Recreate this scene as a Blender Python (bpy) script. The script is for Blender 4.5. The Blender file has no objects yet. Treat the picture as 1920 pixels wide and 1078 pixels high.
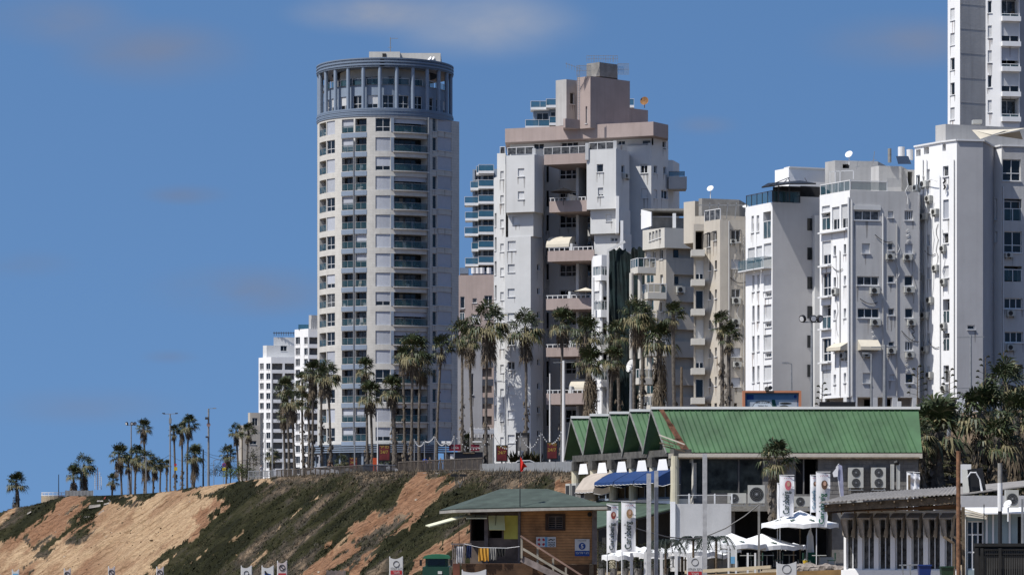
import bpy, bmesh, math, random
import numpy as np
from mathutils import Vector
R = math.radians
random.seed(7)
S = bpy.context.scene
# ---------------- camera, world, sun, exposure ----------------
F = 6061.0; HY = 1000.0; EZ = 5.0           # focal length in photo pixels, horizon row, eye height
cam = bpy.data.cameras.new('Camera'); camo = bpy.data.objects.new('Camera', cam)
S.collection.objects.link(camo); S.camera = camo
camo.location = (0, 0, EZ); camo.rotation_euler = (R(90), 0, 0)
cam.sensor_width = 36; cam.lens = 36*F/1920; cam.shift_y = (HY-539)/1920
cam.clip_start = 1; cam.clip_end = 30000
SUN_AZ, SUN_EL = R(-57), R(57)              # azimuth from the direction towards the camera, negative = left
sdir = Vector((math.sin(SUN_AZ)*math.cos(SUN_EL), -math.cos(SUN_AZ)*math.cos(SUN_EL), math.sin(SUN_EL)))
w = bpy.data.worlds.new('World'); S.world = w; w.use_nodes = True
nt = w.node_tree; nt.nodes.clear()
def N(t, **k):
    n = nt.nodes.new(t)
    for a, b in k.items(): setattr(n, a, b)
    return n
out = N('ShaderNodeOutputWorld'); bg = N('ShaderNodeBackground'); sky = N('ShaderNodeTexSky')
sky.sky_type = 'NISHITA'; sky.sun_disc = False; sky.sun_elevation = SUN_EL
sky.sun_rotation = math.atan2(sdir.x, sdir.y)
sky.altitude = 0; sky.air_density = 1.0; sky.dust_density = 0.6; sky.ozone_density = 1.6
bg.inputs['Strength'].default_value = 0.064
tc = N('ShaderNodeTexCoord'); mp = N('ShaderNodeMapping'); mp.inputs['Scale'].default_value = (17, 17, 34)
mp.inputs['Location'].default_value = (3.35, 0, .55)
nz = N('ShaderNodeTexNoise'); nz.inputs['Scale'].default_value = 1.0; nz.inputs['Detail'].default_value = 6; nz.inputs['Roughness'].default_value = .52
nz.inputs['Distortion'].default_value = .25
rp = N('ShaderNodeValToRGB'); rp.color_ramp.elements[0].position = .30; rp.color_ramp.elements[1].position = .66
rp.color_ramp.elements[0].color = (0, 0, 0, 1); rp.color_ramp.elements[1].color = (1, 1, 1, 1)
hs = N('ShaderNodeHueSaturation'); hs.inputs['Saturation'].default_value = 1.19; hs.inputs['Value'].default_value = 1.70
L = nt.links.new
vm = N('ShaderNodeMapping'); vm.inputs['Scale'].default_value = (1, 1, .8); vm.inputs['Location'].default_value = (0, 0, .335); L(tc.outputs['Generated'], vm.inputs['Vector']); L(vm.outputs[0], sky.inputs['Vector']) if sky.inputs.get('Vector') else None
L(tc.outputs['Generated'], mp.inputs['Vector']); L(mp.outputs[0], nz.inputs['Vector']); L(nz.outputs['Fac'], rp.inputs['Fac'])
L(sky.outputs[0], hs.inputs['Color']); last = hs.outputs[0]
sx = N('ShaderNodeSeparateXYZ'); L(tc.outputs['Generated'], sx.inputs[0])
ay = N('ShaderNodeMath', operation='ABSOLUTE'); L(sx.outputs[1], ay.inputs[0])
dx = N('ShaderNodeMath', operation='DIVIDE'); L(sx.outputs[0], dx.inputs[0]); L(ay.outputs[0], dx.inputs[1])
dz = N('ShaderNodeMath', operation='DIVIDE'); L(sx.outputs[2], dz.inputs[0]); L(ay.outputs[0], dz.inputs[1])
cv = N('ShaderNodeCombineXYZ'); L(dx.outputs[0], cv.inputs[0]); L(dz.outputs[0], cv.inputs[1])
for cx, cy, rx, ry, st, colr in ((900, 45, 215, 78, .5, (4.3, 4.8, 5.9, 1)), (700, 25, 170, 45, .9, (3.7, 4.2, 5.4, 1)), (290, 100, 200, 72, .5, (2.2, 2.85, 4.4, 1)), (110, 35, 160, 60, .55, (2.2, 2.95, 4.7, 1)), (460, 545, 200, 55, .6, (2.2, 2.85, 4.3, 1)), (30, 495, 120, 32, .5, (2.1, 2.8, 4.3, 1)), (350, 365, 90, 22, .45, (2.0, 2.7, 4.3, 1)), (320, 668, 60, 16, .35, (2.0, 2.7, 4.3, 1)), (1700, 80, 210, 60, .55, (2.3, 2.95, 4.5, 1)), (1320, 235, 70, 22, .25, (2.2, 2.9, 4.5, 1)), (150, 760, 260, 40, .30, (2.3, 3.0, 4.6, 1))):
    m1 = N('ShaderNodeMapping'); k = (cx-960)/6061; e = (1000-cy)/6061; m1.inputs['Scale'].default_value = (6061/rx, 6061/ry, 1); m1.inputs['Location'].default_value = (-k*6061/rx, -e*6061/ry, 0); L(cv.outputs[0], m1.inputs[0])
    ln = N('ShaderNodeVectorMath', operation='LENGTH'); L(m1.outputs[0], ln.inputs[0]); mr = N('ShaderNodeMapRange', interpolation_type='SMOOTHSTEP'); mr.inputs[1].default_value = 1.15; mr.inputs[2].default_value = .0; mr.inputs[3].default_value = 0; mr.inputs[4].default_value = min(1.3, st*1.7); L(ln.outputs['Value'], mr.inputs[0])
    mu = N('ShaderNodeMath', operation='MULTIPLY', use_clamp=True); L(mr.outputs[0], mu.inputs[0]); L(rp.outputs['Color'], mu.inputs[1]); mx = N('ShaderNodeMix', data_type='RGBA'); mx.inputs[7].default_value = colr; L(mu.outputs[0], mx.inputs[0]); L(last, mx.inputs[6]); last = mx.outputs[2]
L(last, bg.inputs['Color']); L(bg.outputs[0], out.inputs['Surface'])
sl = bpy.data.lights.new('Sun', 'SUN'); sl.energy = 5.0; sl.angle = R(.55); sl.color = (1, .965, .91)
so = bpy.data.objects.new('Sun', sl); S.collection.objects.link(so); so.location = (-40, 60, 120)
so.rotation_euler = (-sdir).to_track_quat('-Z', 'Y').to_euler()
S.view_settings.view_transform = 'Standard'; S.view_settings.look = 'None'; S.view_settings.exposure = 0.37; S.view_settings.gamma = 1
S.render.engine = 'CYCLES'
S.cycles.max_bounces = 6; S.cycles.transparent_max_bounces = 12

# ---------------- helpers ----------------
def X(px, Y): return (px-960)/F*Y
def Z(py, Y): return EZ+(HY-py)/F*Y
def P(px, py, Y): return Vector((X(px, Y), Y, Z(py, Y)))
col = S.collection
ORG = {}
def tag(o, label, cat, group=None, kind=None):
    if label: o['label'] = label
    if cat: o['category'] = cat
    if group: o['group'] = group
    o['kind'] = kind or 'thing'
    return o
def thing(name, label, cat, loc, group=None):
    o = bpy.data.objects.new(name, None); col.objects.link(o); o.location = loc; o.empty_display_size = .3
    ORG[o] = Vector(loc); return tag(o, label, cat, group)
class MB:
    def __init__(s): s.v = []; s.f = []; s.m = []; s.cm = 0
    def face(s, pts, m=None):
        b = len(s.v); s.v += [tuple(p) for p in pts]; s.f.append(tuple(range(b, b+len(pts)))); s.m.append(s.cm if m is None else m)
    def box6(s, c, m=None):    # c: 8 corners, bottom loop 0-3 ccw from above, top 4-7
        b = len(s.v); s.v += [tuple(p) for p in c]
        for q in ((3,2,1,0), (4,5,6,7), (0,1,5,4), (1,2,6,5), (2,3,7,6), (3,0,4,7)):
            s.f.append(tuple(b+i for i in q)); s.m.append(s.cm if m is None else m)
    def box(s, x0, y0, z0, x1, y1, z1, m=None):
        s.box6([(x0,y0,z0),(x1,y0,z0),(x1,y1,z0),(x0,y1,z0),(x0,y0,z1),(x1,y0,z1),(x1,y1,z1),(x0,y1,z1)], m)
    def bar(s, a, b, w, h=None, up=Vector((0,0,1)), m=None):   # box bar from a to b
        a = Vector(a); b = Vector(b); h = h or w; d = (b-a)
        if d.length < 1e-6: return
        d.normalize()
        if abs(d.dot(up)) > .98: up = Vector((0,1,0))
        r = d.cross(up).normalized(); u = r.cross(d).normalized(); r *= w/2; u *= h/2
        s.box6([a-r-u, b-r-u, b+r-u, a+r-u, a-r+u, b-r+u, b+r+u, a+r+u], m)
    def tube(s, pts, rads, n=6, cap=True, m=None):
        pts = [Vector(p) for p in pts]; b = len(s.v)
        if not isinstance(rads, (list, tuple)): rads = [rads]*len(pts)
        for i, p in enumerate(pts):
            d = (pts[min(i+1, len(pts)-1)]-pts[max(i-1, 0)]).normalized()
            up = Vector((0,0,1)) if abs(d.z) < .95 else Vector((0,1,0))
            r = d.cross(up).normalized(); u = r.cross(d).normalized()
            for k in range(n):
                a = 2*math.pi*k/n; s.v.append(tuple(p+(r*math.cos(a)+u*math.sin(a))*rads[i]))
        mm = s.cm if m is None else m
        for i in range(len(pts)-1):
            for k in range(n):
                k2 = (k+1) % n
                s.f.append((b+i*n+k, b+i*n+k2, b+(i+1)*n+k2, b+(i+1)*n+k)); s.m.append(mm)
        if cap:
            s.f.append(tuple(b+k for k in range(n))[::-1]); s.m.append(mm)
            e = b+(len(pts)-1)*n; s.f.append(tuple(e+k for k in range(n))); s.m.append(mm)
    def disc(s, c, nrm, r, th=.02, n=14, m=None):
        c = Vector(c); nrm = Vector(nrm).normalized(); s.tube([c-nrm*th/2, c+nrm*th/2], r, n, True, m)
    def build(s, name, mats, parent=None, smooth=False):
        if not s.f: return None
        o0 = ORG[parent] if parent is not None else Vector((0,0,0))
        me = bpy.data.meshes.new(name)
        me.from_pydata([(v[0]-o0.x, v[1]-o0.y, v[2]-o0.z) for v in s.v], [], s.f)
        if not isinstance(mats, (list, tuple)): mats = [mats]
        for m in mats: me.materials.append(m)
        if len(mats) > 1: me.polygons.foreach_set('material_index', s.m)
        if smooth: me.polygons.foreach_set('use_smooth', [True]*len(s.f))
        me.update(); o = bpy.data.objects.new(name, me); col.objects.link(o)
        if parent is not None: o.parent = parent
        ORG[o] = o0; return o
def dup(root, loc, label=None, group=None):
    def cp(o, par):
        c = o.copy(); col.objects.link(c); c.parent = par
        for ch in o.children: cp(ch, c)
        return c
    r = cp(root, None); r.location = loc; ORG[r] = Vector(loc)
    if label: r['label'] = label
    if group: r['group'] = group
    return r
def circle(c, u, v, r, n=16): return [c+u*(r*math.cos(2*math.pi*i/n))+v*(r*math.sin(2*math.pi*i/n)) for i in range(n)]
def text(name, s, h, c, u, v, mat, parent, maxw=None, off=.006, bold=0.0):
    cu = bpy.data.curves.new(name, 'FONT'); cu.body = s; cu.align_x = 'CENTER'; cu.align_y = 'CENTER'; cu.size = 1; cu.offset = bold
    t = bpy.data.objects.new(name, cu); col.objects.link(t)
    dg = bpy.context.evaluated_depsgraph_get(); me = bpy.data.meshes.new_from_object(t.evaluated_get(dg))
    bpy.data.objects.remove(t)
    if not me.vertices: return None
    xs = [q.co.x for q in me.vertices]; ys = [q.co.y for q in me.vertices]
    k = h/max(max(ys)-min(ys), .01); wd = (max(xs)-min(xs))*k; kx = k*(min(1, maxw/wd) if maxw else 1)
    cx = (max(xs)+min(xs))/2; cy = (max(ys)+min(ys))/2; n = u.cross(v).normalized()
    o0 = ORG[parent]
    for q in me.vertices:
        q.co = c+u*((q.co.x-cx)*kx)+v*((q.co.y-cy)*k)+n*off-o0
    me.materials.clear(); me.materials.append(mat); o = bpy.data.objects.new(name, me); col.objects.link(o); o.parent = parent; ORG[o] = o0
    return o

# ---------------- materials ----------------
AL = .61                                    # one albedo scale, so that whites stay near 0.6
def mat(name, c, rough=.8, var=.12, sc=1.5, bump=0.0, bsc=8, spec=.3, metal=0, streak=0.0, alpha=None, c2=None, emis=None, objrand=0.0):
    c = tuple(x*AL for x in c); c2 = tuple(x*AL for x in c2) if c2 else None
    m = bpy.data.materials.new(name); m.use_nodes = True; t = m.node_tree; b = t.nodes['Principled BSDF']
    b.inputs['Roughness'].default_value = rough; b.inputs['Metallic'].default_value = metal
    b.inputs['Specular IOR Level'].default_value = spec
    if alpha is not None: b.inputs['Alpha'].default_value = alpha
    n = t.nodes.new; l = t.links.new
    tcd = n('ShaderNodeTexCoord')
    if var or c2:
        no = n('ShaderNodeTexNoise'); no.inputs['Scale'].default_value = sc; no.inputs['Detail'].default_value = 5; no.inputs['Roughness'].default_value = .6
        l(tcd.outputs['Object'], no.inputs['Vector'])
        mxx = n('ShaderNodeMix'); mxx.data_type = 'RGBA'
        ca = c2 if c2 else tuple(x*(1-var*1.6) for x in c); cb = c if c2 else tuple(min(1, x*(1+var*.9)) for x in c)
        mxx.inputs[6].default_value = (*ca, 1); mxx.inputs[7].default_value = (*cb, 1)
        rr = n('ShaderNodeMapRange'); rr.inputs[1].default_value = .3; rr.inputs[2].default_value = .7
        l(no.outputs['Fac'], rr.inputs[0]); l(rr.outputs[0], mxx.inputs[0]); cout = mxx.outputs[2]
        if streak:
            mp2 = n('ShaderNodeMapping'); mp2.inputs['Scale'].default_value = (1.3, 1.3, .07); l(tcd.outputs['Object'], mp2.inputs['Vector'])
            n2 = n('ShaderNodeTexNoise'); n2.inputs['Scale'].default_value = 1.6; n2.inputs['Detail'].default_value = 6; l(mp2.outputs[0], n2.inputs['Vector'])
            r2 = n('ShaderNodeMapRange'); r2.inputs[1].default_value = .48; r2.inputs[2].default_value = .78; r2.inputs[3].default_value = 0; r2.inputs[4].default_value = streak
            l(n2.outputs['Fac'], r2.inputs[0]); m3 = n('ShaderNodeMix'); m3.data_type = 'RGBA'; m3.inputs[7].default_value = (c[0]*.42, c[1]*.4, c[2]*.38, 1)
            l(r2.outputs[0], m3.inputs[0]); l(cout, m3.inputs[6]); cout = m3.outputs[2]
        if objrand:
            oi = n('ShaderNodeObjectInfo'); hv = n('ShaderNodeHueSaturation'); mr = n('ShaderNodeMapRange')
            mr.inputs[3].default_value = 1-objrand; mr.inputs[4].default_value = 1+objrand
            l(oi.outputs['Random'], mr.inputs[0]); l(mr.outputs[0], hv.inputs['Value']); l(cout, hv.inputs['Color']); cout = hv.outputs[0]
        l(cout, b.inputs['Base Color'])
    else: b.inputs['Base Color'].default_value = (*c, 1)
    if bump:
        nb = n('ShaderNodeTexNoise'); nb.inputs['Scale'].default_value = bsc; nb.inputs['Detail'].default_value = 6; l(tcd.outputs['Object'], nb.inputs['Vector'])
        bp = n('ShaderNodeBump'); bp.inputs['Strength'].default_value = bump; bp.inputs['Distance'].default_value = .05; l(nb.outputs['Fac'], bp.inputs['Height']); l(bp.outputs[0], b.inputs['Normal'])
    if emis: b.inputs['Emission Color'].default_value = (*emis, 1); b.inputs['Emission Strength'].default_value = 1
    m['b'] = 1; return m
def lined(m, period, axis='Z', strength=.5, dark=.0):     # regular lines (slats, planks, shutter lamellae) as bump + thin dark joint
    t = m.node_tree; b = t.nodes['Principled BSDF']; n = t.nodes.new; l = t.links.new
    tcd = n('ShaderNodeTexCoord'); wv = n('ShaderNodeTexWave'); wv.bands_direction = axis; wv.wave_profile = 'SAW'
    wv.inputs['Scale'].default_value = 6.2832/period/20; l(tcd.outputs['Object'], wv.inputs['Vector'])
    bp = n('ShaderNodeBump'); bp.inputs['Strength'].default_value = strength; bp.inputs['Distance'].default_value = .03; l(wv.outputs['Fac'], bp.inputs['Height'])
    l(bp.outputs[0], b.inputs['Normal'])
    if dark:
        src = b.inputs['Base Color'].links[0].from_socket if b.inputs['Base Color'].links else None
        r = n('ShaderNodeMapRange'); r.inputs[1].default_value = .8; r.inputs[2].default_value = 1; r.inputs[4].default_value = dark; l(wv.outputs['Fac'], r.inputs[0])
        mm = n('ShaderNodeMix'); mm.data_type = 'RGBA'; mm.inputs[7].default_value = (.02, .015, .01, 1); l(r.outputs[0], mm.inputs[0])
        if src: l(src, mm.inputs[6])
        l(mm.outputs[2], b.inputs['Base Color'])
    return m
M = {}
M['white'] = mat('white_render', (.83,.835,.83), var=.05, sc=.35, bump=.15, bsc=3, streak=.10)
M['whiteb'] = mat('white_and_lit_render', (1.12,1.12,1.12), var=.03, sc=.3, bump=.1, bsc=3, streak=.10)  # brighter copy for sunlit faces, light put into the colour; also plain white parts
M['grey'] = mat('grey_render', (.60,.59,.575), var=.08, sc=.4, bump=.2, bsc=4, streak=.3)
M['greyshade'] = mat('smooth_grey_and_shade', (.62,.615,.625), var=.06, sc=.3, bump=.1, streak=.12)  # shade of broad side faces put into the colour; also grey parts
M['greyshade2'] = mat('neutral_grey_and_shade', (.68,.675,.67), var=.06, sc=.5, bump=.2, streak=.3)  # shade of white fronts put into the colour; also a grey screen
M['beige'] = mat('beige_render', (.70,.64,.55), var=.06, sc=.5, bump=.2, streak=.25)
M['cream'] = mat('cream_render', (.78,.75,.68), var=.05, sc=.5, bump=.2, streak=.2)
M['pink'] = mat('pink_render', (.52,.42,.385), var=.06, sc=.5, bump=.2, streak=.22)
M['stone'] = mat('pale_stone_cladding', (.80,.775,.72), var=.07, sc=1.2, streak=.12); lined(M['stone'], .42, 'Z', .35, .22)
M['bluepanel'] = mat('blue_grey_panel', (.30,.37,.47), rough=.45, var=.05, spec=.5)
M['bluedark'] = mat('dark_blue_fascia', (.235,.295,.385), rough=.4, var=.05, spec=.5)
M['glass'] = mat('dark_window_glass', (.014,.018,.022), rough=.06, var=0, spec=.36)
M['shopglass'] = mat('shaded_restaurant_glass', (.065,.075,.070), rough=.3, var=.6, sc=1.1, spec=.12, streak=.5)
M['glass2'] = mat('curtained_window_glass', (.13,.13,.13), rough=.12, var=.6, sc=3, spec=.3, objrand=.4)
M['railglass'] = mat('teal_railing_glass', (.045,.11,.13), rough=.08, var=.1, spec=.5, alpha=.62)
M['railblue'] = mat('blue_railing_glass', (.05,.17,.26), rough=.06, var=.1, spec=.7, alpha=.85)
M['frame'] = mat('white_window_frame', (.95,.95,.95), rough=.5, var=.03)
M['framedark'] = mat('dark_window_frame', (.06,.06,.07), rough=.5, var=.03)
M['steel'] = mat('galvanised_steel', (.38,.39,.40), rough=.5, var=.15, sc=4, metal=.3)
M['shutter'] = mat('white_roller_shutter', (.85,.86,.87), rough=.6, var=.04, objrand=.12); lined(M['shutter'], .12, 'Z', .5, .15)
M['shutblue'] = mat('pale_blue_roller_shutter', (.62,.65,.72), rough=.6, var=.04, objrand=.12); lined(M['shutblue'], .12, 'Z', .4, .1)
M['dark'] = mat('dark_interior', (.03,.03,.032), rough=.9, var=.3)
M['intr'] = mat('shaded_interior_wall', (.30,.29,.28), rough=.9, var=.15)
M['acwhite'] = mat('air_conditioner_shell', (.62,.62,.58), rough=.5, var=.06, sc=2)
M['acdark'] = mat('fan_grille_black', (.035,.035,.035), rough=.6, var=.1)
M['black'] = mat('black_paint', (.02,.02,.022), rough=.5, var=.1)
M['stain'] = mat('rain_stain', (.20,.17,.14), rough=.95, var=.4, sc=3, alpha=.30)
M['rust'] = mat('rust_stain', (.26,.13,.06), rough=.95, var=.4, sc=3, alpha=.32)
M['wood'] = mat('weathered_wood', (.20,.15,.10), rough=.9, var=.3, sc=3, bump=.3)
M['concrete'] = mat('weathered_concrete', (.36,.35,.33), rough=.9, var=.18, sc=1.2, bump=.4, streak=.3)
M['canvas'] = mat('cream_canvas', (.74,.68,.56), rough=.85, var=.05)
# ---------------- walls with openings ----------------
class Wall:
    """flat (A,B) or curved (C,R,th0,th1) wall; u along it, z up, d outward"""
    def __init__(s, A=None, B=None, C=None, Rr=None, t0=0, t1=0):
        if A is not None:
            s.A = Vector((A[0], A[1], 0)); B = Vector((B[0], B[1], 0)); s.U = (B-s.A); s.L = s.U.length; s.U.normalize()
            s.Nn = Vector((s.U.y, -s.U.x, 0)); s.cur = False
        else: s.C = C; s.R = Rr; s.t0 = t0; s.L = Rr*(t1-t0); s.cur = True
    def p(s, u, z, d=0):
        if s.cur:
            t = s.t0+u/s.R; r = s.R+d
            return Vector((s.C[0]+r*math.sin(t), s.C[1]-r*math.cos(t), z))
        q = s.A+s.U*u+s.Nn*d; return Vector((q.x, q.y, z))
    def us(s, u0, u1):
        n = max(1, int(math.ceil((u1-u0)/.7))) if s.cur else 1
        return [u0+(u1-u0)*i/n for i in range(n+1)]
    def u_at(s, px):
        k = (px-960)/F
        if s.cur:
            lo, hi = 0, s.L
            for _ in range(40):
                m = (lo+hi)/2; q = s.p(m, 0)
                if q.x/q.y < k: lo = m
                else: hi = m
            return lo
        den = s.U.x-k*s.U.y
        return (k*s.A.y-s.A.x)/den
    def z_at(s, py, u): return Z(py, s.p(u, 0).y)
    def rect(s, px0, py0, px1, py1):
        u0 = s.u_at(px0); u1 = s.u_at(px1); um = (u0+u1)/2
        return u0, u1, s.z_at(py1, um), s.z_at(py0, um)
def wpanel(mb, W, u0, u1, z0, z1, d, m=None):
    us = W.us(u0, u1)
    for a, b in zip(us, us[1:]): mb.face([W.p(a, z0, d), W.p(b, z0, d), W.p(b, z1, d), W.p(a, z1, d)], m)
def wbox(mb, W, u0, u1, z0, z1, d0, d1, m=None):
    us = W.us(u0, u1)
    for a, b in zip(us, us[1:]):
        mb.box6([W.p(a,z0,d1), W.p(b,z0,d1), W.p(b,z0,d0), W.p(a,z0,d0), W.p(a,z1,d1), W.p(b,z1,d1), W.p(b,z1,d0), W.p(a,z1,d0)], m)
def wallmesh(mb, W, u0, u1, z0, z1, holes, m=None):
    us = sorted(set([u0, u1]+[x for h in holes for x in h[:2] if u0 < x < u1])); zs = sorted(set([z0, z1]+[x for h in holes for x in h[2:4] if z0 < x < z1]))
    us = [a for i, a in enumerate(us) if i == 0 or a-us[i-1] > 1e-5]; zs = [a for i, a in enumerate(zs) if i == 0 or a-zs[i-1] > 1e-5]
    for a, b in zip(us, us[1:]):
        for c, d in zip(zs, zs[1:]):
            x, y = (a+b)/2, (c+d)/2
            if any(h[0] < x < h[1] and h[2] < y < h[3] for h in holes): continue
            wpanel(mb, W, a, b, c, d, 0, m)
    for h in holes:                      # reveals
        a, b, c, d, dep = h
        mb.face([W.p(a,c,0), W.p(a,d,0), W.p(a,d,-dep), W.p(a,c,-dep)][::-1], m); mb.face([W.p(b,c,0), W.p(b,d,0), W.p(b,d,-dep), W.p(b,c,-dep)], m)
        us2 = W.us(a, b)
        for p, q in zip(us2, us2[1:]):
            mb.face([W.p(p,c,0), W.p(q,c,0), W.p(q,c,-dep), W.p(p,c,-dep)][::-1], m); mb.face([W.p(p,d,0), W.p(q,d,0), W.p(q,d,-dep), W.p(p,d,-dep)], m)
def frame(W, u0, u1, z0, z1, d, nv, nh, fm, par, t=.07, name='frame'):
    f = MB()
    wbox(f, W, u0, u1, z0, z0+t, d, d+.05); wbox(f, W, u0, u1, z1-t, z1, d, d+.05)
    for i in range(nv+1):
        c = u0+(u1-u0)*i/nv; a = min(max(c-t/2, u0), u1-t); wbox(f, W, a, a+t, z0+t, z1-t, d, d+.05)
    for j in range(1, nh+1):
        c = z0+(z1-z0)*j*.36; wbox(f, W, u0+t, u1-t, c-t/2, c+t/2, d+.003, d+.053)
    return f.build(name, fm, par)
def railing(W, u0, u1, z0, h, par, gm='railglass', fm='frame', post=1.4, d=0.0, solid=.0, name='railing'):
    f = MB(); n = max(1, round((u1-u0)/post))
    for i in range(n+1):
        c = u0+(u1-u0)*i/n; a = min(max(c-.03, u0), u1-.06); wbox(f, W, a, a+.06, z0, z0+h, d, d+.06)
    wbox(f, W, u0, u1, z0+h, z0+h+.06, d-.01, d+.07); r = f.build(name, M[fm], par)
    g = MB(); wpanel(g, W, u0+.03, u1-.03, z0+.06, z0+h-.02, d+.03); g.build('glass_panel', M[gm], r)
def ac_unit(W, u, z, par, wd=.85, h=.6, d=.05, name='air_conditioner'):
    a = MB(); wbox(a, W, u-wd/2, u+wd/2, z, z+h, d, d+.34); wbox(a, W, u-wd/2+.08, u-wd/2+.13, z-.16, z, 0, d+.3); wbox(a, W, u+wd/2-.13, u+wd/2-.08, z-.16, z, 0, d+.3)
    o = a.build(name, M['acwhite'], par)
    g = MB(); c = W.p(u-wd*.12, z+h/2, d+.35); n = (W.p(u, z, 1)-W.p(u, z, 0)); g.disc(c, n, h*.4, .03); g.build('fan_grille', M['acdark'], o)
def fit(W, kind, u0, u1, z0, z1, par, o={}):
    """what fills an opening; returns recess depth"""
    r = random.random()
    if kind == 'win':
        dep = .2; g = MB(); wpanel(g, W, u0, u1, z0, z1, -dep); gm = o.get('gm') or ('glass2' if r < .3 else 'glass')
        w_ = g.build('window', M[gm], par); LASTW[0] = w_; frame(W, u0, u1, z0, z1, -dep, o.get('nv', 2 if u1-u0 > .9 else 1), o.get('nh', 0), M[o.get('fm', 'frame')], w_)
    elif kind == 'slit':
        dep = .2; g = MB(); wpanel(g, W, u0, u1, z0, z1, -dep); LASTW[0] = g.build('window', M['shutter'] if r < .6 else M['glass'], par)
    elif kind == 'shut':
        dep = .13; g = MB(); wpanel(g, W, u0, u1, z0, z1, -dep); LASTW[0] = g.build('roller_shutter', M[o.get('m', 'shutter')], par)
    elif kind == 'half':
        dep = .2; zc = z0+(z1-z0)*o.get('k', .35); g = MB(); wpanel(g, W, u0, u1, z0, zc, -dep); w_ = g.build('window', M['glass'], par); LASTW[0] = w_
        frame(W, u0, u1, z0, zc, -dep, 2, 0, M['frame'], w_); g = MB(); wbox(g, W, u0, u1, zc, z1, -dep-.02, -dep+.06); g.build('roller_shutter', M[o.get('m', 'shutter')], par)
    elif kind == 'balc':
        dep = o.get('dep', 1.5); g = MB(); wpanel(g, W, u0, u1, z0, z1, -dep); w_ = g.build('balcony_door', M['glass2' if r < .35 else 'glass'], par)
        frame(W, u0, u1, z0, z1-.15, -dep, o.get('nv', max(2, round((u1-u0)/1.1))), 0, M[o.get('fm', 'frame')], w_)
        if o.get('sh') is not None:
            g = MB(); wbox(g, W, u0, u1, z1-(z1-z0)*o['sh'], z1, -.35, -.28); g.build('roller_shutter', M['shutblue'], par)
        if dep > .7 and r < .6:
            g = MB()
            for _ in range(random.choice([1, 2, 3])):
                c = random.uniform(u0+.3, u1-.3); hh = random.uniform(.5, 1.3); g = MB(); wbox(g, W, c-.25, c+.25, z0+.02, z0+.45, -dep*.7, -dep*.7+.4); wbox(g, W, c-.25, c-.2 if random.random() < .5 else c+.25, z0+.45, z0+hh, -dep*.7, -dep*.7+.05); g.build('balcony_chair', random.choice([M['frame'], M['wood'], M['framedark'], M['bluepanel'], M['canvas']]), par)
        railing(W, u0, u1, z0+.02, o.get('h', 1.0), par, o.get('gm', 'railglass'), o.get('rf', 'frame'), post=(u1-u0)/2, d=-.08)
    elif kind == 'void':
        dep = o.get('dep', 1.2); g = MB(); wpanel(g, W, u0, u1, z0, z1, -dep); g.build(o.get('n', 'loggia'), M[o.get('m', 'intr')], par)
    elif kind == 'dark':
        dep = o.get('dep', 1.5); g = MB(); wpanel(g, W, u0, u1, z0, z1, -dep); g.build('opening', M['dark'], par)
    return dep
def facade(W, z0, z1, ops, par, mb, sill=True, m=None, u0=0, u1=None):
    """ops: (kind, px0, py0, px1, py1[, options])"""
    u1 = W.L if u1 is None else u1; holes = []
    for o in ops:
        kind, a, b, c, d = o[:5]; op = o[5] if len(o) > 5 else {}
        q = W.rect(a, b, c, d); q = (max(q[0], u0+.04), min(q[1], u1-.04), max(q[2], z0+.02), min(q[3], z1-.02))
        if q[1]-q[0] < .12 or q[3]-q[2] < .12: continue
        if kind == 'ac': ac_unit(W, (q[0]+q[1])/2, q[2], par, q[1]-q[0], q[3]-q[2]); continue
        if any(q[0] < h[1]-.01 and q[1] > h[0]+.01 and q[2] < h[3]-.01 and q[3] > h[2]+.01 for h in holes): continue
        dep = fit(W, kind, *q, par, op); holes.append((*q, dep))
        if sill and kind in ('win', 'shut', 'half', 'slit'):
            s_ = MB(); wbox(s_, W, q[0]-.06, q[1]+.06, q[2]-.07, q[2]-.003, .002, .09)
            if not W.cur:
                for uu in (q[0], q[1], (q[0]+q[1])/2):
                    if random.random() < .5:
                        ln, wd, u_ = random.uniform(.5, 1.7), random.uniform(.05, .16), uu+random.uniform(-.05, .05)
                        if q[2]-.08-ln > z0 and u_-wd > u0 and u_+wd < u1: s_.face([W.p(u_-wd*.3, q[2]-.08-ln, .004), W.p(u_+wd*.3, q[2]-.08-ln, .004), W.p(u_+wd, q[2]-.08, .004), W.p(u_-wd, q[2]-.08, .004)], 2 if random.random() < .25 else 1)
            s_.build('sill', [M['frame'], M['stain'], M['rust']], LASTW[0])
    wallmesh(mb, W, u0, u1, z0, z1, holes, m)
LASTW = [None]
def step(A, th, px):
    """corner reached from A going along a wall whose normal is th degrees off the view-back direction, at photo column px"""
    c, s = math.cos(R(th)), math.sin(R(th)); k = (px-960)/F; t = (k*A[1]-A[0])/(c-k*s)
    return (A[0]+t*c, A[1]+t*s)
def back_to(px0, px1, Y1, th):
    """start Y so that a wall of normal th from px0 ends at px1 at depth Y1"""
    B = (X(px1, Y1), Y1); c, s = math.cos(R(th)), math.sin(R(th)); k = (px0-960)/F; t = (k*B[1]-B[0])/(c-k*s)
    return (B[0]+t*c, B[1]+t*s)
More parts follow.
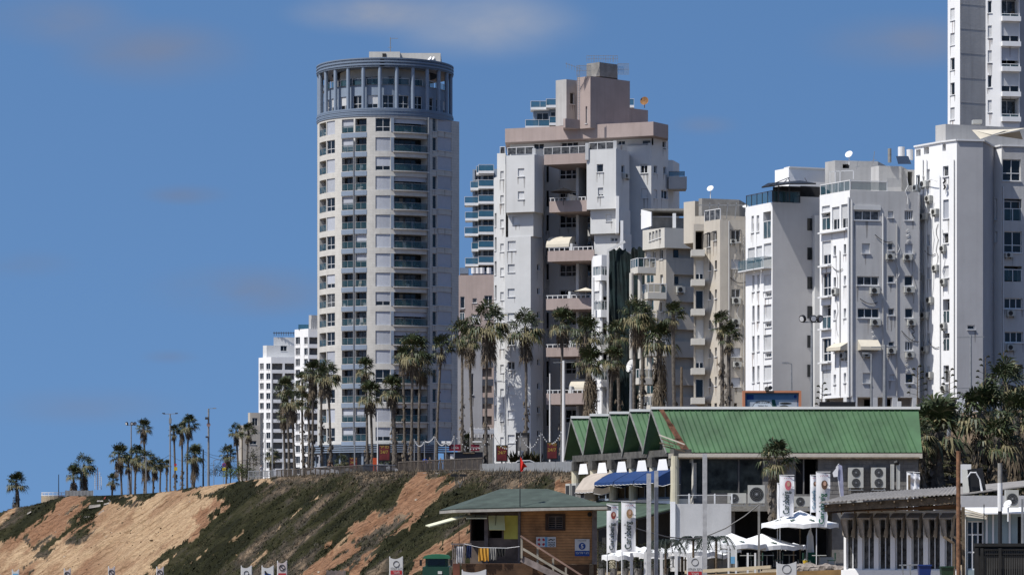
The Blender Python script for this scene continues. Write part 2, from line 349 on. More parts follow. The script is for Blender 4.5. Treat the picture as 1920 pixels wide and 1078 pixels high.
def block(par, start, chain, z0, z1, depth, wallmb, m=None, back=None, cap=True):
    """chain: (theta, px_end, ops). closes the footprint behind and caps it"""
    pts = [start]
    for th, px, ops, *mm in chain:
        B = step(pts[-1], th, px); facade(Wall(pts[-1], B), z0, z1, ops, par, wallmb, m=mm[0] if mm else m); pts.append(B)
    bk = back if back else (pts[0][0]*.0+.0, depth)
    a = (pts[-1][0]+bk[0], pts[-1][1]+bk[1]); b = (pts[0][0]+bk[0], pts[0][1]+bk[1])
    loop = pts+[a, b]
    for p, q in ((pts[-1], a), (a, b), (b, pts[0])):
        wallmb.face([(p[0],p[1],z0), (q[0],q[1],z0), (q[0],q[1],z1), (p[0],p[1],z1)], m)
    if cap: wallmb.face([(p[0],p[1],z1) for p in loop], m); wallmb.face([(p[0],p[1],z0) for p in loop][::-1], m)
    return pts
def rows(kind, px0, px1, y0, h, pitch, n, o=None, alt=None):
    r = []
    for i in range(n):
        k = kind if not alt else alt[i % len(alt)]
        r.append((k, px0, y0+i*pitch, px1, y0+i*pitch+h)+((o,) if o else ()))
    return r

# ================= round tower =================
def round_tower():
    Y0 = 514.0; Cx, Cy = X(722, Y0), Y0; Rr = 10.75; zb = 12.5
    b = thing('apartment_tower', 'tall round apartment tower of pale stone with a blue grey crown of columns', 'apartment tower', (Cx, Cy, zb))
    C = (Cx, Cy); wm = MB(); yf = Cy-Rr            # front depth
    ztop = Z(216, yf); pitch = 36.2
    arc = Wall(C=C, Rr=Rr, t0=R(-115), t1=R(41)); ops = []
    # column bands (u ranges by pixel)
    fl = [221.6+pitch*i for i in range(17)]
    z_of = lambda py: Z(py, yf)
    def add(kind, pa, pb, z0, z1, o={}):
        u0, u1 = arc.u_at(pa), arc.u_at(pb); dep = fit(arc, kind, u0, u1, z0, z1, b, o); holes.append((u0, u1, z0, z1, dep))
    holes = []
    uL, uR = arc.u_at(640), arc.u_at(688)
    holes_w = []
    for i, y in enumerate(fl):
        zt, zb_ = z_of(y), z_of(y+25.5); rr = random.random()
        add('balc', 599, 611.5, zb_, zt, dict(dep=.9, nv=1, fm='framedark', rf='steel'))
        add('shut' if rr < .5 else ('half' if rr < .6 else 'win'), 612.5, 628, zb_, zt, dict(m='shutblue', nh=1))
        # blue centre bay: two openings a floor
        for pa, pb in ((641, 663), (666, 687.5)):
            r2 = random.random()
            add('balc', pa, pb, zb_, zt, dict(dep=.8, sh=.55+random.random()*.35 if r2 < .3 else None, nv=2, fm='framedark', rf='steel'))
        r3 = random.random()
        add('shut' if r3 < .55 else ('win' if r3 < .8 else 'half'), 704, 732, zb_, zt, dict(m='shutblue', nh=1))
        add('balc', 739, 805.5, zb_, zt, dict(dep=1.8, sh=.35 if random.random() < .15 else None, fm='framedark', rf='steel'))
        # blue spandrel panels in the bay and blue pier beside the balcony
        sp = MB(); wbox(sp, arc, uL+.02, uR-.02, z_of(y+25.5+9.5), z_of(y+26.3), .003, .05); sp.build('spandrel_panel', M['bluepanel'], b)
        sp = MB(); wbox(sp, arc, arc.u_at(733), arc.u_at(738.3), zb_, zt, .003, .06); sp.build('pier_panel', M['bluepanel'], b)
    wallmesh(wm, arc, 0, arc.L, z_of(832), ztop, holes)
    e = arc.p(arc.L, 0); A = (e.x, e.y); B = step(A, 50, 861); B2 = (B[0]-.4, B[1]+9)
    side = Wall(A, B); ops = []
    for y in fl: ops += [('win', 811, y, 819, y+25.5, dict(nv=1)), ('shut', 821, y, 847, y+25.5, dict(m='shutblue'))]
    facade(side, z_of(832), ztop, ops, b, wm)
    wallmesh(wm, Wall(B, B2), 0, 9, z_of(832), ztop, []); f = arc.p(0, 0)
    wallmesh(wm, Wall(B2, (f.x, f.y+3)), 0, math.hypot(B2[0]-f.x, B2[1]-f.y-3), z_of(832), ztop, [])
    us = [arc.p(arc.L*i/30, ztop, 0) for i in range(31)]; wm.face(us+[Vector((B[0],B[1],ztop)), Vector((B2[0],B2[1],ztop)), Vector((f.x, f.y+3, ztop))])
    wm.build('wall', M['stone'], b)
    # slab ledges between floors at balcony
    uA, uB = arc.u_at(737), arc.u_at(807)
    for y in fl: ld = MB(); wbox(ld, arc, uA, uB, z_of(y+27.8), z_of(y+25.7), .003, .35); ld.build('balcony_slab', M['stone'], b)
    dp = MB(); q = arc.p(arc.u_at(663.6), 0, .12); dp.tube([(q.x, q.y, z_of(835)), (q.x, q.y, z_of(262))], .09, 6); 
    q = arc.p(arc.L-.05, 0, .15); dp.tube([(q.x, q.y, z_of(835)), (q.x, q.y, z_of(217))], .2, 6); dp.build('drainpipes', M['steel'], b)
    # ground floor shops
    g = MB(); low = Wall(C=C, Rr=Rr-.4, t0=R(-115), t1=R(55)); wpanel(g, low, 0, low.L, zb-1, z_of(832), 0); g.build('shop_front', M['glass2'], b)
    cn = MB(); can = Wall(C=C, Rr=Rr, t0=R(-110), t1=R(60))
    for k in range(4): wbox(cn, can, 0, can.L, z_of(836+k*4), z_of(833.8+k*4), .1, 1.6)
    for k in range(9): wbox(cn, can, k*can.L/9, k*can.L/9+.3, zb-1, z_of(834), 1.0, 1.3)
    cn.build('canopy', M['bluepanel'], b)
    # crown
    full = Wall(C=C, Rr=Rr, t0=R(-180), t1=R(180)); cr = MB()
    for i in range(5): wbox(cr, full, 0, full.L, z_of(217.5-i*3), z_of(215.2-i*3), -.4, .10+.05*(i % 2))
    wbox(cr, full, 0, full.L, z_of(217), z_of(202.5), -.5, .05)
    cr.build('lower_fascia', M['bluedark'], b)
    cr = MB()
    for i in range(6): wbox(cr, full, 0, full.L, z_of(125-i*2.9), z_of(122.8-i*2.9), -2.2, .10+.07*(i % 2))
    wbox(cr, full, 0, full.L, z_of(125.4), z_of(109.5), -2.3, .1); cr.build('upper_fascia', M['bluedark'], b)
    cp = MB(); cp.face([full.p(full.L*i/40, z_of(110), 0) for i in range(40)]); cp.build('roof', M['concrete'], b)
    pl = MB(); n = 25
    for i in range(n):
        u = full.L*(i+.35)/n; q = full.p(u, 0, -.25); pl.tube([(q.x, q.y, z_of(203)), (q.x, q.y, z_of(125))], .3, 8)
        pl.build('column', M['bluepanel'], b) ; pl = MB()
    # recessed drum: lower windows, blue panels, upper terrace
    dr = Wall(C=C, Rr=Rr-1.0, t0=R(-180), t1=R(180)); hm = MB(); hs_ = []
    for i in range(n):
        if math.cos(-math.pi+2*math.pi*(i+.85)/n) < -.2: continue
        u = dr.L*(i+.85)/n; q = (u-.85, u+.85, z_of(201), z_of(177)); dep = fit(dr, random.choice(['win', 'win', 'half', 'win']), *q, b, dict(nh=1)); hs_.append((*q, dep))
    wallmesh(hm, dr, 0, dr.L, z_of(203), z_of(157), hs_); hm.build('crown_wall', M['bluepanel'], b)
    for i in range(n):
        if math.cos(-math.pi+2*math.pi*(i+.85)/n) < -.2: continue
        u = dr.L*(i+.35)/n; railing(dr, u+.25, u+dr.L/n-.25, z_of(157), .95, b, d=-.05, post=3)
    inn = Wall(C=C, Rr=Rr-3.6, t0=R(-180), t1=R(180)); im = MB(); ih = []
    for i in range(12):
        if math.cos(-math.pi+2*math.pi*(i+.5)/12) < -.2: continue
        u = inn.L*(i+.5)/12; q = (u-1.1, u+1.1, z_of(157), z_of(137)); fit(inn, 'win', *q, b, dict(nv=2)); ih.append((*q, .2))
    wallmesh(im, inn, 0, inn.L, z_of(157), z_of(122), ih); im.face([full.p(full.L*i/40, z_of(157), -.8) for i in range(40)]); im.build('terrace_wall', M['white'], b)
    # rooftop rooms and mast
    r = MB(); r.box(X(692, 507), 507, z_of(112), X(750, 507), 516, Z(97.5, 507)); r.box(X(750, 507)+.003, 508, z_of(112), X(826, 508), 518, Z(100, 508)); r.build('rooftop_room', M['cream'], b)
    v = MB(); v.box(X(717, 507), 506.9, Z(107, 507), X(724, 507), 506.99, Z(101, 507)); v.build('vent', M['dark'], b)
    a = MB(); x = X(732, 509); a.tube([(x, 509, z_of(99)), (x, 509, z_of(60))], .07, 5); a.bar((x, 509, z_of(62)), (x+1.2, 509, z_of(62)), .07); a.bar((x-.4, 509, z_of(79)), (x+.3, 509, z_of(79)), .06); a.build('antenna_mast', M['steel'], b)
    for px in (805, 811):
        d = MB(); d.disc((X(px, 508), 508, z_of(101)), (-.5, -1, .5), .35, .05); d.build('satellite_dish', M['frame'], b)
round_tower()

# ================= white stepped building =================
def stepped():
    Y0 = 402.0; zb = Z(872, Y0); b = thing('apartment_building', 'big white stepped apartment building with pink balcony bands and a pink roof tower', 'apartment building', (X(1090, Y0), Y0+5, zb))
    wm = MB(); T = -21; z = lambda y, Y=Y0: Z(y, Y)
    # core behind everything
    s0 = back_to(947, 1223, 402, T); core = MB()
    zp0, zp1 = Z(254.5, 402), Z(228.5, 402)
    # back wall of the recess with windows, every floor 45.5 px
    st = (back_to(1000, 1120, 408.5, T)); W1 = Wall(st, step(st, T, 1135)); ops = []
    for i in range(11):
        y = 312+i*45.6; ops += [('win', 1049, y+(0 if i % 2 == 0 else 4), 1083, y+24, dict(nv=3, nh=1)), ('win', 1088, y+(0 if i % 2 == 0 else 4), 1108, y+24, dict(nv=2, nh=1)), ('slit', 1024, y, 1029, y+30)]
    facade(W1, zb-1, zp0, ops, b, wm)
    # pink top storey band and terrace storey
    pk = MB(); P0 = step(s0, T, 1224); 
    block(b, s0, [(T, 1225, []), (58, 1253, [])], zp0, zp1, 14, pk, back=(.3, 14)); pk.build('roof_parapet', M['pink'], b)
    t0 = step((s0[0]+1.2, s0[1]+2.2), T, 956); 
    block(b, t0, [(T, 1222, [('win', 1000, 262, 1020, 280), ('win', 1052, 264, 1084, 280, dict(nv=3)), ('win', 1096, 262, 1104, 280, dict(nv=1)), ('win', 1158, 264, 1172, 272), ('win', 1205, 264, 1220, 270)])], Z(285, 402), zp0, 12, wm, back=(.3, 11))
    # left block: three stepped volumes, lit front and shaded flank
    def vol(px0, px1, px2, yt, yb, Yf, ops, side=[], T2=62, dep=9):
        s = back_to(px0, px1, Yf, T); block(b, s, [(T, px1, ops), (T2, px2, side)], Z(yb, Yf), Z(yt, Yf), dep, wm, back=(.35, dep))
        return s
    sh = 'shut'
    vol(949, 1002, 1018, 290, 397, 401.5, [(sh, 971, 316, 983, 331), (sh, 971, 359, 983, 374)])
    vol(953, 1000, 1016, 397.2, 443, 402.5, [(sh, 961, 406, 974, 421)])
    vol(947, 995, 1018, 443.2, 873, 402.5, [(sh, 952, 452+i*0, 967, 470) if i == 0 else ('win' if i in (4, 5) else sh, 952, 450+i*45.6, 965, 465+i*45.6) for i in range(9)],
        [('slit', 1018-.1, 1, 1018, 2)]+[('win', 1007, 495+i*44.5, 1012, 507+i*44.5, dict(nv=1)) for i in range(8)])
    # far left narrow bay
    s = back_to(932, 947, 408, -30); block(b, s, [(-30, 948, [(sh, 938, 321+i*45.3, 944.5, 336+i*45.3) for i in range(12)])], zb-1, Z(287, 408), 8, wm, back=(.3, 6))
    s = back_to(926, 932, 411, -75); block(b, s, [(-75, 932.4, [('slit', 927.5, 400+i*45, 931, 425+i*45) for i in range(9)])], zb-1, Z(330, 410), 6, wm, back=(5, 2))
    # right block volumes
    vol(1100, 1155, 1180, 279, 391, 398.5, [('win', 1119, 308, 1131, 323), ('half', 1121, 352, 1131, 368, dict(k=.3))], [('win', 1165, 310, 1171, 324, dict(nv=1)), ('ac', 1166, 326, 1176, 335)])
    vol(1107, 1162, 1182, 391.2, 437, 399, [('shut', 1136, 402, 1147, 415)])
    vol(1114, 1169, 1184, 437.2, 873, 399.5, [('win', 1145, 446, 1158, 453)]+[('shut', 1122, 500+45*i, 1134, 515+45*i) for i in range(6)])
    # slim fins on the right flank
    for (px, yt, yb) in ((1160.5, 368, 437), (1168.5, 414, 470)):
        f = MB(); q = P(px, yt, 397.5); f.box(q.x-.35, 397.3, Z(yb, 397.5), q.x, 400, q.z); f.build('fin', M['whiteb'], b)
    # east wing
    s = back_to(1176, 1221, 404, T); block(b, s, [(T, 1221, [('half', 1201, 308, 1214, 325, dict(k=.9)), ('shut', 1202, 354, 1214, 371)]), (58, 1253, [('win', 1226, 311, 1232, 325, dict(nv=1)), ('win', 1244, 313, 1249, 327, dict(nv=1)), ('shut', 1226, 356, 1232, 372), ('win', 1240, 357, 1252, 373), ('win', 1243, 266, 1249, 281, dict(nv=1))])], zb-1, Z(272, 404), 9, wm, back=(.3, 9))
    s2 = step(s, T, 1253); block(b, (X(1225, 404.5), 404.5), [(58, 1253, [('win', 1242, 265, 1248, 281, dict(nv=1))])], Z(272.1, 404), zp0, 8, wm, back=(.3, 8))
    block(b, (X(1252, 409), 409), [(30, 1262, [])], zb-1, Z(300, 409), 4, wm, back=(1, 4))
    wm.build('wall', M['white'], b)
    # right side balcony
    q = MB(); q.box(X(1253, 408), 407, Z(356, 408), X(1287, 408), 410, Z(333, 408)); q.build('side_balcony', M['grey'], b)
    railing(Wall((X(1254, 406.9), 407), (X(1284, 406.9), 407)), 0, 2, Z(333, 408), .6, b, 'railblue', 'framedark')
    # terrace railings and recess balconies (every second floor)
    for (pa, pb, yy, Yb) in ((936, 946, 288, 407), (950, 1000, 288, 402.6), (1018, 1100, 286.5, 400.5), (1103, 1151, 279, 398.8), (1182, 1219, 272, 404.5)):
        s = back_to(pa, pb, Yb, T); W2 = Wall(s, step(s, T, pb)); railing(W2, 0, W2.L, Z(yy, Yb), .85, b, 'glass2', 'frame', 1.2, d=-.3)
    for (px, yy, Yb) in ((1001, 278, 402), (1100.5, 268, 399.5), (1153, 264, 398.8), (1219, 268, 404)):
        f = MB(); f.box(X(px, Yb)-.2, Yb+.1, Z(300, Yb), X(px, Yb)+.2, Yb+.5, Z(yy, Yb)); f.build('parapet_post', M['white'], b)
    for i, (yt, yb, pa, pb) in enumerate(((287, 306, 1020, 1100), (375, 396, 1030, 1100), (468, 488, 1027, 1114), (558, 579, 1024, 1110), (650, 667, 1024, 1113), (736, 757, 1024, 1113))):
        Yb = 400.2; s = back_to(pa, pb, Yb, T); W2 = Wall(s, step(s, T, pb))
        bb = MB(); wbox(bb, W2, 0, W2.L, Z(yb, Yb), Z(yt, Yb), -.18, 0); wbox(bb, W2, 0, W2.L, Z(yb, Yb), Z(yb-3, Yb), -7, -.185); o = bb.build('balcony', M['pink'], b)
        f = MB()
        if i: 
            h = Z(yt-6.5, Yb); n = 5; wbox(f, W2, 0, W2.L*.47, h-.08, h, -.14, -.05); wbox(f, W2, W2.L*.54, W2.L*.97, h-.08, h, -.14, -.05)
            for k in range(n): wbox(f, W2, W2.L*(.02+k*.11), W2.L*(.02+k*.11)+.09, Z(yt, Yb), h, -.13, -.06); wbox(f, W2, W2.L*(.55+k*.1), W2.L*(.55+k*.1)+.09, Z(yt, Yb), h, -.13, -.06)
            f.build('balcony_rail', M['frame'], o)
            dv = MB(); wbox(dv, W2, W2.L*.48, W2.L*.53, Z(yt, Yb), Z(yt-13, Yb), -6.5, -.05); dv.build('partition_wall', M['white'], o)
    # fixed walls dividing the recess, seen as a slim white pier
    pr = MB(); s = back_to(1080, 1086, 405, T); W3 = Wall(s, step(s, T, 1086)); wbox(pr, W3, 0, .35, zb, Z(306, 405), -3.4, 0); pr.build('pier', M['white'], b)
    # curved awnings on the balconies
    for (pa, pb, ya, yb, nm) in ((1024, 1067, 440, 463, 0), (1067, 1100, 708, 732, 1)):
        Yb = 401.5; s = back_to(pa, pb, Yb, T); W2 = Wall(s, step(s, T, pb)); aw = MB(); prof = []
        for k in range(7):
            a = math.pi/2*k/6; prof.append((-2.2+2.3*math.sin(a), Z(ya, Yb)-(Z(ya, Yb)-Z(yb, Yb))*(1-math.cos(a))))
        for (d0, z0_), (d1, z1_) in zip(prof, prof[1:]): aw.face([W2.p(0, z0_, d0), W2.p(W2.L, z0_, d0), W2.p(W2.L, z1_, d1), W2.p(0, z1_, d1)])
        aw.face([W2.p(W2.L, zz, dd) for dd, zz in prof]+[W2.p(W2.L, Z(yb, Yb), -2.2)]); aw.face([W2.p(0, zz, dd) for dd, zz in prof]+[W2.p(0, Z(yb, Yb), -2.2)]); aw.build('awning', M['canvas'], b)
    # dark parasol and plants on the third balcony
    u_ = MB(); c = P(1056, 352, 400.8); n = 10
    for k in range(n):
        a, a2 = 2*math.pi*k/n, 2*math.pi*(k+1)/n; u_.face([c, c+Vector((1.7*math.cos(a), 1.7*math.sin(a), -.55)), c+Vector((1.7*math.cos(a2), 1.7*math.sin(a2), -.55))])
    t = thing('parasol', 'black parasol open on a balcony of the big white building', 'parasol', P(1056, 385, 400.8)); u_.build('canopy', M['black'], t)
    q = MB(); q.tube([c, (c.x, c.y, Z(385, 400.8))], .04, 5); q.build('pole', M['black'], t)
    u_ = MB(); c = P(1098, 539, 401)
    for k in range(n):
        a, a2 = 2*math.pi*k/n, 2*math.pi*(k+1)/n; u_.face([c, c+Vector((1.5*math.cos(a), 1.5*math.sin(a), -.5)), c+Vector((1.5*math.cos(a2), 1.5*math.sin(a2), -.5))])
    t = thing('parasol', 'white parasol open on a balcony of the big white building', 'parasol', P(1098, 562, 401)); u_.build('canopy', M['canvas'], t)
    q = MB(); q.tube([c, (c.x, c.y, Z(562, 401))], .04, 5); q.build('pole', M['frame'], t)
    # pink roof tower with rails, tank room, ladder
    pt = MB(); s = back_to(1082, 1107, 404, -40); block(b, s, [(-40, 1107, [('slit', 1098, 200, 1101, 232)]), (42, 1181, [])], Z(240, 404), Z(143, 404), 6, pt, back=(.1, 6)); 
    block(b, (X(1181, 409), 409), [(42, 1215, [])], Z(240, 409), Z(203, 409), 3, pt, back=(.1, 4)); block(b, (X(1056, 404), 404), [(-40, 1060, []), (35, 1096, [])], Z(240, 404), Z(223, 404), 3, pt, back=(.1, 4))
    pt.build('roof_tower', M['pink'], b)
    cb = MB(); s = back_to(1100, 1124, 407, -40); block(b, s, [(-40, 1124, []), (42, 1158, [])], Z(143, 407), Z(117, 407), 3, cb, back=(.1, 3)); cb.build('tank_room', M['concrete'], b)
    gb = MB(); s = back_to(1042, 1062, 410, -40); block(b, s, [(-40, 1062, []), (40, 1086, [('win', 1069, 174, 1077, 196)])], Z(235, 410), Z(149, 410), 5, gb, back=(.1, 5)); gb.build('lift_room', M['grey'], b)
    rl = MB()
    for (pa, pb, ya, Yb, h) in ((1081, 1108, 143, 404, 1.3), (1158, 1179, 141, 407, 1.4), (1100, 1158, 117, 406.5, .8)):
        for k in range(14):
            x = X(pa+(pb-pa)*k/13, Yb); rl.bar((x, Yb, Z(ya, Yb)), (x, Yb, Z(ya, Yb)+h), .04)
        for kk in (.5, 1): rl.bar((X(pa, Yb), Yb, Z(ya, Yb)+h*kk), (X(pb, Yb), Yb, Z(ya, Yb)+h*kk), .05)
    for px in (1083, 1087): rl.bar(P(px, 140, 402), P(px, 225, 402), .07)
    for k in range(26): rl.bar(P(1083, 142+k*3.2, 402), P(1087, 142+k*3.2, 402), .05)
    rl.build('roof_rails', M['steel'], b)
    an = MB(); a = P(1087, 133, 404); an.tube([P(1087, 143, 404), P(1087, 122, 404)], .04, 5); an.bar(P(1060, 119, 404), P(1092, 131, 404), .05)
    for k in range(5): q = P(1062+k*5, 120+k*2, 404); an.bar(q-Vector((0, 0, .5)), q+Vector((0, 0, .2)), .04)
    for px in (1114, 1136, 1150): an.bar(P(px, 117, 406), P(px, 106, 406), .06)
    an.build('antenna', M['steel'], b)
    d = MB(); c = P(1208.5, 190, 408); nrm = Vector((-.35, -1, .25)).normalized(); uu = nrm.cross(Vector((0,0,1))).normalized(); vv = uu.cross(nrm)
    for k in range(16):
        a, a2 = 2*math.pi*k/16, 2*math.pi*(k+1)/16; r_ = .55
        d.face([c, c+uu*r_*math.cos(a)+vv*r_*math.sin(a)+nrm*.12, c+uu*r_*math.cos(a2)+vv*r_*math.sin(a2)+nrm*.12])
    d.tube([c, P(1208.5, 203, 408)], .05, 5); d.build('satellite_dish', mat('rusty_dish', (.36,.18,.07), var=.3, sc=3), b)
stepped()
def bldg(name, label, cat, px, Y, zb): return thing(name, label, cat, (X(px, Y), Y, zb))
def slabbox(b, name, m, p0, p1, py_t, py_b, Y, d, dx=0):
    q = MB(); q.box(X(p0, Y), Y, Z(py_b, Y), X(p1, Y), Y+d, Z(py_t, Y)); return q.build(name, M[m], b)
def cable(b, pts, r=.03, name='cable', m='frame'):
    q = MB(); q.tube(pts, r, 4); q.build(name, M[m], b)
def pipe_on(b, W, px, py0, py1, m='frame', r=.06):
    u = W.u_at(px); a = W.p(u, W.z_at(py0, u), .1); c = W.p(u, W.z_at(py1, u), .1); q = MB(); q.tube([a, c], r, 5); q.build('drainpipe', M[m], b)
def dish(px, py, Y, r, n, label, b=None, m='frame', stand=.6):
    c = P(px, py, Y); n = Vector(n).normalized(); u = n.cross(Vector((0,0,1))).normalized(); v = u.cross(n)
    d = MB()
    for k in range(18):
        a, a2 = 2*math.pi*k/18, 2*math.pi*(k+1)/18
        d.face([c, c+(u*math.cos(a)+v*math.sin(a))*r+n*r*.2, c+(u*math.cos(a2)+v*math.sin(a2))*r+n*r*.2])
    d.tube([c-n*.02, c+Vector((0,0,-stand-r))], .04, 5); d.bar(c+u*r*-.9+n*.1, c+n*r*.9, .03); d.build('satellite_dish', M[m], b)
def pilotis(b, W, z0, z1, n, m, wd=.5):
    for k in range(n):
        q = MB(); u = W.L*(k+.1)/(n-.6); u = min(u, W.L-wd); wbox(q, W, u, u+wd, z0, z1, -.5, -.003); q.build('pillar', M[m], b)
def clutter(b, W, items, seed=0):
    rn = random.Random(seed)
    for kind, px, y0, y1 in items:
        u = W.u_at(px)
        if kind == 'pipe': q = MB(); q.tube([W.p(u, W.z_at(y0, u), .08), W.p(u, W.z_at(y1, u), .08)], .045, 5); q.build('drainpipe', M['grey'], b)
        if kind == 'cable': cable(b, [W.p(u+.18*math.sin(i*1.9+seed), W.z_at(y0+(y1-y0)*i/8, u), .06) for i in range(9)], .025, 'cable', rn.choice(['frame', 'framedark', 'grey']))
        if kind == 'swag': cable(b, [W.p(u+1.6*i/6, W.z_at(y0+(y1-y0)*i/6+6*math.sin(i*.52), u), .08) for i in range(7)], .03, 'cable', 'framedark')
        if kind == 'ac': ac_unit(W, u, W.z_at(y1, u), b, .75, .5)
# ----- B8: white building with railing terrace -----
def b8():
    Y = 280; b = bldg('apartment_building', 'white apartment block with shade toned front and two awnings above the right end of the green roof', 'apartment building', 1600, Y, 15)
    A = back_to(1537, 1593.5, Y, -62); C = (X(1593.5, Y), Y); D = step(C, 12, 1722); wm = MB(); zb, zt = Z(744, Y), Z(357, Y)
    left = [('shut',1541,386,1556,398), ('balc',1541,400,1557,431,dict(dep=.5)), ('half',1560,388,1574,431,dict(k=.5)), ('half',1577,383,1590.5,428,dict(k=.45))]
    ys = (452, 511, 572, 634, 693)
    for i, y in enumerate(ys):
        left += [(['half','win','balc','win','shut'][i], 1541.5, y, 1558, y+44, dict(nh=1, dep=.6, k=.45, nv=2))]
        if i != 3: left += [('slit', 1563, y+9, 1567.5, y+27), ('slit', 1582, y+6, 1586.5, y+24)]
        else: left += [('slit', 1563, y+9, 1566, y+25), ('win', 1584, y+20, 1592, y+42, dict(nv=1))]
    front = [('win',1602,395,1649,413,dict(nv=3)), ('shut',1665,396,1675,408), ('win',1696,395,1712,413,dict(nv=4)),
             ('shut',1616.5,456.5,1631,475), ('win',1665,455.5,1675,469,dict(nv=1)), ('shut',1697,457.5,1711.5,475,dict(m='shutblue')),
             ('win',1607,518,1648,535,dict(nv=3)), ('ac',1630,539,1647,551), ('win',1665,517,1677,530,dict(nv=1)), ('win',1696,517,1712.5,536), ('ac',1694,538.5,1713,549),
             ('win',1608,578,1649,596,dict(nv=3)), ('ac',1631,598.5,1649,610), ('win',1665.5,578,1677,591,dict(nv=1)), ('win',1697,578,1712.5,596), ('ac',1700,599,1715,610),
             ('win',1666,640,1677,649,dict(nv=1)), ('win',1697,640,1712,657,dict(nv=3)), ('ac',1697,660,1712,670), ('ac',1616,660,1632,669),
             ('shut',1618,699,1632,718), ('shut',1668,702,1677,712), ('win',1698,700,1713,718)]
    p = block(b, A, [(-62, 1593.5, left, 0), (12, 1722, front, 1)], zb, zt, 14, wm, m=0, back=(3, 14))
    wm.build('wall', [M['whiteb'], M['greyshade2']], b)  # front face gets the darker copy, its shade put into the colour
    WL, WF = Wall(A, C), Wall(p[1], p[2])
    pipe_on(b, WL, 1592.6, 370, 742, 'frame', .09); pipe_on(b, WF, 1654.5, 400, 550, 'frame', .05); pipe_on(b, WF, 1596.5, 375, 742, 'frame', .05)
    railing(WL, 0, WL.L, zt, .85, b, 'railglass', 'frame', 1.0, d=-.1); W2 = Wall(p[1], step(p[1], 12, 1664)); railing(W2, 0, W2.L, zt, .8, b, 'railglass', 'frame', 3, d=-.1)
    # balcony ledges on the lit face
    for y in (434, 499, 557, 617, 680):
        u0, u1, z0, z1 = WL.rect(1540, y-1, 1592 if y < 440 else 1559, y+2); q = MB(); wbox(q, WL, u0, u1, z0, z1, .003, .4); q.build('ledge', M['frame'], b)
    # awnings
    for W, r, n_ in ((WF, (1608, 637, 1646, 657), 0), (WL, (1566, 642, 1592, 658), 1)):
        u0, u1, z0, z1 = W.rect(*r); q = MB()
        q.face([W.p(u0,z1,.02), W.p(u1,z1,.02), W.p(u1,z0+.3,.9), W.p(u0,z0+.3,.9)][::-1]); q.face([W.p(u0,z0+.3,.9), W.p(u1,z0+.3,.9), W.p(u1,z0,.92), W.p(u0,z0,.92)][::-1])
        for u in (u0, u1): q.face([W.p(u,z1,.02), W.p(u,z0+.3,.9), W.p(u,z0,.92), W.p(u,z0,.02)])
        q.build('awning', M['canvas'], b)
    # window lintel box over the wide window
    u0, u1, z0, z1 = WF.rect(1600, 386, 1651, 394); q = MB(); wbox(q, WF, u0, u1, z0, z1, .003, .12); q.build('shutter_box', M['white'], b)
    clutter(b, WF, [('cable',1702,430,455),('cable',1714,470,560),('pipe',1655,560,742),('pipe',1681,420,742),('swag',1612,560,566),('swag',1690,620,640),('cable',1640,552,575),('cable',1637,612,634),('ac',1668,480,487),('ac',1700,480,488),('swag',1640,440,452),('cable',1712,612,640),('cable',1700,672,698),('ac',1670,655,663)], 3); clutter(b, WL, [('pipe',1576,470,742),('cable',1570,505,630),('swag',1562,500,506),('ac',1570,545,552),('ac',1585,665,672)], 5)
    # base storey
    bs = MB(); block(b, (A[0]+1, A[1]+1.5), [(-62, 1597, []), (12, 1716, [('dark',1620,748,1640,768),('dark',1655,748,1690,768)])], Z(790, Y), zb, 11, bs, back=(3, 12)); bs.build('base_wall', M['grey'], b)
    pilotis(b, WF, Z(790, Y), zb-.003, 4, 'white'); pilotis(b, WL, Z(790, Y), zb-.003, 2, 'white')
    # rooftop rooms
    r = MB(); q = (X(1590, 288), 288); s0 = back_to(1633, 1648, 286, -62)
    block(b, s0, [(-62, 1648, []), (12, 1690, [])], zt, Z(311, 286), 5, r, back=(2, 6))
    s1 = back_to(1547, 1566, 296, -62); block(b, s1, [(-62, 1566, []), (12, 1646, [('dark', 1580, 308, 1593, 316)])], zt, Z(301, 296), 8, r, back=(2, 6))
    block(b, (X(1690, 287), 287), [(12, 1718, [('dark', 1702, 322, 1711, 348)])], zt, Z(318, 287), 5, r, back=(1, 6)); r.build('rooftop_room', M['grey'], b)
    gr = MB()
    for k in range(14): x = X(1664+k*1.9, 281.5); gr.bar((x, 281.5, Z(350, 281)), (x, 281.5, Z(333, 281)), .03)
    gr.build('roof_grille', M['steel'], b)
    for px, t0, t1 in ((1690, 276, 300), (1706, 281, 300)):
        q = MB(); Yt = 285; q.tube([P(px, t1, Yt), P(px, t0, Yt)], .3, 12); q.build('water_tank', M['frame'], b)
    so_ = MB(); so_.face([P(1680,293,283), P(1703,293,283.5), P(1709,308,282), P(1684,308,281.5)]); so_.build('solar_panel', mat('solar_glass', (.04,.05,.07), rough=.15, var=.1, spec=.6), b)
    q = MB(); q.tube([P(1668, 305, 286), P(1668, 279, 286)], .16, 8); q.build('chimney_pipe', M['concrete'], b)
    dish(1592, 290, 294, .36, (-.5, -.8, .55), '', b)
    fr = MB()
    for a, c in (((1556,358),(1556,322)), ((1566,356),(1566,320)), ((1556,322),(1600,320)), ((1600,320),(1600,336)), ((1575,320),(1575,352))): fr.bar(P(*a, 283), P(*c, 283), .06)
    fr.build('terrace_frame', M['frame'], b)
    for k, (px, a0, a1) in enumerate(((1606, 318, 302), (1637, 306, 284))):
        q = MB(); q.bar(P(px, a0, 290), P(px+3, a1, 290), .05); q.bar(P(px-3, a0-4, 290), P(px+6, a0-6, 290), .04); q.build('antenna', M['steel'], b)
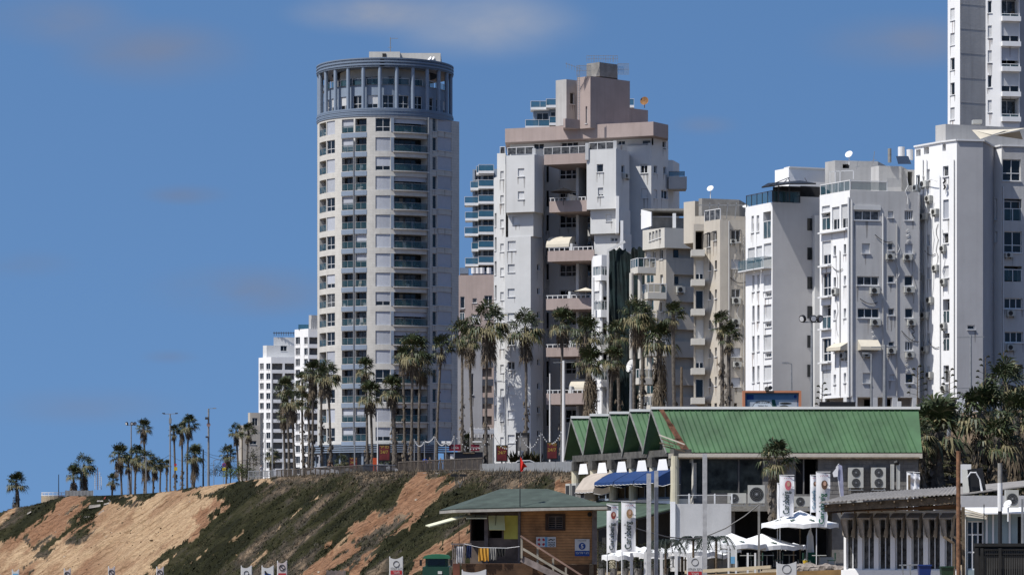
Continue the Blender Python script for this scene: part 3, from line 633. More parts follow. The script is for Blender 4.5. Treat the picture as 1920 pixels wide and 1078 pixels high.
    cable(b, [WF.p(WF.u_at(1700), Z(335+i*12, 281), .08) + Vector((math.sin(i*2.3)*.15, 0, 0)) for i in range(5)]); cable(b, [WF.p(WF.u_at(1682), Z(455+i*12, 281), .08) + Vector((math.sin(i*1.7)*.2, 0, 0)) for i in range(7)])
b8()
# ----- B9: tall cream block at right edge -----
def b9():
    Y = 279; b = bldg('apartment_building', 'tall cream block at the right edge, its left flank crowded with air conditioners', 'apartment building', 1800, Y, 15)
    wm = MB(); zb, zt = Z(744, Y), Z(263, Y); k = lambda x, y: (1500+x/2.033, 250+y/2.033)
    A = back_to(1715, 1794, Y, -61); m1 = step(A, -61, 1766)
    def o(kind, x0, y0, x1, y1, d=None): a, c = k(x0, y0), k(x1, y1); return (kind, a[0], a[1], c[0], c[1])+((d,) if d else ())
    f1 = [o('dark',442,62,460,88), o('dark',472,52,492,80)]
    for i in range(7):
        y = 137+125*i; f1 += [o('half' if i % 3 else 'shut', 484, y, 495, y+42, dict(k=.5)), o('slit', 467, y+5, 472.5, y+26)]
        f1 += [o('half' if i % 2 else 'win', 442, y+22, 457, y+88, dict(nv=1, k=.5))]
    f1 += [o('ac',468,182,493,206), o('ac',462,306,492,330), o('ac',470,681,494,704), o('ac',472,811,494,832), o('ac',433,442,453,462), o('ac',433,687,453,710)]
    f2 = [o('dark',543,40,556,68), o('win',545,125,566,165), o('shut',546,253,567,325,dict(m='shutblue')), o('win',545,380,566,420), o('shut',546,505,567,550), o('balc',545,632,570,722,dict(dep=.6)), o('balc',545,762,570,828,dict(dep=.6)), o('win',547,884,568,952),
          o('ac',543,429,560,451), o('ac',544,555,562,576), o('ac',544,724,562,745), o('ac',545,960,566,982)]
    f3 = [('win', 1814, 609.5, 1828, 617.5, dict(nv=1))]
    f6 = [('win',1880,299,1914,339.5,dict(nh=1)), ('balc',1882,373,1915.6,414,dict(dep=.5)), ('win',1882,434,1916,474,dict(nh=1)), ('ac',1883,474.5,1897,483), ('balc',1882,499,1916,528,dict(dep=1)), ('win',1883,559,1917,578.6,dict(nv=3)), ('ac',1886,582,1902,593), ('win',1884,622,1918,642,dict(nv=3)), ('ac',1886,646,1902,657), ('dark',1886,683,1918,700)]
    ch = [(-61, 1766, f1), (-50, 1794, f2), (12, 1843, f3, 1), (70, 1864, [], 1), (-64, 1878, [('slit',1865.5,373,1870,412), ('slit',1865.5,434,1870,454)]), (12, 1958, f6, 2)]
    p = block(b, A, ch, zb, zt, 12, wm, m=0, back=(5, 14)); wm.build('wall', [M['whiteb'], M['greyshade'], M['greyshade2']], b)  # faces turned from the sun carry painted shade, left faces the lit white
    for i, (px, a, c) in enumerate(((1739, 300, 640), (1764, 330, 730), (1881, 350, 744))):
        W = Wall(p[0], p[1]) if i < 2 else Wall(p[5], p[6]); pipe_on(b, W, px, a, c, 'frame', .05)
    W = Wall(p[0], p[1])
    cable(b, [W.p(W.u_at(1742), Z(337, 281), .3), W.p(W.u_at(1756), Z(333, 280), .5), W.p(W.u_at(1764), Z(338, 280), .4)], .04)
    cable(b, [Wall(p[1], p[2]).p(.6+.1*math.sin(i*2), Z(335+i*4, 280), .35) for i in range(6)], .09, 'cable_bundle', 'black')
    clutter(b, Wall(p[0], p[1]), [('ac',1722,350,358),('ac',1745,370,378),('ac',1757,395,403),('ac',1724,515,523),('ac',1747,560,568),('ac',1758,500,508),('ac',1722,640,648),('ac',1746,700,708),('cable',1730,360,460),('cable',1750,380,560),('cable',1737,600,730),('swag',1735,470,478),('swag',1742,640,652),('pipe',1732,300,740),('cable',1758,420,500)], 2); clutter(b, Wall(p[1], p[2]), [('cable',1770,430,520),('cable',1772,590,650),('pipe',1790,300,740)], 4)
    # parapet trim
    for i in range(6):
        q = MB(); W = Wall(p[i], p[i+1]); wbox(q, W, 0, W.L, zt+.003, zt+.15, -.2, .12); q.build('parapet_cap', M['frame'], b)
    # base piers
    bs = MB(); block(b, (A[0]+1.2, A[1]+2.5), [(-61, 1796, []), (12, 1900, [('dark',1805,750,1850,775)]), (12, 1950, [])], Z(800, Y), zb, 9, bs, back=(4, 12)); bs.build('base_wall', M['grey'], b)
    for W, n in ((Wall(p[0], p[1]), 3), (Wall(p[2], p[3]), 3)): pilotis(b, W, Z(800, Y), zb-.003, n, 'whiteb', .7)
    # roof storey, grey, with white shade sails in front
    r = MB(); s = back_to(1754, 1773, 283, -55); block(b, s, [(-55, 1773, []), (20, 1960, [])], zt, Z(233, 283), 6, r, back=(2, 8)); r.build('roof_storey', M['grey'], b)
    for tri in (((1822,244), (1892,243), (1860,253)), ((1822,244), (1838,261), (1862,253)), ((1864,254), (1918,262), (1912,246)), ((1892,243), (1925,240), (1864,254))):
        q = MB(); q.face([P(a, y, 281-i*.8) for i, (a, y) in enumerate(tri)]); q.face([P(a, y, 281.03-i*.8) for i, (a, y) in enumerate(tri)][::-1]); q.build('shade_sail', M['canvas'], b)
    q = MB(); q.box(X(1823, 282), 281.5, Z(233, 282), X(1840, 282), 282.4, Z(226, 282)); q.build('air_conditioner', M['acwhite'], b)
b9()
# ----- B10: tower behind, top right -----
def b10():
    Y = 391; b = bldg('apartment_tower', 'slab tower rising out of the top right corner, narrow shuttered windows and loggias', 'apartment tower', 1830, Y, 16)
    wm = MB(); z0, z1 = 16, Z(-60, Y); A = back_to(1777, 1800, Y, -60)
    f1 = [(random.choice(['shut', 'win', 'shut']), 1782, 16+46.5*i, 1790, 39+46.5*i, dict(nv=1)) for i in range(-1, 5)]
    f3 = [(random.choice(['shut', 'win', 'shut']), 1852, 2+46.5*i, 1859.5, 25+46.5*i, dict(nv=1)) for i in range(-1, 5)]
    f4 = [('balc' if i % 2 == 0 else 'half', 1878, -4+47*i, 1911, 35+47*i, dict(dep=1.4, k=.4, sh=(.6 if i in (1, 2) else None), rf='frame', h=.5)) for i in range(0, 5)]
    p = block(b, A, [(-60, 1800, f1, 0), (26, 1848, [], 1), (-14, 1876, f3, 0), (10, 1912, f4, 0), (50, 1950, [], 1)], z0, z1, 12, wm, m=0, back=(4, 14)); wm.build('wall', [M['whiteb'], M['grey']], b)  # grey faces carry their shade in the colour, the others the lit white
    W = Wall(p[3], p[4])
    for i in range(6):
        u0, u1, a, c = W.rect(1877, -15+47*i, 1912, -6+47*i); q = MB(); wbox(q, W, u0, u1, a, c, .003, .5); q.build('balcony_band', M['whiteb'], b)
    for i in range(5):
        W = Wall(p[1], p[2]); q = MB(); zz = Z(8+46*i, Y); wbox(q, W, 0, W.L, zz, zz+.06, .003, .02); q.build('joint', M['grey'], b)
b10()
# ----- B7: white block with dark pergola -----
def b7():
    Y = 291; b = bldg('apartment_building', 'white apartment block with a blank side toned grey for shade and a dark pergola on its roof terrace', 'apartment building', 1450, Y, 15)
    wm = MB(); zb, zt = Z(790, Y), Z(379, Y); A = back_to(1398, 1448.4, Y, -66); k = lambda x, y: (1160+x/2.155, 280+y/2.155)
    def o(kind, x0, y0, x1, y1, d=None): a, c = k(x0, y0), k(x1, y1); return (kind, a[0], a[1], c[0], c[1])+((d,) if d else ())
    f = [('half',1409,405,1413.5,436,dict(k=.6)), ('half',1418.5,404,1423.5,434.5,dict(k=.6)), ('balc',1431,397,1445.5,447,dict(dep=.8,h=1.5)),
         o('shut',522,398,550,450), o('shut',556,391,579,443), o('shut',586,380,617,436)]
    for i, y in enumerate((505, 627, 749, 872)):
        f += [o('slit',540,y+5,549,y+70), o('slit',560,y+2,569,y+66), o('shut',586,y,617,y+66)]
        if i < 3: f += [o('win',592,y+73,618,y+92,dict(nv=3))]
    p = block(b, A, [(-66, 1448.4, f, 0), (20, 1540, [], 1)], zb, zt, 12, wm, m=0, back=(4, 12)); wm.build('wall', [M['whiteb'], M['greyshade']], b)  # blank side uses the grey copy, its shade painted in
    WL = Wall(p[0], p[1])
    for x0, y0, x1, y1 in ((512,452,547,492), (548,440,575,486), (577,436,618,480)):
        a, c = k(x0, y0), k(x1, y1); u0, u1, z0, z1 = WL.rect(a[0], a[1], c[0], c[1]); u0 = max(u0, 0)
        q = MB(); wbox(q, WL, u0, u1, z0-.1, z0, .003, .8); o_ = q.build('balcony', M['frame'], b)
        g = MB(); wpanel(g, WL, u0, u1, z0, z1, .78); g.face([WL.p(u1, z0, .01), WL.p(u1, z0, .78), WL.p(u1, z1, .78), WL.p(u1, z1, .01)]); g.build('glass_panel', M['railglass'], o_)
    WF = Wall(p[1], p[2]); u0 = WF.u_at(1500.8); st_ = MB(); wbox(st_, WF, u0, WF.L, zt+.003, Z(366.7, Y), -6, 0); st_.build('raised_parapet', M['greyshade'], b)  # raised part continues the painted shade tone of the blank side
    # strip of small windows in the gap next to the neighbour
    q = MB(); wbox(q, WF, WF.L-.9, WF.L-.25, zb, Z(402, Y), .003, .5); q.build('service_shaft', M['white'], b)
    for i in range(6):
        u = WF.L-1.4; zz = Z(430+i*55, Y); g = MB(); wbox(g, WF, u, u+.45, zz, zz+1.1, .003, .06); g.build('shaft_window', M['glass'], b)
    # terrace glass, glazed room, pergola, penthouse
    railing(WL, 0, WL.L, zt, 1.0, b, 'railglass', 'framedark', 1.0, d=-.1); railing(WF, 0, u0, zt, 1.0, b, 'railglass', 'framedark', 1.3, d=-.1)
    r = MB(); s = back_to(1449, 1466, 293, -50); block(b, s, [(-50, 1466, []), (14, 1537, [])], zt, Z(349, 293), 5, r, back=(2, 5)); r.build('glazed_room', M['dark'], b)
    r = MB(); r.cm = 0; c = [P(1428, 353, 289), P(1480, 346, 288), P(1530, 346, 290), P(1500, 341, 297), P(1440, 346, 297)]
    r.face(c); r.face([q+Vector((0, 0, .12)) for q in c][::-1])
    for i in range(5): r.face([c[i], c[(i+1) % 5], c[(i+1) % 5]+Vector((0,0,.12)), c[i]+Vector((0,0,.12))])
    r.build('pergola', M['black'], b); r = MB()
    for px, py in ((1450, 350), (1466, 346), (1483, 344), (1514, 343)): r.bar(P(px, py, 289.5), P(px+(10 if px < 1470 else -5), py-9, 293), .06)
    for px in (1460, 1480): r.bar(P(px, 379, 291), P(px, 349, 291), .12)
    r.bar(P(1432, 352, 289), P(1480, 333, 294), .06); r.build('pergola_stay', M['framedark'], b)
    r = MB(); s = back_to(1453, 1479, 300, -62); block(b, s, [(-62, 1479, []), (22, 1556, [])], zt, Z(315, 300), 9, r, back=(3, 10)); r.build('penthouse', M['whiteb'], b)
    q = MB(); W = Wall(step(s, -62, 1479), step(step(s, -62, 1479), 22, 1556)); wbox(q, W, 0, W.L, Z(315, 300)+.003, Z(312.5, 300), -1, .15); q.build('penthouse_cap', M['frame'], b)
    q = MB(); W = Wall(step(s, -62, 1479), step(step(s, -62, 1479), 22, 1556)); wpanel(q, W, 1.2, W.L, Z(379, 300), Z(348, 300), .02); q.build('glazing', M['glass'], b)
b7()
# ----- B6: beige grey block with loggia stack -----
def b6():
    Y = 302; b = bldg('apartment_building', 'light beige block with caged windows, a stack of small loggias up its left edge', 'apartment building', 1350, Y, 15)
    wm = MB(); zb, zt = Z(755, Y), Z(412, Y); A = back_to(1320, 1350, Y, -58); k = lambda x, y: (1160+x/2.155, 280+y/2.155)
    def o(kind, x0, y0, x1, y1, d=None): a, c = k(x0, y0), k(x1, y1); return (kind, a[0], a[1], c[0], c[1])+((d,) if d else ())
    f = [o('win',357,335,370,395,dict(nv=1)), o('win',384,330,396,368,dict(nv=1))]
    for y in (455, 572, 690, 806, 924): f += [o('slit',365,y,373,y+35), o('slit',389,y-6,397,y+30)]
    g = []
    for i, y in enumerate((325, 445, 563, 685, 802, 922)): g += [o('win' if i in (0, 2, 3) else 'shut',455,y,492,y+(50 if i == 0 else 36),dict(m='shutblue', nv=2))]
    g += [o('ac',457,600,488,625), o('ac',448,365,472,382)]
    p = block(b, A, [(-58, 1350, f), (15, 1402, g)], zb, zt, 11, wm, back=(3, 11))
    # loggia stack
    B0 = back_to(1298, 1321, 303, 5); W = Wall(B0, step(B0, 5, 1321)); lo = []
    for i in range(6):
        y = 433+i*55.4; lo.append((['dark', 'half', 'win', 'shut', 'half', 'win'][i], 1304, y, 1319.5, y+36+4, dict(dep=1.5, k=.4)))
    block(b, (B0[0]+.2, B0[1]+1.2), [(5, 1321, lo)], zb, zt-.2, 9, wm, back=(1, 8)); wm.build('wall', M['beige'], b)
    for i in range(6):
        y = 469+i*55.3; s = MB(); s.box(B0[0]-.1, B0[1]-.6, Z(y+12, 303), B0[0]+1.15, B0[1]+1.15, Z(y, 303)); s.build('balcony', M['cream'], b)
    for a, c in (((1325, 434), (1332, 462)), ((1338, 432), (1344, 450)), ((1369, 430), (1388, 455))):
        q = MB()
        for t in range(7):
            x = a[0]+(c[0]-a[0])*t/6; Wc = Wall(p[0], p[1]) if a[0] < 1350 else Wall(p[1], p[2]); u = Wc.u_at(x); q.bar(Wc.p(u, Z(c[1], Y), .35), Wc.p(u, Z(a[1]+3, Y), .35), .03); q.bar(Wc.p(u, Z(a[1]+3, Y), .35), Wc.p(u, Z(a[1], Y), .02), .03)
        q.build('window_cage', M['framedark'], b)
    clutter(b, Wall(p[1], p[2]), [('cable',1378,460,540),('cable',1384,560,640),('swag',1368,520,528),('ac',1379,600,608),('ac',1381,680,688),('pipe',1394,440,750)], 6)
    W2 = Wall(p[1], p[2]); pipe_on(b, W2, 1366, 415, 750, 'grey', .09)
    railing(Wall(p[0], p[1]), 0, Wall(p[0], p[1]).L, zt, 1.0, b, 'glass2', 'frame', .8, d=-.1)
    r = MB(); block(b, back_to(1303, 1350, 306, -20), [(-20, 1350, []), (25, 1397, [])], zt, Z(404, 306), 6, r, back=(1, 6)); block(b, back_to(1282, 1303, 310, -50), [(-50, 1303, []), (30, 1312, [])], Z(455, 310), Z(377, 310), 5, r, back=(1, 5)); r.build('roof_room', M['beige'], b)
    r = MB(); block(b, back_to(1310, 1316, 309, -50), [(-50, 1316, []), (20, 1386, [])], zt, Z(372, 309), 3, r, back=(1, 4)); r.build('tank_deck', M['concrete'], b)
    q = MB()
    for px in (1328, 1345, 1362, 1378): q.bar(P(px, 410, 304), P(px+3, 380, 304), .08)
    q.bar(P(1308, 385, 304), P(1395, 385, 304), .08); q.build('roof_frame', M['steel'], b)
    dish(1332, 354, 305, .33, (-.4, -.8, .6), '', b); dish(1398, 388, 305, .3, (-.1, -.5, .9), '', b)
    pilotis(b, W2, Z(800, Y), zb-.003, 4, 'beige'); pilotis(b, Wall(p[0], p[1]), Z(800, Y), zb-.003, 3, 'beige')
    q = MB(); block(b, (X(1330, 306), 306), [(10, 1400, [])], Z(800, Y), zb, 6, q); q.build('base_wall', M['dark'], b)
b6()
# ----- B5: beige block with curved glass balconies -----
def b5():
    Y = 332; b = bldg('apartment_building', 'beige apartment block with glass fronted balconies on round pillars, behind the palms', 'apartment building', 1250, Y, 14)
    wm = MB(); zb, zt = 13, Z(466, Y); A = back_to(1209, 1249, Y, -55)
    f = [('win',1237,467,1243,486,dict(nv=1)), ('win',1224,472,1229,490,dict(nv=1)), ('shut',1210,468,1220,482)]
    for i in range(5): f += [('balc', 1212, 500+52*i, 1226, 530+52*i, dict(dep=.5)), ('slit', 1238, 515+52*i, 1243, 532+52*i)]
    g = [('void',1262,465.5,1304,484,dict(dep=.5, m='beige')), ('void',1264,515,1304,536,dict(dep=.5, m='beige')), ('ac',1267,538,1282,549)]
    for i in range(4): g += [('void',1264,566+i*52,1304,588+i*52,dict(dep=.5, m='beige'))]
    p = block(b, A, [(-55, 1249, f), (22, 1312, g)], zb, zt, 10, wm, back=(2, 10)); wm.build('wall', M['beige'], b)
    for i in range(2):
        g_ = MB(); W = Wall(p[1], p[2]); u0, u1, z0, z1 = W.rect(1266, 468+i*50, 1275, 482+i*50); wbox(g_, W, u0, u1, z0, z1, -.47, -.4); g_.build('window', M['glass'], b)
    # top terrace parapet
    r = MB(); s = back_to(1205, 1246, 331, -55); q = block(b, s, [(-55, 1246, [('win',1217+6*j,436-2*j,1221+6*j,452-2*j,dict(nv=1)) for j in range(4)]), (22, 1308, [])], zt, Z(427, 331), 10, r, back=(2, 10)); r.build('terrace_parapet', M['cream'], b)
    r = MB(); Yw = 336; r.face([P(1202, 430, Yw), P(1221, 424, Yw-2), P(1221, 398, Yw-2), P(1202, 393, Yw)]); r.face([P(1221, 424, Yw-2), P(1222.5, 424, Yw-1), P(1222.5, 398, Yw-1), P(1221, 398, Yw-2)]); r.face([P(1202.1, 430, Yw+.3), P(1222.5, 424, Yw-1), P(1222.5, 398, Yw-1), P(1202.1, 393, Yw+.3)][::-1]); r.build('white_screen', M['whiteb'], b)
    r = MB(); block(b, (X(1221, 337), 337), [(25, 1290, [])], zt, Z(408, 338), 5, r); r.box(X(1204, 337), 336, Z(397, 337), X(1286, 337), 342, Z(393, 337)); r.build('roof_canopy', M['concrete'], b)
    q = MB(); q.box(X(1261, 335.5), 335, Z(427, 335), X(1267, 335.5), 335.5, Z(400, 335)); q.build('roof_pillar', M['frame'], b)
    # balconies
    for i, (y, a, c) in enumerate(((482,1180,1230), (530,1199,1250), (586,1180,1230), (637,1199,1250), (690,1182,1226), (741,1203,1250))):
        Yb = 329; ap = (X(a, Yb)+.2, Yb+2.5); p1 = (X(a+16, Yb), Yb); p2 = (X(c, Yb), Yb+.4); s = MB(); pts = [ap, (ap[0]+.4, Yb+.8), p1, p2, (p2[0]+.1, Yb+3)]
        zb_, zt_ = Z(y+30, Yb), Z(y+18, Yb)
        s.face([(x, yy, zt_) for x, yy in pts]); s.face([(x, yy, zb_) for x, yy in pts][::-1])
        for u, v in zip(pts, pts[1:]+pts[:1]): s.face([(u[0],u[1],zb_), (v[0],v[1],zb_), (v[0],v[1],zt_), (u[0],u[1],zt_)])
        o = s.build('balcony', M['cream'], b)
        for u, v in zip(pts[:3], pts[1:4]): W = Wall(u, v); railing(W, 0, W.L, zt_, .85, o, 'railglass', 'frame', .6, d=-.08)
        for px in (a+4, a+20):
            q = MB(); q.tube([P(px, y+30, Yb+1), (X(px, Yb+1), Yb+1, max(zb, Z(y+30, Yb)-3.0))], .22, 8); q.build('pillar', M['cream'], b)
b5()
# ----- B4: netted building with balconies left of it -----
def b4():
    Y = 345; b = bldg('building_under_repair', 'building wrapped in dark green scaffold netting between the white and beige blocks', 'building', 1170, Y, 14)
    r = MB(); block(b, (X(1146, Y+3), Y+3), [(-20, 1172, []), (20, 1215, [])], 13.5, Z(468, Y), 8, r); r.build('wall', M['grey'], b)
    net = MB(); W = Wall((X(1141, Y+1), Y+1), (X(1212, Y-1), Y-1)); nu, nz_ = 40, 60; g = [[None]*(nz_+1) for _ in range(nu+1)]
    for i in range(nu+1):
        for j in range(nz_+1):
            u = W.L*i/nu; t = j/nz_; zt_ = Z(466+3*math.sin(i*.9)+(8 if 18 < i < 24 else 0), Y); z = 13+(zt_-13)*t
            d = .05*math.sin(i*1.35+1.2*math.sin(j*.11+i*.05))+.05*math.sin(j*.5+i*1.7)+.14*math.sin(i*.23+j*.09); g[i][j] = W.p(u+.04*math.sin(j*.7+i), z, d)
    for i in range(nu):
        for j in range(nz_): net.face([g[i][j], g[i+1][j], g[i+1][j+1], g[i][j+1]])
    net.build('scaffold_netting', mat('dark_green_net', (.010,.026,.028), rough=.95, var=.5, sc=.7, bump=.8), b, smooth=True)
    r = MB(); s = back_to(1112, 1128, 347, -60); fl = [('shut', 1114, 500+46*i, 1124, 520+46*i) for i in range(6)]
    block(b, s, [(-60, 1128, fl), (20, 1146, [('win', 1131, 505+50*i, 1140, 528+50*i) for i in range(5)])], 13.5, Z(478, 347), 6, r); r.build('side_wing', M['whiteb'], b)
    for i, y in enumerate((515, 584, 650, 715)):
        q = MB(); s = back_to(1111, 1127, 345.5, -55); W1 = Wall(s, step(s, -55, 1127)); zt_, zb_ = Z(y-(4 if i else 0), 345), Z(y+10, 345); wbox(q, W1, 0, W1.L, zb_, zt_, -1, 0)
        W2 = Wall(step(s, -55, 1127), step(step(s, -55, 1127), 15, 1141)); wbox(q, W2, .003, W2.L, zb_, zt_, -1, 0); o = q.build('balcony', M['whiteb'], b)
        for W_ in (W1, W2): railing(W_, 0, W_.L, zt_, .95, o, 'railglass', 'frame', .5, d=-.07)
    for px in (1112, 1128): q = MB(); q.tube([P(px, 520, 346), P(px, 790, 346)], .15, 6); q.build('pillar', M['whiteb'], b)
    for px0 in (1139.5,): q = MB(); q.bar(P(px0, 470, 345), P(1172, 453, 345), .25); q.bar(P(1139.5, 470, 345), P(1139.5, 790, 345), .2); q.build('scaffold_frame', M['frame'], b)
    dish(1183, 686, 338, .7, (-.9, -.5, .3), '', b, stand=.2)
b4()
# ----- B3: far blue-glass balcony tower -----
def b3():
    Y = 620; b = bldg('apartment_tower', 'far tower with stacked blue glass balconies, partly hidden by the big white stepped building', 'apartment tower', 930, Y, 13)
    wm = MB(); 
    block(b, (X(886, Y), Y), [(-10, 1000, [('win', 890, 320+28.6*i, 902, 338+28.6*i) for i in range(8)]+[('win', 905, 320+28.6*i, 925, 338+28.6*i) for i in range(8)])], 13, Z(318, Y), 12, wm)
    block(b, (X(1000, Y), Y), [(-10, 1110, [('win', 1006, 212, 1028, 228), ('win', 1032, 210, 1050, 226), ('win', 1054, 208, 1082, 226)])], 13, Z(197, Y), 12, wm); block(b, (X(1110, Y-1.5), Y-1.5), [(40, 1190, [])], 13, Z(197, Y), 10, wm)
    wm.build('wall', M['bluepanel'], b)
    def bal(p0, p1, y, dY=0, h=1.15):
        Yb = Y-2+dY; q = MB(); q.box(X(p0, Yb), Yb, Z(y+3, Yb), X(p1, Yb), Y+2, Z(y-1.5, Yb)); o = q.build('balcony', M['whiteb'], b)
        W = Wall((X(p0, Yb), Yb+.05), (X(p1, Yb), Yb+.05)); railing(W, 0, W.L, Z(y-1.5, Yb), h, o, 'railblue', 'frame', 2.2); W = Wall((X(p0, Yb)+.05, Yb+3), (X(p0, Yb)+.05, Yb)); railing(W, 0, W.L, Z(y-1.5, Yb), h, o, 'railblue', 'frame', 2.2)
    for i in range(7):
        y = 325+28.6*i; bal([893, 882, 871, 872, 871, 884, 872][i], [926, 897, 897, 897, 897, 897, 897][i], y); bal(897, 926, y-3, -.8)
    bal(995, 1030, 203); bal(1024, 1083, 199, -1.5); bal(985, 1035, 238); bal(1030, 1083, 232, -1.5); bal(1180, 1189, 199, -4)
b3()
# ----- B13: pinkish building behind the palms -----
def b13():
    Y = 470; b = bldg('apartment_building', 'dull pink building seen in the gap between the round tower and the white stepped one', 'apartment building', 890, Y, 13)
    wm = MB(); f = [('win',872,548+i*42,880,558+i*42) for i in range(0)]
    f += [('win',863,556,871,578), ('balc',862,562+20,871,584+16,dict(dep=.6)), ('win',886,559,894,568), ('win',908,554,923,574), ('shut',884,590,900,606), ('win',908,588,923,598), ('shut',863,600,871,618), ('win',912,652,924,664)]
    for i in range(5): f += [('void',901,690+i*30,922,706+i*30,dict(dep=.6, m='intr'))]
    block(b, (X(860, Y+3), Y+3), [(-12, 930, f)], 12.5, Z(513, Y), 10, wm); wm.build('wall', M['pink'], b)
    r = MB(); block(b, (X(858, Y-8), Y-8), [(10, 904, [('win',884,700,888,740)])], 12.5, Z(640, Y-8), 6, r); r.build('annex', M['greyshade'], b)
    for px in (888, 896, 904, 917): q = MB(); q.tube([P(px, 513, Y+4), P(px, 502, Y+4)], .35, 8); q.build('water_tank', M['frame'], b)
    q = MB(); q.box(X(862, 480), 480, Z(513, 480), X(878, 480), 484, Z(502, 480)); q.build('roof_room', M['bluedark'], b)
    for i in range(3): q = MB(); q.box(X(900, Y-2.2), Y-2.2, Z(690+i*34, Y), X(925, Y-2.2), Y-.6, Z(678+i*34, Y)); q.build('balcony', M['cream'], b)
b13()
# ----- far left white blocks -----
def far():
    Y = 960; b = bldg('apartment_building', 'distant stepped white block with grey loggias, nearest to the open sky on the left', 'apartment building', 510, Y, 13)
    wm = MB(); f = []; g = []
    for i in range(11):
        y = 681+i*18.5; f += [('win', 487, y, 494.5, y+11.5, dict(nv=2)), ('win', 499, y, 507, y+11.5, dict(nv=2))]; g += [('void', 510, y, 530, y+12, dict(dep=2)), ('void', 534, y, 552, y+12, dict(dep=2))]
    A = back_to(485, 508.5, Y, -50); block(b, A, [(-50, 508.5, f), (12, 554, g)], 10, Z(669, Y), 14, wm); wm.build('wall', M['whiteb'], b)
    r = MB(); block(b, back_to(493, 500, Y+4, -50), [(-50, 500, []), (12, 553, [('win', 526, 648, 538, 658)])], Z(670, Y), Z(646, Y), 8, r); block(b, (X(513, Y+8), Y+8), [(12, 555, [])], Z(646, Y), Z(629, Y), 8, r); r.build('roof_storey', M['white'], b)
    q = MB()
    for k in range(9): q.bar(P(514+k*4.5, 629, Y+8), P(514+k*4.5, 622, Y+8), .15)
    q.bar(P(512, 624, Y+8), P(552, 624, Y+8), .2); q.build('roof_rail', M['framedark'], b)
    Y = 900; b = bldg('apartment_building', 'distant bright white block with square windows directly against the round tower', 'apartment building', 575, Y, 13); wm = MB(); f = []; g = []
    for i in range(13):
        y = 632+i*20.3; f += [('win', 554, y, 562.5, y+13, dict(nv=2)), ('win', 570, y, 577, y+13, dict(nv=2))]; g += [('void', 580, y, 598, y+13, dict(dep=2))]
    A = back_to(552.5, 578, Y, -50); block(b, A, [(-50, 578, f), (12, 612, g)], 10, Z(616, Y), 14, wm); wm.build('wall', M['whiteb'], b)
    r = MB(); block(b, (X(579, Y+2), Y+2), [(-30, 584, []), (20, 600, [])], Z(617, Y), Z(590, Y), 6, r); r.build('lift_room', M['grey'], b)
    r = MB(); r.box(X(558, Y), Y+3, Z(616, Y), X(579, Y), Y+8, Z(607, Y)); r.build('glazed_room', M['railblue'], b)
    q = MB()
    for k in range(5): q.bar(P(584+k*3.6, 617, Y-1), P(584+k*3.6, 598+3*(k % 3), Y-1), .18)
    q.build('roof_antenna', M['steel'], b)
    Y = 880; b = bldg('house', 'small beige building behind two thin palms at the end of the promenade', 'building', 465, Y, 11); wm = MB()
    block(b, (X(447, Y), Y), [(-20, 455, []), (14, 488, [('win', 468, 826, 481, 833)])], 9, Z(797, Y), 10, wm); block(b, (X(465, Y+2), Y+2), [(-30, 469, []), (14, 488, [('win', 473, 783, 483, 798)])], 9, Z(773, Y), 10, wm); wm.build('wall', M['beige'], b)
far()
# ---------------- ground: bluff, beach, plateau in one sheet ----------------
EDGE = np.array([(-2500,9000),(-500,2200),(-180,1200),(-118,700),(-92,560),(X(0,520),520),(X(130,505),505),(X(240,490),490),(X(500,430),430),(X(670,385),385),(X(830,332),332),(X(1080,252),252),(22,247),(42,240),(80,215),(200,100),(1000,-800)], float)
ZT = np.array([5,6,7,7.5,8,8.3,10.9,10.6,12.4,12.3,11.35,9.7,11.5,13,14,14,14])
ZP = np.array([6,7,8,8,8.8,9.6,12.5,13.2,13.0,13.2,13.3,13.5,15.3,16,16,16,16])
ZF = np.array([-2,-2,-2,-2,-2,-2,-2,-2,-2,-2,-1.2,0,2.6,3,3,3,2.])
def vnoise(x, y, seed=0):
    xi = np.floor(x).astype(np.int64); yi = np.floor(y).astype(np.int64); fx = x-xi; fy = y-yi
    fx = fx*fx*(3-2*fx); fy = fy*fy*(3-2*fy)
    def h(a, b):
        n = (a*374761393+b*668265263+seed*974711) & 0x7fffffff; n = ((n ^ (n >> 13))*1274126177) & 0x7fffffff; return ((n ^ (n >> 16)) & 0xffff)/65535.0
    return (h(xi,yi)*(1-fx)+h(xi+1,yi)*fx)*(1-fy)+(h(xi,yi+1)*(1-fx)+h(xi+1,yi+1)*fx)*fy
def fbm(x, y, o=4, seed=0):
    r = 0; a = .5
    for i in range(o): r = r+a*vnoise(x*2**i, y*2**i, seed+i); a *= .5
    return r/(1-.5**o)
def edge_info(px_, py_):
    """signed distance to the bluff edge (inland positive) and interpolated heights"""
    best = np.full(px_.shape, 1e18); zt = np.zeros_like(px_); zp = np.zeros_like(px_); zf = np.zeros_like(px_); sg = np.ones_like(px_); al = np.zeros_like(px_); acc = 0
    for i in range(len(EDGE)-1):
        a, b = EDGE[i], EDGE[i+1]; ab = b-a; l2 = ab@ab; t = np.clip(((px_-a[0])*ab[0]+(py_-a[1])*ab[1])/l2, 0, 1)
        dx = px_-(a[0]+t*ab[0]); dy = py_-(a[1]+t*ab[1]); d2 = dx*dx+dy*dy; m = d2 < best
        cr = ab[0]*dy-ab[1]*dx
        best = np.where(m, d2, best); sg = np.where(m, np.where(cr > 0, 1, -1), sg)
        for arr, src in ((zt, ZT), (zp, ZP), (zf, ZF)): arr[m] = (src[i]+(src[i+1]-src[i])*t)[m]
        al = np.where(m, acc+t*math.sqrt(l2), al); acc += math.sqrt(l2)
    return np.sqrt(best)*sg, zt, zp, zf, al
def sm(x): x = np.clip(x, 0, 1); return x*x*(3-2*x)
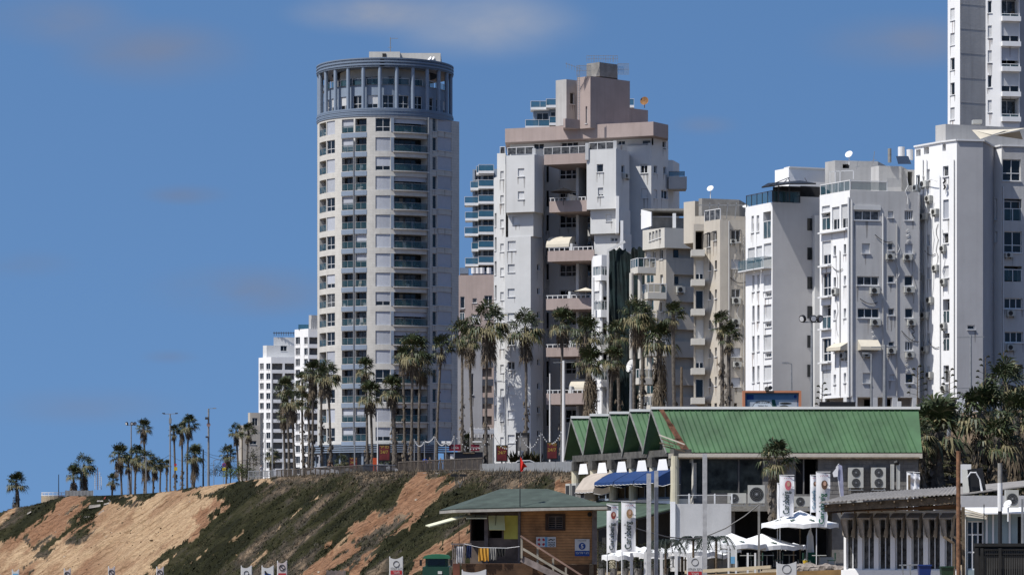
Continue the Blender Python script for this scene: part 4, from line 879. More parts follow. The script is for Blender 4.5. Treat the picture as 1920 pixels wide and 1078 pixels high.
def ground(x, y, rough=True):
    x = np.asarray(x, float); y = np.asarray(y, float); shp = x.shape; x = x.ravel(); y = y.ravel()
    d, zt, zp, zf, al = edge_info(x, y); W_ = 17.0
    inl = zt+(zp-zt)*sm(d/38)
    s = np.clip(-d/W_, 0, 1.0); prof = np.where(s < .12, 1-s*.5, (1-.06)*(1-(s-.12)/.88)); prof = np.clip(prof, 0, 1)
    sl_ = zf+(zt-zf)*prof; o = zf+(-.6-zf)*sm((-d-W_-12)/80)
    z = np.where(d > 0, inl, np.where(d > -W_, sl_, o))
    if rough:
        msk = sm((d+24)/6)*sm((.5-d)/4.5)
        # gullies run down the slope: fine across (al), stretched along the fall (d)
        g = (fbm(al*.16+d*.03, d*.035, 4, 3)-.5)*2.2+(fbm(al*.55+d*.08, d*.10, 4, 9)-.5)*1.5+(fbm(al*1.6, d*.4, 4, 13)-.5)*.8+(fbm(x*2.2, y*1.1, 3, 21)-.5)*.4
        z = z+g*msk
        z = z+(fbm(x*.05, y*.05, 3, 5)-.5)*.8*sm((-d-20)/20)
    return z.reshape(shp)
def gz(x, y): return float(ground(np.array([x]), np.array([y]), False)[0])
def inpoly(px_, py_, poly):
    r = np.zeros(px_.shape, bool); n = len(poly); j = n-1
    for i in range(n):
        xi, yi = poly[i]; xj, yj = poly[j]
        c = ((yi > py_) != (yj > py_)) & (px_ < (xj-xi)*(py_-yi)/((yj-yi) or 1e-9)+xi); r ^= c; j = i
    return r
SAND = [[(218,946),(330,926),(422,938),(402,966),(335,1010),(285,1060),(262,1090),(20,1090),(60,1062),(150,1005),(185,962)], [(330,920),(385,908),(500,893),(508,900),(430,914),(400,922),(300,934),(215,936)], [(-20,1030),(40,1010),(70,1040),(30,1085),(-20,1090)]]
ORNG = [[(92,965),(140,925),(158,930),(140,965),(110,1005),(60,1030),(55,1010)], [(785,893),(852,892),(835,915),(800,948),(742,1000),(690,1050),(655,1090),(540,1090),(600,1046),(650,1010),(698,968),(735,945),(742,920)], [(900,985),(905,995),(820,1050),(760,1090),(735,1090),(800,1035)], [(945,925),(985,915),(985,925),(940,950)], [(1042,905),(1085,900),(1100,940),(1050,938)], [(400,936),(424,942),(380,985),(340,1015)]]
GREENB = [[(742,968),(770,955),(760,975),(700,1030),(650,1068),(620,1090),(590,1090),(655,1035),(700,1000)]]
def cover(x, y, z):
    px_ = 960+x/y*F; py_ = HY-(z-EZ)/y*F
    sa, tb = (px_*-.79+py_*.62), (px_*.62+py_*.79); k = (fbm(sa/70, tb/9, 5, 31)-.5)*44; nx = (fbm(px_/22, py_/22, 4, 57)-.5)*22
    a, b = px_+k*.62+nx, py_+k*.79+nx*.5; bare = np.zeros(x.shape); org = np.zeros(x.shape)
    for p in SAND: bare = np.maximum(bare, inpoly(a, b, p)*1.)
    for p in ORNG: m = inpoly(a, b, p)*1.; bare = np.maximum(bare, m); org = np.maximum(org, m)
    for p in GREENB: bare *= 1-inpoly(a, b, p)
    st = fbm(sa/90, tb/8, 5, 77); bare = np.maximum(bare, np.clip((st-.56)*14, 0, 1)*.9*(px_ < 235)*(py_ > 955)); bare = np.maximum(bare, np.clip((st-.70)*14, 0, 1)*.8*(py_ > 930)); org = np.maximum(org, np.clip((fbm(sa/80, tb/14, 4, 91)-.40)*7, 0, 1)*np.clip((250-px_)/90, 0, 1)*.9); org = np.maximum(org, np.clip((fbm(sa/60, tb/20, 4, 93)-.55)*5, 0, .6))
    return bare, org
def tone(x, y, d, z):
    px_ = 960+x/y*F; py_ = HY-(z-EZ)/y*F; sa, tb = (px_*-.79+py_*.62), (px_*.62+py_*.79)
    return np.clip((fbm(sa/110, tb/16, 5, 15)-.5)*1.9+.42+(fbm(px_/9, py_/9, 3, 19)-.5)*.35+.45*sm((d+3.2)/2.5)*(px_ > 520)+.12*(px_ > 900), 0, 1)
def grid(us, vs):
    U_, V_ = np.meshgrid(us, vs, indexing='ij'); return U_, V_
pxs = np.concatenate([np.linspace(-30000, -3000, 12), np.linspace(-2500, -150, 22), np.arange(-110, 1110, 3.6), np.arange(1115, 2100, 16), np.linspace(2200, 5000, 20), np.linspace(6000, 30000, 8)])
Ys = np.concatenate([np.geomspace(6, 238, 46), np.arange(240, 535, .55), np.arange(537, 640, 3), np.geomspace(660, 9000, 30)])
U_, Y_ = grid(pxs, Ys); X_ = (U_-960)/F*Y_; Z_ = ground(X_, Y_)
bare, org = cover(X_, Y_, Z_)
nI, nJ = X_.shape
co = np.stack([X_, Y_, Z_], -1).reshape(-1, 3)
i, j = np.meshgrid(np.arange(nI-1), np.arange(nJ-1), indexing='ij'); q = np.stack([i*nJ+j, (i+1)*nJ+j, (i+1)*nJ+j+1, i*nJ+j+1], -1).reshape(-1, 4)
me = bpy.data.meshes.new('ground'); me.vertices.add(len(co)); me.vertices.foreach_set('co', co.ravel()); me.loops.add(q.size); me.loops.foreach_set('vertex_index', q.ravel())
me.polygons.add(len(q)); me.polygons.foreach_set('loop_start', np.arange(0, q.size, 4)); me.polygons.foreach_set('loop_total', np.full(len(q), 4)); me.update(calc_edges=True)
at = me.color_attributes.new('cover', 'FLOAT_COLOR', 'POINT'); cc = np.ones((len(co), 4)); d_, _, _, _, _ = edge_info(co[:,0].copy(), co[:,1].copy())
tn = tone(X_, Y_, d_.reshape(X_.shape), Z_); cc[:,3] = tn.ravel(); cc[:,0] = bare.ravel(); cc[:,1] = org.ravel(); cc[:,2] = sm((-d_-17)/6); at.data.foreach_set('color', cc.ravel())
me.polygons.foreach_set('use_smooth', [True]*len(q))
g = bpy.data.objects.new('ground', me); col.objects.link(g); tag(g, 'sandy bluff with bare orange slides and dark scrub above the beach', 'ground', kind='structure')
gm = bpy.data.materials.new('bluff_soil'); gm.use_nodes = True; t = gm.node_tree; b = t.nodes['Principled BSDF']; b.inputs['Roughness'].default_value = .95; b.inputs['Specular IOR Level'].default_value = .1; n = t.nodes.new; l = t.links.new
ca = n('ShaderNodeVertexColor'); ca.layer_name = 'cover'; sp_ = n('ShaderNodeSeparateColor'); l(ca.outputs[0], sp_.inputs[0]); tcd = n('ShaderNodeTexCoord')
def noi(sc, det=6, mpv=None):
    q = n('ShaderNodeTexNoise'); q.inputs['Scale'].default_value = sc; q.inputs['Detail'].default_value = det; q.inputs['Roughness'].default_value = .65
    if mpv: m_ = n('ShaderNodeMapping'); m_.inputs['Scale'].default_value = mpv; l(tcd.outputs['Object'], m_.inputs[0]); l(m_.outputs[0], q.inputs['Vector'])
    else: l(tcd.outputs['Object'], q.inputs['Vector'])
    return q.outputs['Fac']
def ramp(f, cols):
    r = n('ShaderNodeValToRGB'); e = r.color_ramp.elements
    while len(e) < len(cols): e.new(.5)
    for k, (p, c) in enumerate(cols): e[k].position = p; e[k].color = (*(x*.62 for x in c), 1)
    l(f, r.inputs[0]); return r.outputs[0]
def mix(f, a, b_):
    m_ = n('ShaderNodeMix'); m_.data_type = 'RGBA'
    if isinstance(f, float): m_.inputs[0].default_value = f
    else: l(f, m_.inputs[0])
    l(a, m_.inputs[6]); l(b_, m_.inputs[7]); return m_.outputs[2]
sand = ramp(noi(.8, 9, (.13, 1, .13)), [(.3, (.27,.155,.08)), (.44, (.43,.285,.165)), (.6, (.54,.38,.235)), (.75, (.40,.25,.14))])  # downhill streaks put the shading of rills into the soil colour
orange = ramp(noi(.9, 9, (.13, 1, .13)), [(.3, (.12,.065,.038)), (.47, (.25,.135,.08)), (.65, (.36,.22,.14))])
tz = n('ShaderNodeMath'); tz.operation = 'MULTIPLY_ADD'; tz.inputs[1].default_value = .7; l(noi(1.4, 8, (.2, 1, .5)), tz.inputs[0]); tq = n('ShaderNodeMath'); tq.operation = 'ADD'; tq.inputs[1].default_value = -.35; l(ca.outputs[1], tq.inputs[0]); l(tq.outputs[0], tz.inputs[2])
veg = ramp(tz.outputs[0], [(.10, (.018,.019,.007)), (.34, (.034,.034,.014)), (.50, (.050,.046,.024)), (.63, (.062,.054,.040)), (.76, (.115,.090,.065)), (.92, (.25,.185,.125))])
bch = ramp(noi(.2), [(.35, (.42,.34,.24)), (.65, (.52,.43,.31))])
c1 = mix(sp_.outputs[1], sand, orange); c1b = mix(sp_.outputs[1], ramp(noi(2.2, 9, (.25, 1, .5)), [(.34, (.14,.08,.045)), (.45, (.44,.30,.185)), (.6, (.58,.43,.27))]), ramp(noi(2.4, 9, (.25, 1, .5)), [(.36, (.08,.04,.025)), (.47, (.29,.15,.08)), (.62, (.38,.22,.13))])); ad = n('ShaderNodeMath'); ad.operation = 'ADD'; nn_ = noi(1.3, 6); su = n('ShaderNodeMath'); su.operation = 'MULTIPLY_ADD'; su.inputs[1].default_value = 1.9; su.inputs[2].default_value = -.95; l(nn_, su.inputs[0]); l(sp_.outputs[0], ad.inputs[0]); l(su.outputs[0], ad.inputs[1])
mr = n('ShaderNodeMapRange'); mr.inputs[1].default_value = .30; mr.inputs[2].default_value = .74; l(ad.outputs[0], mr.inputs[0])
fv = ramp(noi(7.0, 4, (.4, 1, .8)), [(.34, (.75,.75,.75)), (.47, (1.45,1.45,1.45)), (.66, (1.75,1.75,1.75))]); fm = n('ShaderNodeMix'); fm.data_type = 'RGBA'; fm.blend_type = 'MULTIPLY'; fm.inputs[0].default_value = 1
c2 = mix(mr.outputs[0], veg, mix(.5, c1, c1b)); c3 = mix(sp_.outputs[2], c2, bch); l(c3, fm.inputs[6]); l(fv, fm.inputs[7]); f2 = n('ShaderNodeMix'); f2.data_type = 'RGBA'; f2.blend_type = 'MULTIPLY'; f2.inputs[0].default_value = 1; l(fm.outputs[2], f2.inputs[6]); l(ramp(noi(2.6, 6, (.05, 1, .05)), [(.36, (.95,.90,.84)), (.46, (1.55,1.55,1.55)), (.62, (1.8,1.8,1.8))]), f2.inputs[7]); l(f2.outputs[2], b.inputs['Base Color'])
bp = n('ShaderNodeBump'); bp.inputs['Strength'].default_value = .9; bp.inputs['Distance'].default_value = .55; l(noi(1.3, 10, (.3, 1, .6)), bp.inputs['Height']); l(bp.outputs[0], b.inputs['Normal'])
me.materials.append(gm)
# sea
s = MB(); s.face([(-30000,-9000,-3.4), (9000,-9000,-3.4), (9000,25000,-3.4), (-30000,25000,-3.4)]); o = s.build('sea', mat('sea_water', (.02,.07,.10), rough=.12, var=.1, sc=.02, bump=.4, bsc=.6)); tag(o, 'blue sea beyond the beach', 'sea', kind='structure')

# ---------------- scrub on the bluff: one mass of small leaf clumps ----------------
rng = np.random.default_rng(5)
def scatter(n_, dmin, dmax, size, want, seed, ymax=540, pxr=(-60, 1100), hgt=1.0, name='scrub', lab='', mats=None, nb=6, thin=.2, lean=.25, clumps=None):
    r_ = np.random.default_rng(seed); px_ = r_.uniform(*pxr, n_*3); Yv = 240+(ymax-240)*r_.uniform(0, 1, n_*3)**.8; x = (px_-960)/F*Yv
    d, _, _, _, _ = edge_info(x.copy(), Yv.copy()); ok = (d > dmin) & (d < dmax); x, Yv, d = x[ok], Yv[ok], d[ok]; z = ground(x, Yv); bare_, _ = cover(x, Yv, z)
    cl = fbm(x*.28, Yv*.28, 3, seed+3); ok = (bare_ < .5)*(cl > .36) if want == 'veg' else ((bare_ > .5)*(r_.uniform(0, 1, x.shape) < .30) if want == 'bare' else (r_.uniform(0, 1, x.shape) < np.where(bare_ > .4, .035, .45))); ok = ok.astype(bool)
    x, Yv, z, cl = x[ok][:n_], Yv[ok][:n_], z[ok][:n_], cl[ok][:n_]; m_ = len(x)
    tt = tone(x, Yv, d[ok][:n_], z); V, Fc, MI = [], [], []
    for k in range(m_):
        s_ = size*r_.uniform(.5, 1.5); mi = int(min(len(mats)-1, max(0, tt[k]*len(mats)*1.05-.2+r_.normal(0, .55))))
        for _ in range(nb):
            a = r_.uniform(0, 6.283); e = r_.uniform(.25, 1.35); L_ = s_*r_.uniform(.6, 1.1); w_ = L_*thin*r_.uniform(.6, 1.4)
            bx, by = x[k]+r_.normal(0, s_*.35), Yv[k]+r_.normal(0, s_*.35); dx, dy, dz = math.cos(a)*math.cos(e)+lean, math.sin(a)*math.cos(e), math.sin(e)*hgt
            px2, py2 = -math.sin(a)*w_, math.cos(a)*w_; b0 = len(V)
            V += [(bx-px2*.5, by-py2*.5, z[k]-.08), (bx+px2*.5, by+py2*.5, z[k]-.08), (bx+dx*L_*.6+px2, by+dy*L_*.6+py2, z[k]+dz*L_*.6), (bx+dx*L_, by+dy*L_, z[k]+dz*L_)]
            Fc.append((b0, b0+1, b0+2, b0+3)); MI.append(mi)
    me = bpy.data.meshes.new(name); me.from_pydata(V, [], Fc)
    for q in mats: me.materials.append(q)
    me.polygons.foreach_set('material_index', MI); o = bpy.data.objects.new(name, me); col.objects.link(o); tag(o, lab, 'scrub', kind='stuff'); return o
def leafmat(nm, c, var=.3): return mat(nm, c, rough=.8, var=var, sc=.8, spec=.2)
VM = [leafmat('scrub_dark', (.028,.030,.010)), leafmat('scrub_green', (.045,.050,.016)), leafmat('scrub_olive', (.075,.074,.030)), leafmat('scrub_grey', (.095,.085,.068)), leafmat('scrub_straw', (.19,.15,.10))]
scatter(60000, -17.5, .3, .19, 'veg', 11, mats=VM, lab='dark and olive scrub covering the bluff between the slides')
scatter(6500, -4.0, .3, .34, 'veg', 23, pxr=(480, 1090), mats=[VM[4], leafmat('dry_grass', (.27,.20,.125)), VM[3]], nb=9, thin=.07, hgt=1.3, name='dry_grass', lab='dry straw coloured grass fringe along the top of the bluff')
scatter(1500, -17, 0, .18, 'bare', 40, mats=[leafmat('dirt_clod', (.30,.19,.11)), leafmat('pebble', (.50,.42,.33))], nb=3, thin=.8, hgt=.5, name='clods', lab='clods and stones lying on the bare slides')

scatter(1700, -17, -.5, .27, 'any', 61, mats=VM[:4], nb=14, thin=.30, hgt=.8, name='low_shrubs', lab='separate low shrubs dotted over the bluff and the slides')
scatter(1600, -17, 0, .22, 'bare', 43, mats=[leafmat('dark_clod', (.12,.07,.04)), leafmat('brown_clod', (.26,.16,.09)), leafmat('pale_stone_bit', (.50,.42,.33))], nb=4, thin=.7, hgt=.6, name='loose_earth', lab='dark lumps of loose earth and stones on the slides')
# ---------------- palms ----------------
LG = mat('palm_leaf', (.056,.078,.026), rough=.55, var=.35, sc=2, spec=.35); LD = mat('palm_leaf_yellowed', (.23,.20,.10), rough=.7, var=.3, sc=2); DF = mat('dead_fronds', (.21,.165,.115), rough=.9, var=.4, sc=3)
TR = mat('palm_trunk', (.19,.165,.14), rough=.95, var=.35, sc=4, bump=.8, bsc=6)
def fan(mb, base, dirv, L_, rad, droop, nb, rnd, m, wind=.12):
    """petiole plus a pleated fan of blades with drooping tips"""
    d = Vector(dirv).normalized(); side = d.cross(Vector((0,0,1)));  side = side.normalized() if side.length > .05 else Vector((1,0,0)); up = side.cross(d).normalized()
    tip = base+d*L_+Vector((0,0,-droop*L_*.35)); w_ = .035
    mb.face([base-side*w_, base+side*w_, tip+side*w_*.7, tip-side*w_*.7], m)
    for k in range(nb):
        a = (k/(nb-1)-.5)*R(250)*rnd.uniform(.9, 1.08); bd = (d*math.cos(a)+side*math.sin(a)+up*rnd.uniform(-.12, .18)).normalized(); l_ = rad*(1-.22*abs(a)/2.2)*rnd.uniform(.8, 1.1)
        m1 = tip+bd*l_*.55; m2 = tip+bd*l_*.95+Vector((wind*l_, 0, -(.28+droop*.35)*l_*rnd.uniform(.6, 1.3))); pv = bd.cross(up).normalized()*l_*.075
        mb.face([tip, m1-pv, m2, m1+pv], m if rnd.random() > .12 else 1-min(m, 1))
def crown(rnd, R_=1.9, ng=38, nd=34, skirt=1.3, upright=0.):
    gbm = MB(); dbm = MB()
    for k in range(ng):
        el = R(rnd.uniform(-28, 82)); az = rnd.uniform(0, 6.283); dv = Vector((math.cos(az)*math.cos(el)+.12, math.sin(az)*math.cos(el), math.sin(el)+upright)); L_ = R_*rnd.uniform(.40, .62)
        fan(gbm, Vector((0,0,rnd.uniform(-.15,.2))), dv, L_, R_*rnd.uniform(.42, .58), max(0, .8-math.sin(el)), 13, rnd, 0 if el > R(2) or rnd.random() < .4 else 1)
    for k in range(nd):
        t = rnd.random(); az = rnd.uniform(0, 6.283); dv = Vector((math.cos(az)*.55, math.sin(az)*.55, -1)); fan(dbm, Vector((0,0,-t*skirt)), dv, R_*.36, R_*.38, 1.1, 8, rnd, 0, .05)
    return gbm, dbm
rnd = random.Random(3); CR = []
for v in range(6):
    a, d_ = crown(rnd, 1.9, [36, 44, 40, 46, 32, 42][v], [34, 42, 26, 52, 20, 38][v], [1.3, 1.9, 1.0, 2.2, .8, 1.5][v])
    ca_ = a.build('palm_crown', [LG, LD]); da_ = d_.build('dead_fronds', [DF]); CR.append((ca_.data, da_.data)); bpy.data.objects.remove(ca_); bpy.data.objects.remove(da_)
def palm(px, ytop, Y, cw, label, lean=0.0, ivy=.0, var=None, tr=.205, basepy=None, grp='fan palms along the promenade', skirtlen=1.0, thick=1.0):
    """px, ytop: crown centre column and crown top row; cw crown width in photo pixels; lean: how far the foot is right of the crown, photo px"""
    Rm = cw/2*Y/F; s_ = Rm/1.95*1.52; xc = X(px, Y); zc = Z(ytop, Y)-Rm*.86; xb = X(px+lean, Y); zb = gz(xb, Y)-.3
    if basepy: zb = Z(basepy, Y)
    if zc-zb < .8: zc = zb+.8
    t = thing('palm_tree', label, 'palm tree', (xb, Y, zb), grp); v = rnd.randrange(6) if var is None else var
    for nm, dat in (('crown', CR[v][0]), ('dead_fronds', CR[v][1])):
        o = bpy.data.objects.new(nm, dat); col.objects.link(o); o.parent = t; o.location = (xc-xb, 0, zc-zb); o.rotation_euler = (0, 0, rnd.uniform(-.5, .5)+(3.14 if rnd.random() < .0 else 0)); sz = s_*rnd.uniform(.93, 1.06); o.scale = (sz, sz, sz*(1 if nm == 'crown' else skirtlen)); ORG[o] = ORG[t]
    mb = MB(); n_ = 12; pts = []; rr_ = []; bow = rnd.uniform(-.25, .25); H = zc-zb
    for k in range(n_+1):
        q = k/n_; pts.append((xb+(xc-xb)*(q**1.3)+bow*math.sin(q*3.14), Y, zb+H*q)); rr_.append(tr*(1.35-.55*min(1, q*2.5)+(.12 if q > .85 else 0)+rnd.uniform(-.03, .03)))
    mb.tube(pts, rr_, 8)
    for k in range(int((45 if ivy else 14)*thick)):      # stubs of cut leaf bases and climbing leaves
        q = rnd.uniform(0, ivy if ivy else .98); i_ = min(n_-1, int(q*n_)); p0 = Vector(pts[i_]).lerp(Vector(pts[i_+1]), q*n_-i_); a = rnd.uniform(0, 6.28); r_ = tr*(1.0 if not ivy else rnd.uniform(1.0, 1.9)*thick); dv = Vector((math.cos(a), math.sin(a), 0)); p1 = p0+dv*r_; e = .3 if ivy else .16
        mb.face([p1+Vector((-dv.y, dv.x, 0))*e*.5, p1+Vector((0,0,e)), p1+Vector((dv.y, -dv.x, 0))*e*.5+dv*.1, p1-Vector((0,0,e*.8))+dv*.1], 0 if rnd.random() < .5 else 1)
        mb.face([p0+dv*tr*.6, p1+Vector((0,0,.1)), p1-Vector((0,0,.1))], 0)
    mb.build('trunk', [TR, DF], t, smooth=False); return t
PL = [ # px, ytop, Y, width, label, lean, ivy
 (30,890,540,36,'short shaggy palm standing alone at the far left edge of the bluff',2,0,dict(skirtlen=2.6,var=3,tr=.3)),
 (138,874,525,30,'left and lower palm of the close pair beside the striped wall',-1,0,dict(skirtlen=1.7)),
 (157,856,527,36,'right and taller palm of the close pair beside the striped wall',0,0,dict(skirtlen=1.4)),
 (223,836,545,36,'leftmost palm of the low clump in front of the floodlight pole',5,0,{}),
 (240,856,549,26,'small palm inside the low clump, second from its left',3,0,{}),
 (256,838,543,32,'palm in the middle of the low clump, right of the floodlight pole',-2,0,{}),
 (273,846,540,34,'bushy palm right of the middle of the low clump',2,0,{}),
 (290,858,548,26,'rightmost palm of the low clump, above the dark cars',-2,0,{}),
 (212,890,552,22,'stunted palm low at the left foot of the clump',0,0,{}),
 (269,789,560,27,'slim palm rising alone out of the low clump',0,0,{}),
 (326,799,556,22,'thin palm just right of the T shaped lamp pole',3,.5,{}),
 (341,794,562,22,'thin palm between two others right of the T shaped lamp pole',1,.5,{}),
 (354,782,550,30,'tallest palm of the three right of the T shaped lamp pole',-2,0,{}),
 (365,838,540,36,'low broad palm below the three tall thin ones',-3,0,dict(tr=.4)),
 (302,862,620,16,'tiny far palm behind the dark cars, left one',0,0,{}), (313,864,640,14,'tiny far palm behind the dark cars, right one',0,0,{}),
 (427,837,600,30,'palm beside the blue round traffic sign',-2,0,{}),
 (443,797,560,25,'left one of two slim palms in front of the small beige building',9,0,{}), (466,796,555,26,'right one of two slim palms in front of the small beige building',-5,0,{}),
 (534,712,470,36,'leftmost tall palm in front of the distant white blocks',8,0,{}), (548,732,462,38,'second tall palm in front of the distant white blocks',6,0,{}), (532,764,476,30,'lower palm under the leftmost tall one by the white blocks',4,0,{}),
 (567,700,470,34,'palm with a pinkish dead skirt before the white blocks',4,.6,{}), (577,740,458,32,'shorter palm in the row before the white blocks',0,.7,{}), (586,681,455,38,'tall palm left of the round tower edge',-1,.4,{}),
 (603,690,466,30,'palm half hidden behind the tall one at the round tower edge',2,.6,{}), (614,683,448,42,'right palm of the group overlapping the round tower left edge',6,.4,{}), (510,842,480,24,'small drooping palm between poles near the walking man',0,0,{}),
 (685,673,440,36,'upper palm of the pair covering the blue centre bay of the tower',3,.3,{}), (694,718,432,46,'lower wider palm of the pair covering the blue centre bay',5,.3,{}),
 (735,708,425,44,'crooked palm with a thick dark trunk before the tower',6,.95,dict(tr=.34)),
 (755,652,430,34,'left palm of the big clump in front of the tower balconies',4,.6,{}), (774,632,420,56,'largest palm of the clump in front of the tower balconies',-3,.3,{}), (790,664,424,46,'right palm of the clump in front of the tower balconies',-3,0,{}),
 (828,634,436,40,'leaning palm over the shaded side of the round tower',-10,0,{}), (866,604,410,48,'tall palm between the round tower and the pink building, left of two',0,.6,{}), (880,616,404,46,'palm with a curved clean trunk between the round tower and pink building',9,0,{}),
 (916,577,400,62,'tall palm covering the edge of the white stepped building',-4,.35,{}), (985,589,392,58,'straight palm alone before the blank white wall',0,.5,{}),
 (1055,582,385,50,'tall palm behind the lamp pole under the stepped balconies',0,.3,{}), (1097,600,342,54,'palm before the recessed balconies, left of the scaffold net',3,.4,{}), (1106,655,338,56,'lower palm with thick dead skirt above the zigzag gables',-2,.3,dict(skirtlen=1.6)),
 (1155,604,335,46,'palm directly in front of the dark scaffold net, upper one',2,.5,{}), (1150,652,332,44,'palm directly in front of the dark scaffold net, lower one',-2,.5,{}),
 (1192,564,312,54,'taller left palm before the beige balconies',-3,.2,{}), (1206,574,316,46,'palm close behind the tall one before the beige balconies',-4,.6,{}),
 (1236,614,306,56,'shaggy lower palm in front of the beige block',2,.5,dict(skirtlen=1.8, tr=.3)), (1262,572,304,38,'bent palm with few fronds before the shaded beige wall',6,.4,dict(var=4)),
 (1352,589,284,38,'taller left palm of the pair in front of the light beige block',0,.7,dict(var=4)), (1366,612,282,40,'shorter right palm of the pair in front of the light beige block',0,.7,dict(var=4)),
 (878,815,430,28,'small palm low between tall trunks near the kiosks',-2,0,{}), (722,862,440,18,'small green palm by the poster at the tower foot',0,0,{}), (641,855,450,24,'small dark palm at the foot of the round tower',0,0,{}),
]
for px, yt, Y, cw, lab, lean, ivy, kw in PL: palm(px, yt, Y, cw, lab, lean, ivy, **kw)
# palms and thicket right of the green roof
G2 = 'palms right of the green roof'
palm(1455,834,206,60,'short palm growing in front of the restaurant windows',-3,.9,var=0,tr=.2,basepy=985,grp='palms by the restaurant')
palm(1756,762,222,112,'big palm with a thick dead skirt at the right end of the green roof',0,.8,var=3,tr=.55,basepy=925,grp=G2,skirtlen=3.3,thick=2.2)
palm(1722,790,219,56,'smaller palm leaning over the right end of the green roof',8,.7,var=1,tr=.3,basepy=930,grp=G2,skirtlen=1.6)
palm(1886,684,236,84,'topmost palm of the thicket under the cream block',0,.3,var=1,tr=.3,basepy=880,grp=G2,skirtlen=1.4)
palm(1838,738,232,86,'yellowish palm of the thicket, left of the topmost',0,.3,var=3,tr=.3,basepy=880,grp=G2,skirtlen=1.4)
palm(1905,742,228,90,'palm cut by the right edge of the photo',3,.3,var=5,tr=.3,basepy=890,grp=G2,skirtlen=1.5)
palm(1872,786,224,80,'dark low palm in the middle of the thicket',0,.3,var=0,tr=.3,basepy=900,grp=G2,skirtlen=2.0)
# undergrowth of the slope right of the restaurant
V, Fc, MI = [], [], []; r_ = random.Random(9)
for k in range(5200):
    Yv = r_.uniform(214, 262); px_ = r_.uniform(1690, 1990); x = X(px_, Yv); top = 5+(Yv-214)/48*9; z = top*r_.uniform(.75, 1.0)+r_.uniform(0, 2.2); a = r_.uniform(0, 6.28); e = r_.uniform(-.3, 1.3); L_ = r_.uniform(.5, 1.3); w_ = L_*.07
    dv = (math.cos(a)*math.cos(e), math.sin(a)*math.cos(e), math.sin(e)); b0 = len(V); sx, sy = -math.sin(a)*w_, math.cos(a)*w_
    V += [(x-sx,Yv-sy,z), (x+sx,Yv+sy,z), (x+dv[0]*L_*.6+sx,Yv+dv[1]*L_*.6+sy,z+dv[2]*L_*.6), (x+dv[0]*L_,Yv+dv[1]*L_,z+dv[2]*L_-.25*L_)]; Fc.append((b0,b0+1,b0+2,b0+3)); MI.append(r_.choice([0,0,0,1,1,2]))
me = bpy.data.meshes.new('undergrowth'); me.from_pydata(V, [], Fc)
for q in (VM[0], VM[1], VM[3]): me.materials.append(q)
me.polygons.foreach_set('material_index', MI); o = bpy.data.objects.new('undergrowth', me); col.objects.link(o); tag(o, 'dark tangled undergrowth of long leaves on the slope right of the restaurant', 'undergrowth', kind='stuff')
sb = MB(); 
for k in range(24):
    for m_ in range(8):
        def hh(i, j): return (X(1700+i*14, 216+j*6), 216+j*6, 3+(j*6)/48*10.5+math.sin(i*1.3+j)*.4)
        sb.face([hh(k,m_), hh(k+1,m_), hh(k+1,m_+1), hh(k,m_+1)])
o = sb.build('slope', VM[0]); tag(o, 'overgrown slope behind the restaurant', 'slope', kind='structure')
# ================= restaurant with the green roof =================
GR = mat('green_metal_roof', (.080,.185,.080), rough=.55, var=.24, sc=.5, spec=.4, streak=.25)
RUST = mat('rusted_roof_patch', (.16,.07,.04), rough=.9, var=.4, sc=3)
BLUEC = mat('blue_awning_canvas', (.012,.05,.18), rough=.7, var=.15, sc=2)
BLOCK = mat('grey_block_wall', (.26,.25,.24), rough=.95, var=.2, sc=1.2, bump=.3, streak=.3)
CURT = mat('brown_curtain', (.20,.16,.11), rough=.9, var=.3, sc=3)
RCAP = mat('white_ridge_cap', (1.0,1.0,.97), var=.05)
CYEL = mat('yellowish_column_plaster', (.80,.74,.56), var=.08, sc=2, streak=.25)
def lay(mb, pts, th=.05, m=None):     # a sheet with thickness
    pts = [Vector(p) for p in pts]; n_ = (pts[1]-pts[0]).cross(pts[2]-pts[0]).normalized()*th
    mb.face(pts, m); mb.face([p-n_ for p in pts][::-1], m)
    for i in range(len(pts)): a, c = pts[i], pts[(i+1) % len(pts)]; mb.face([a, a-n_, c-n_, c], m)
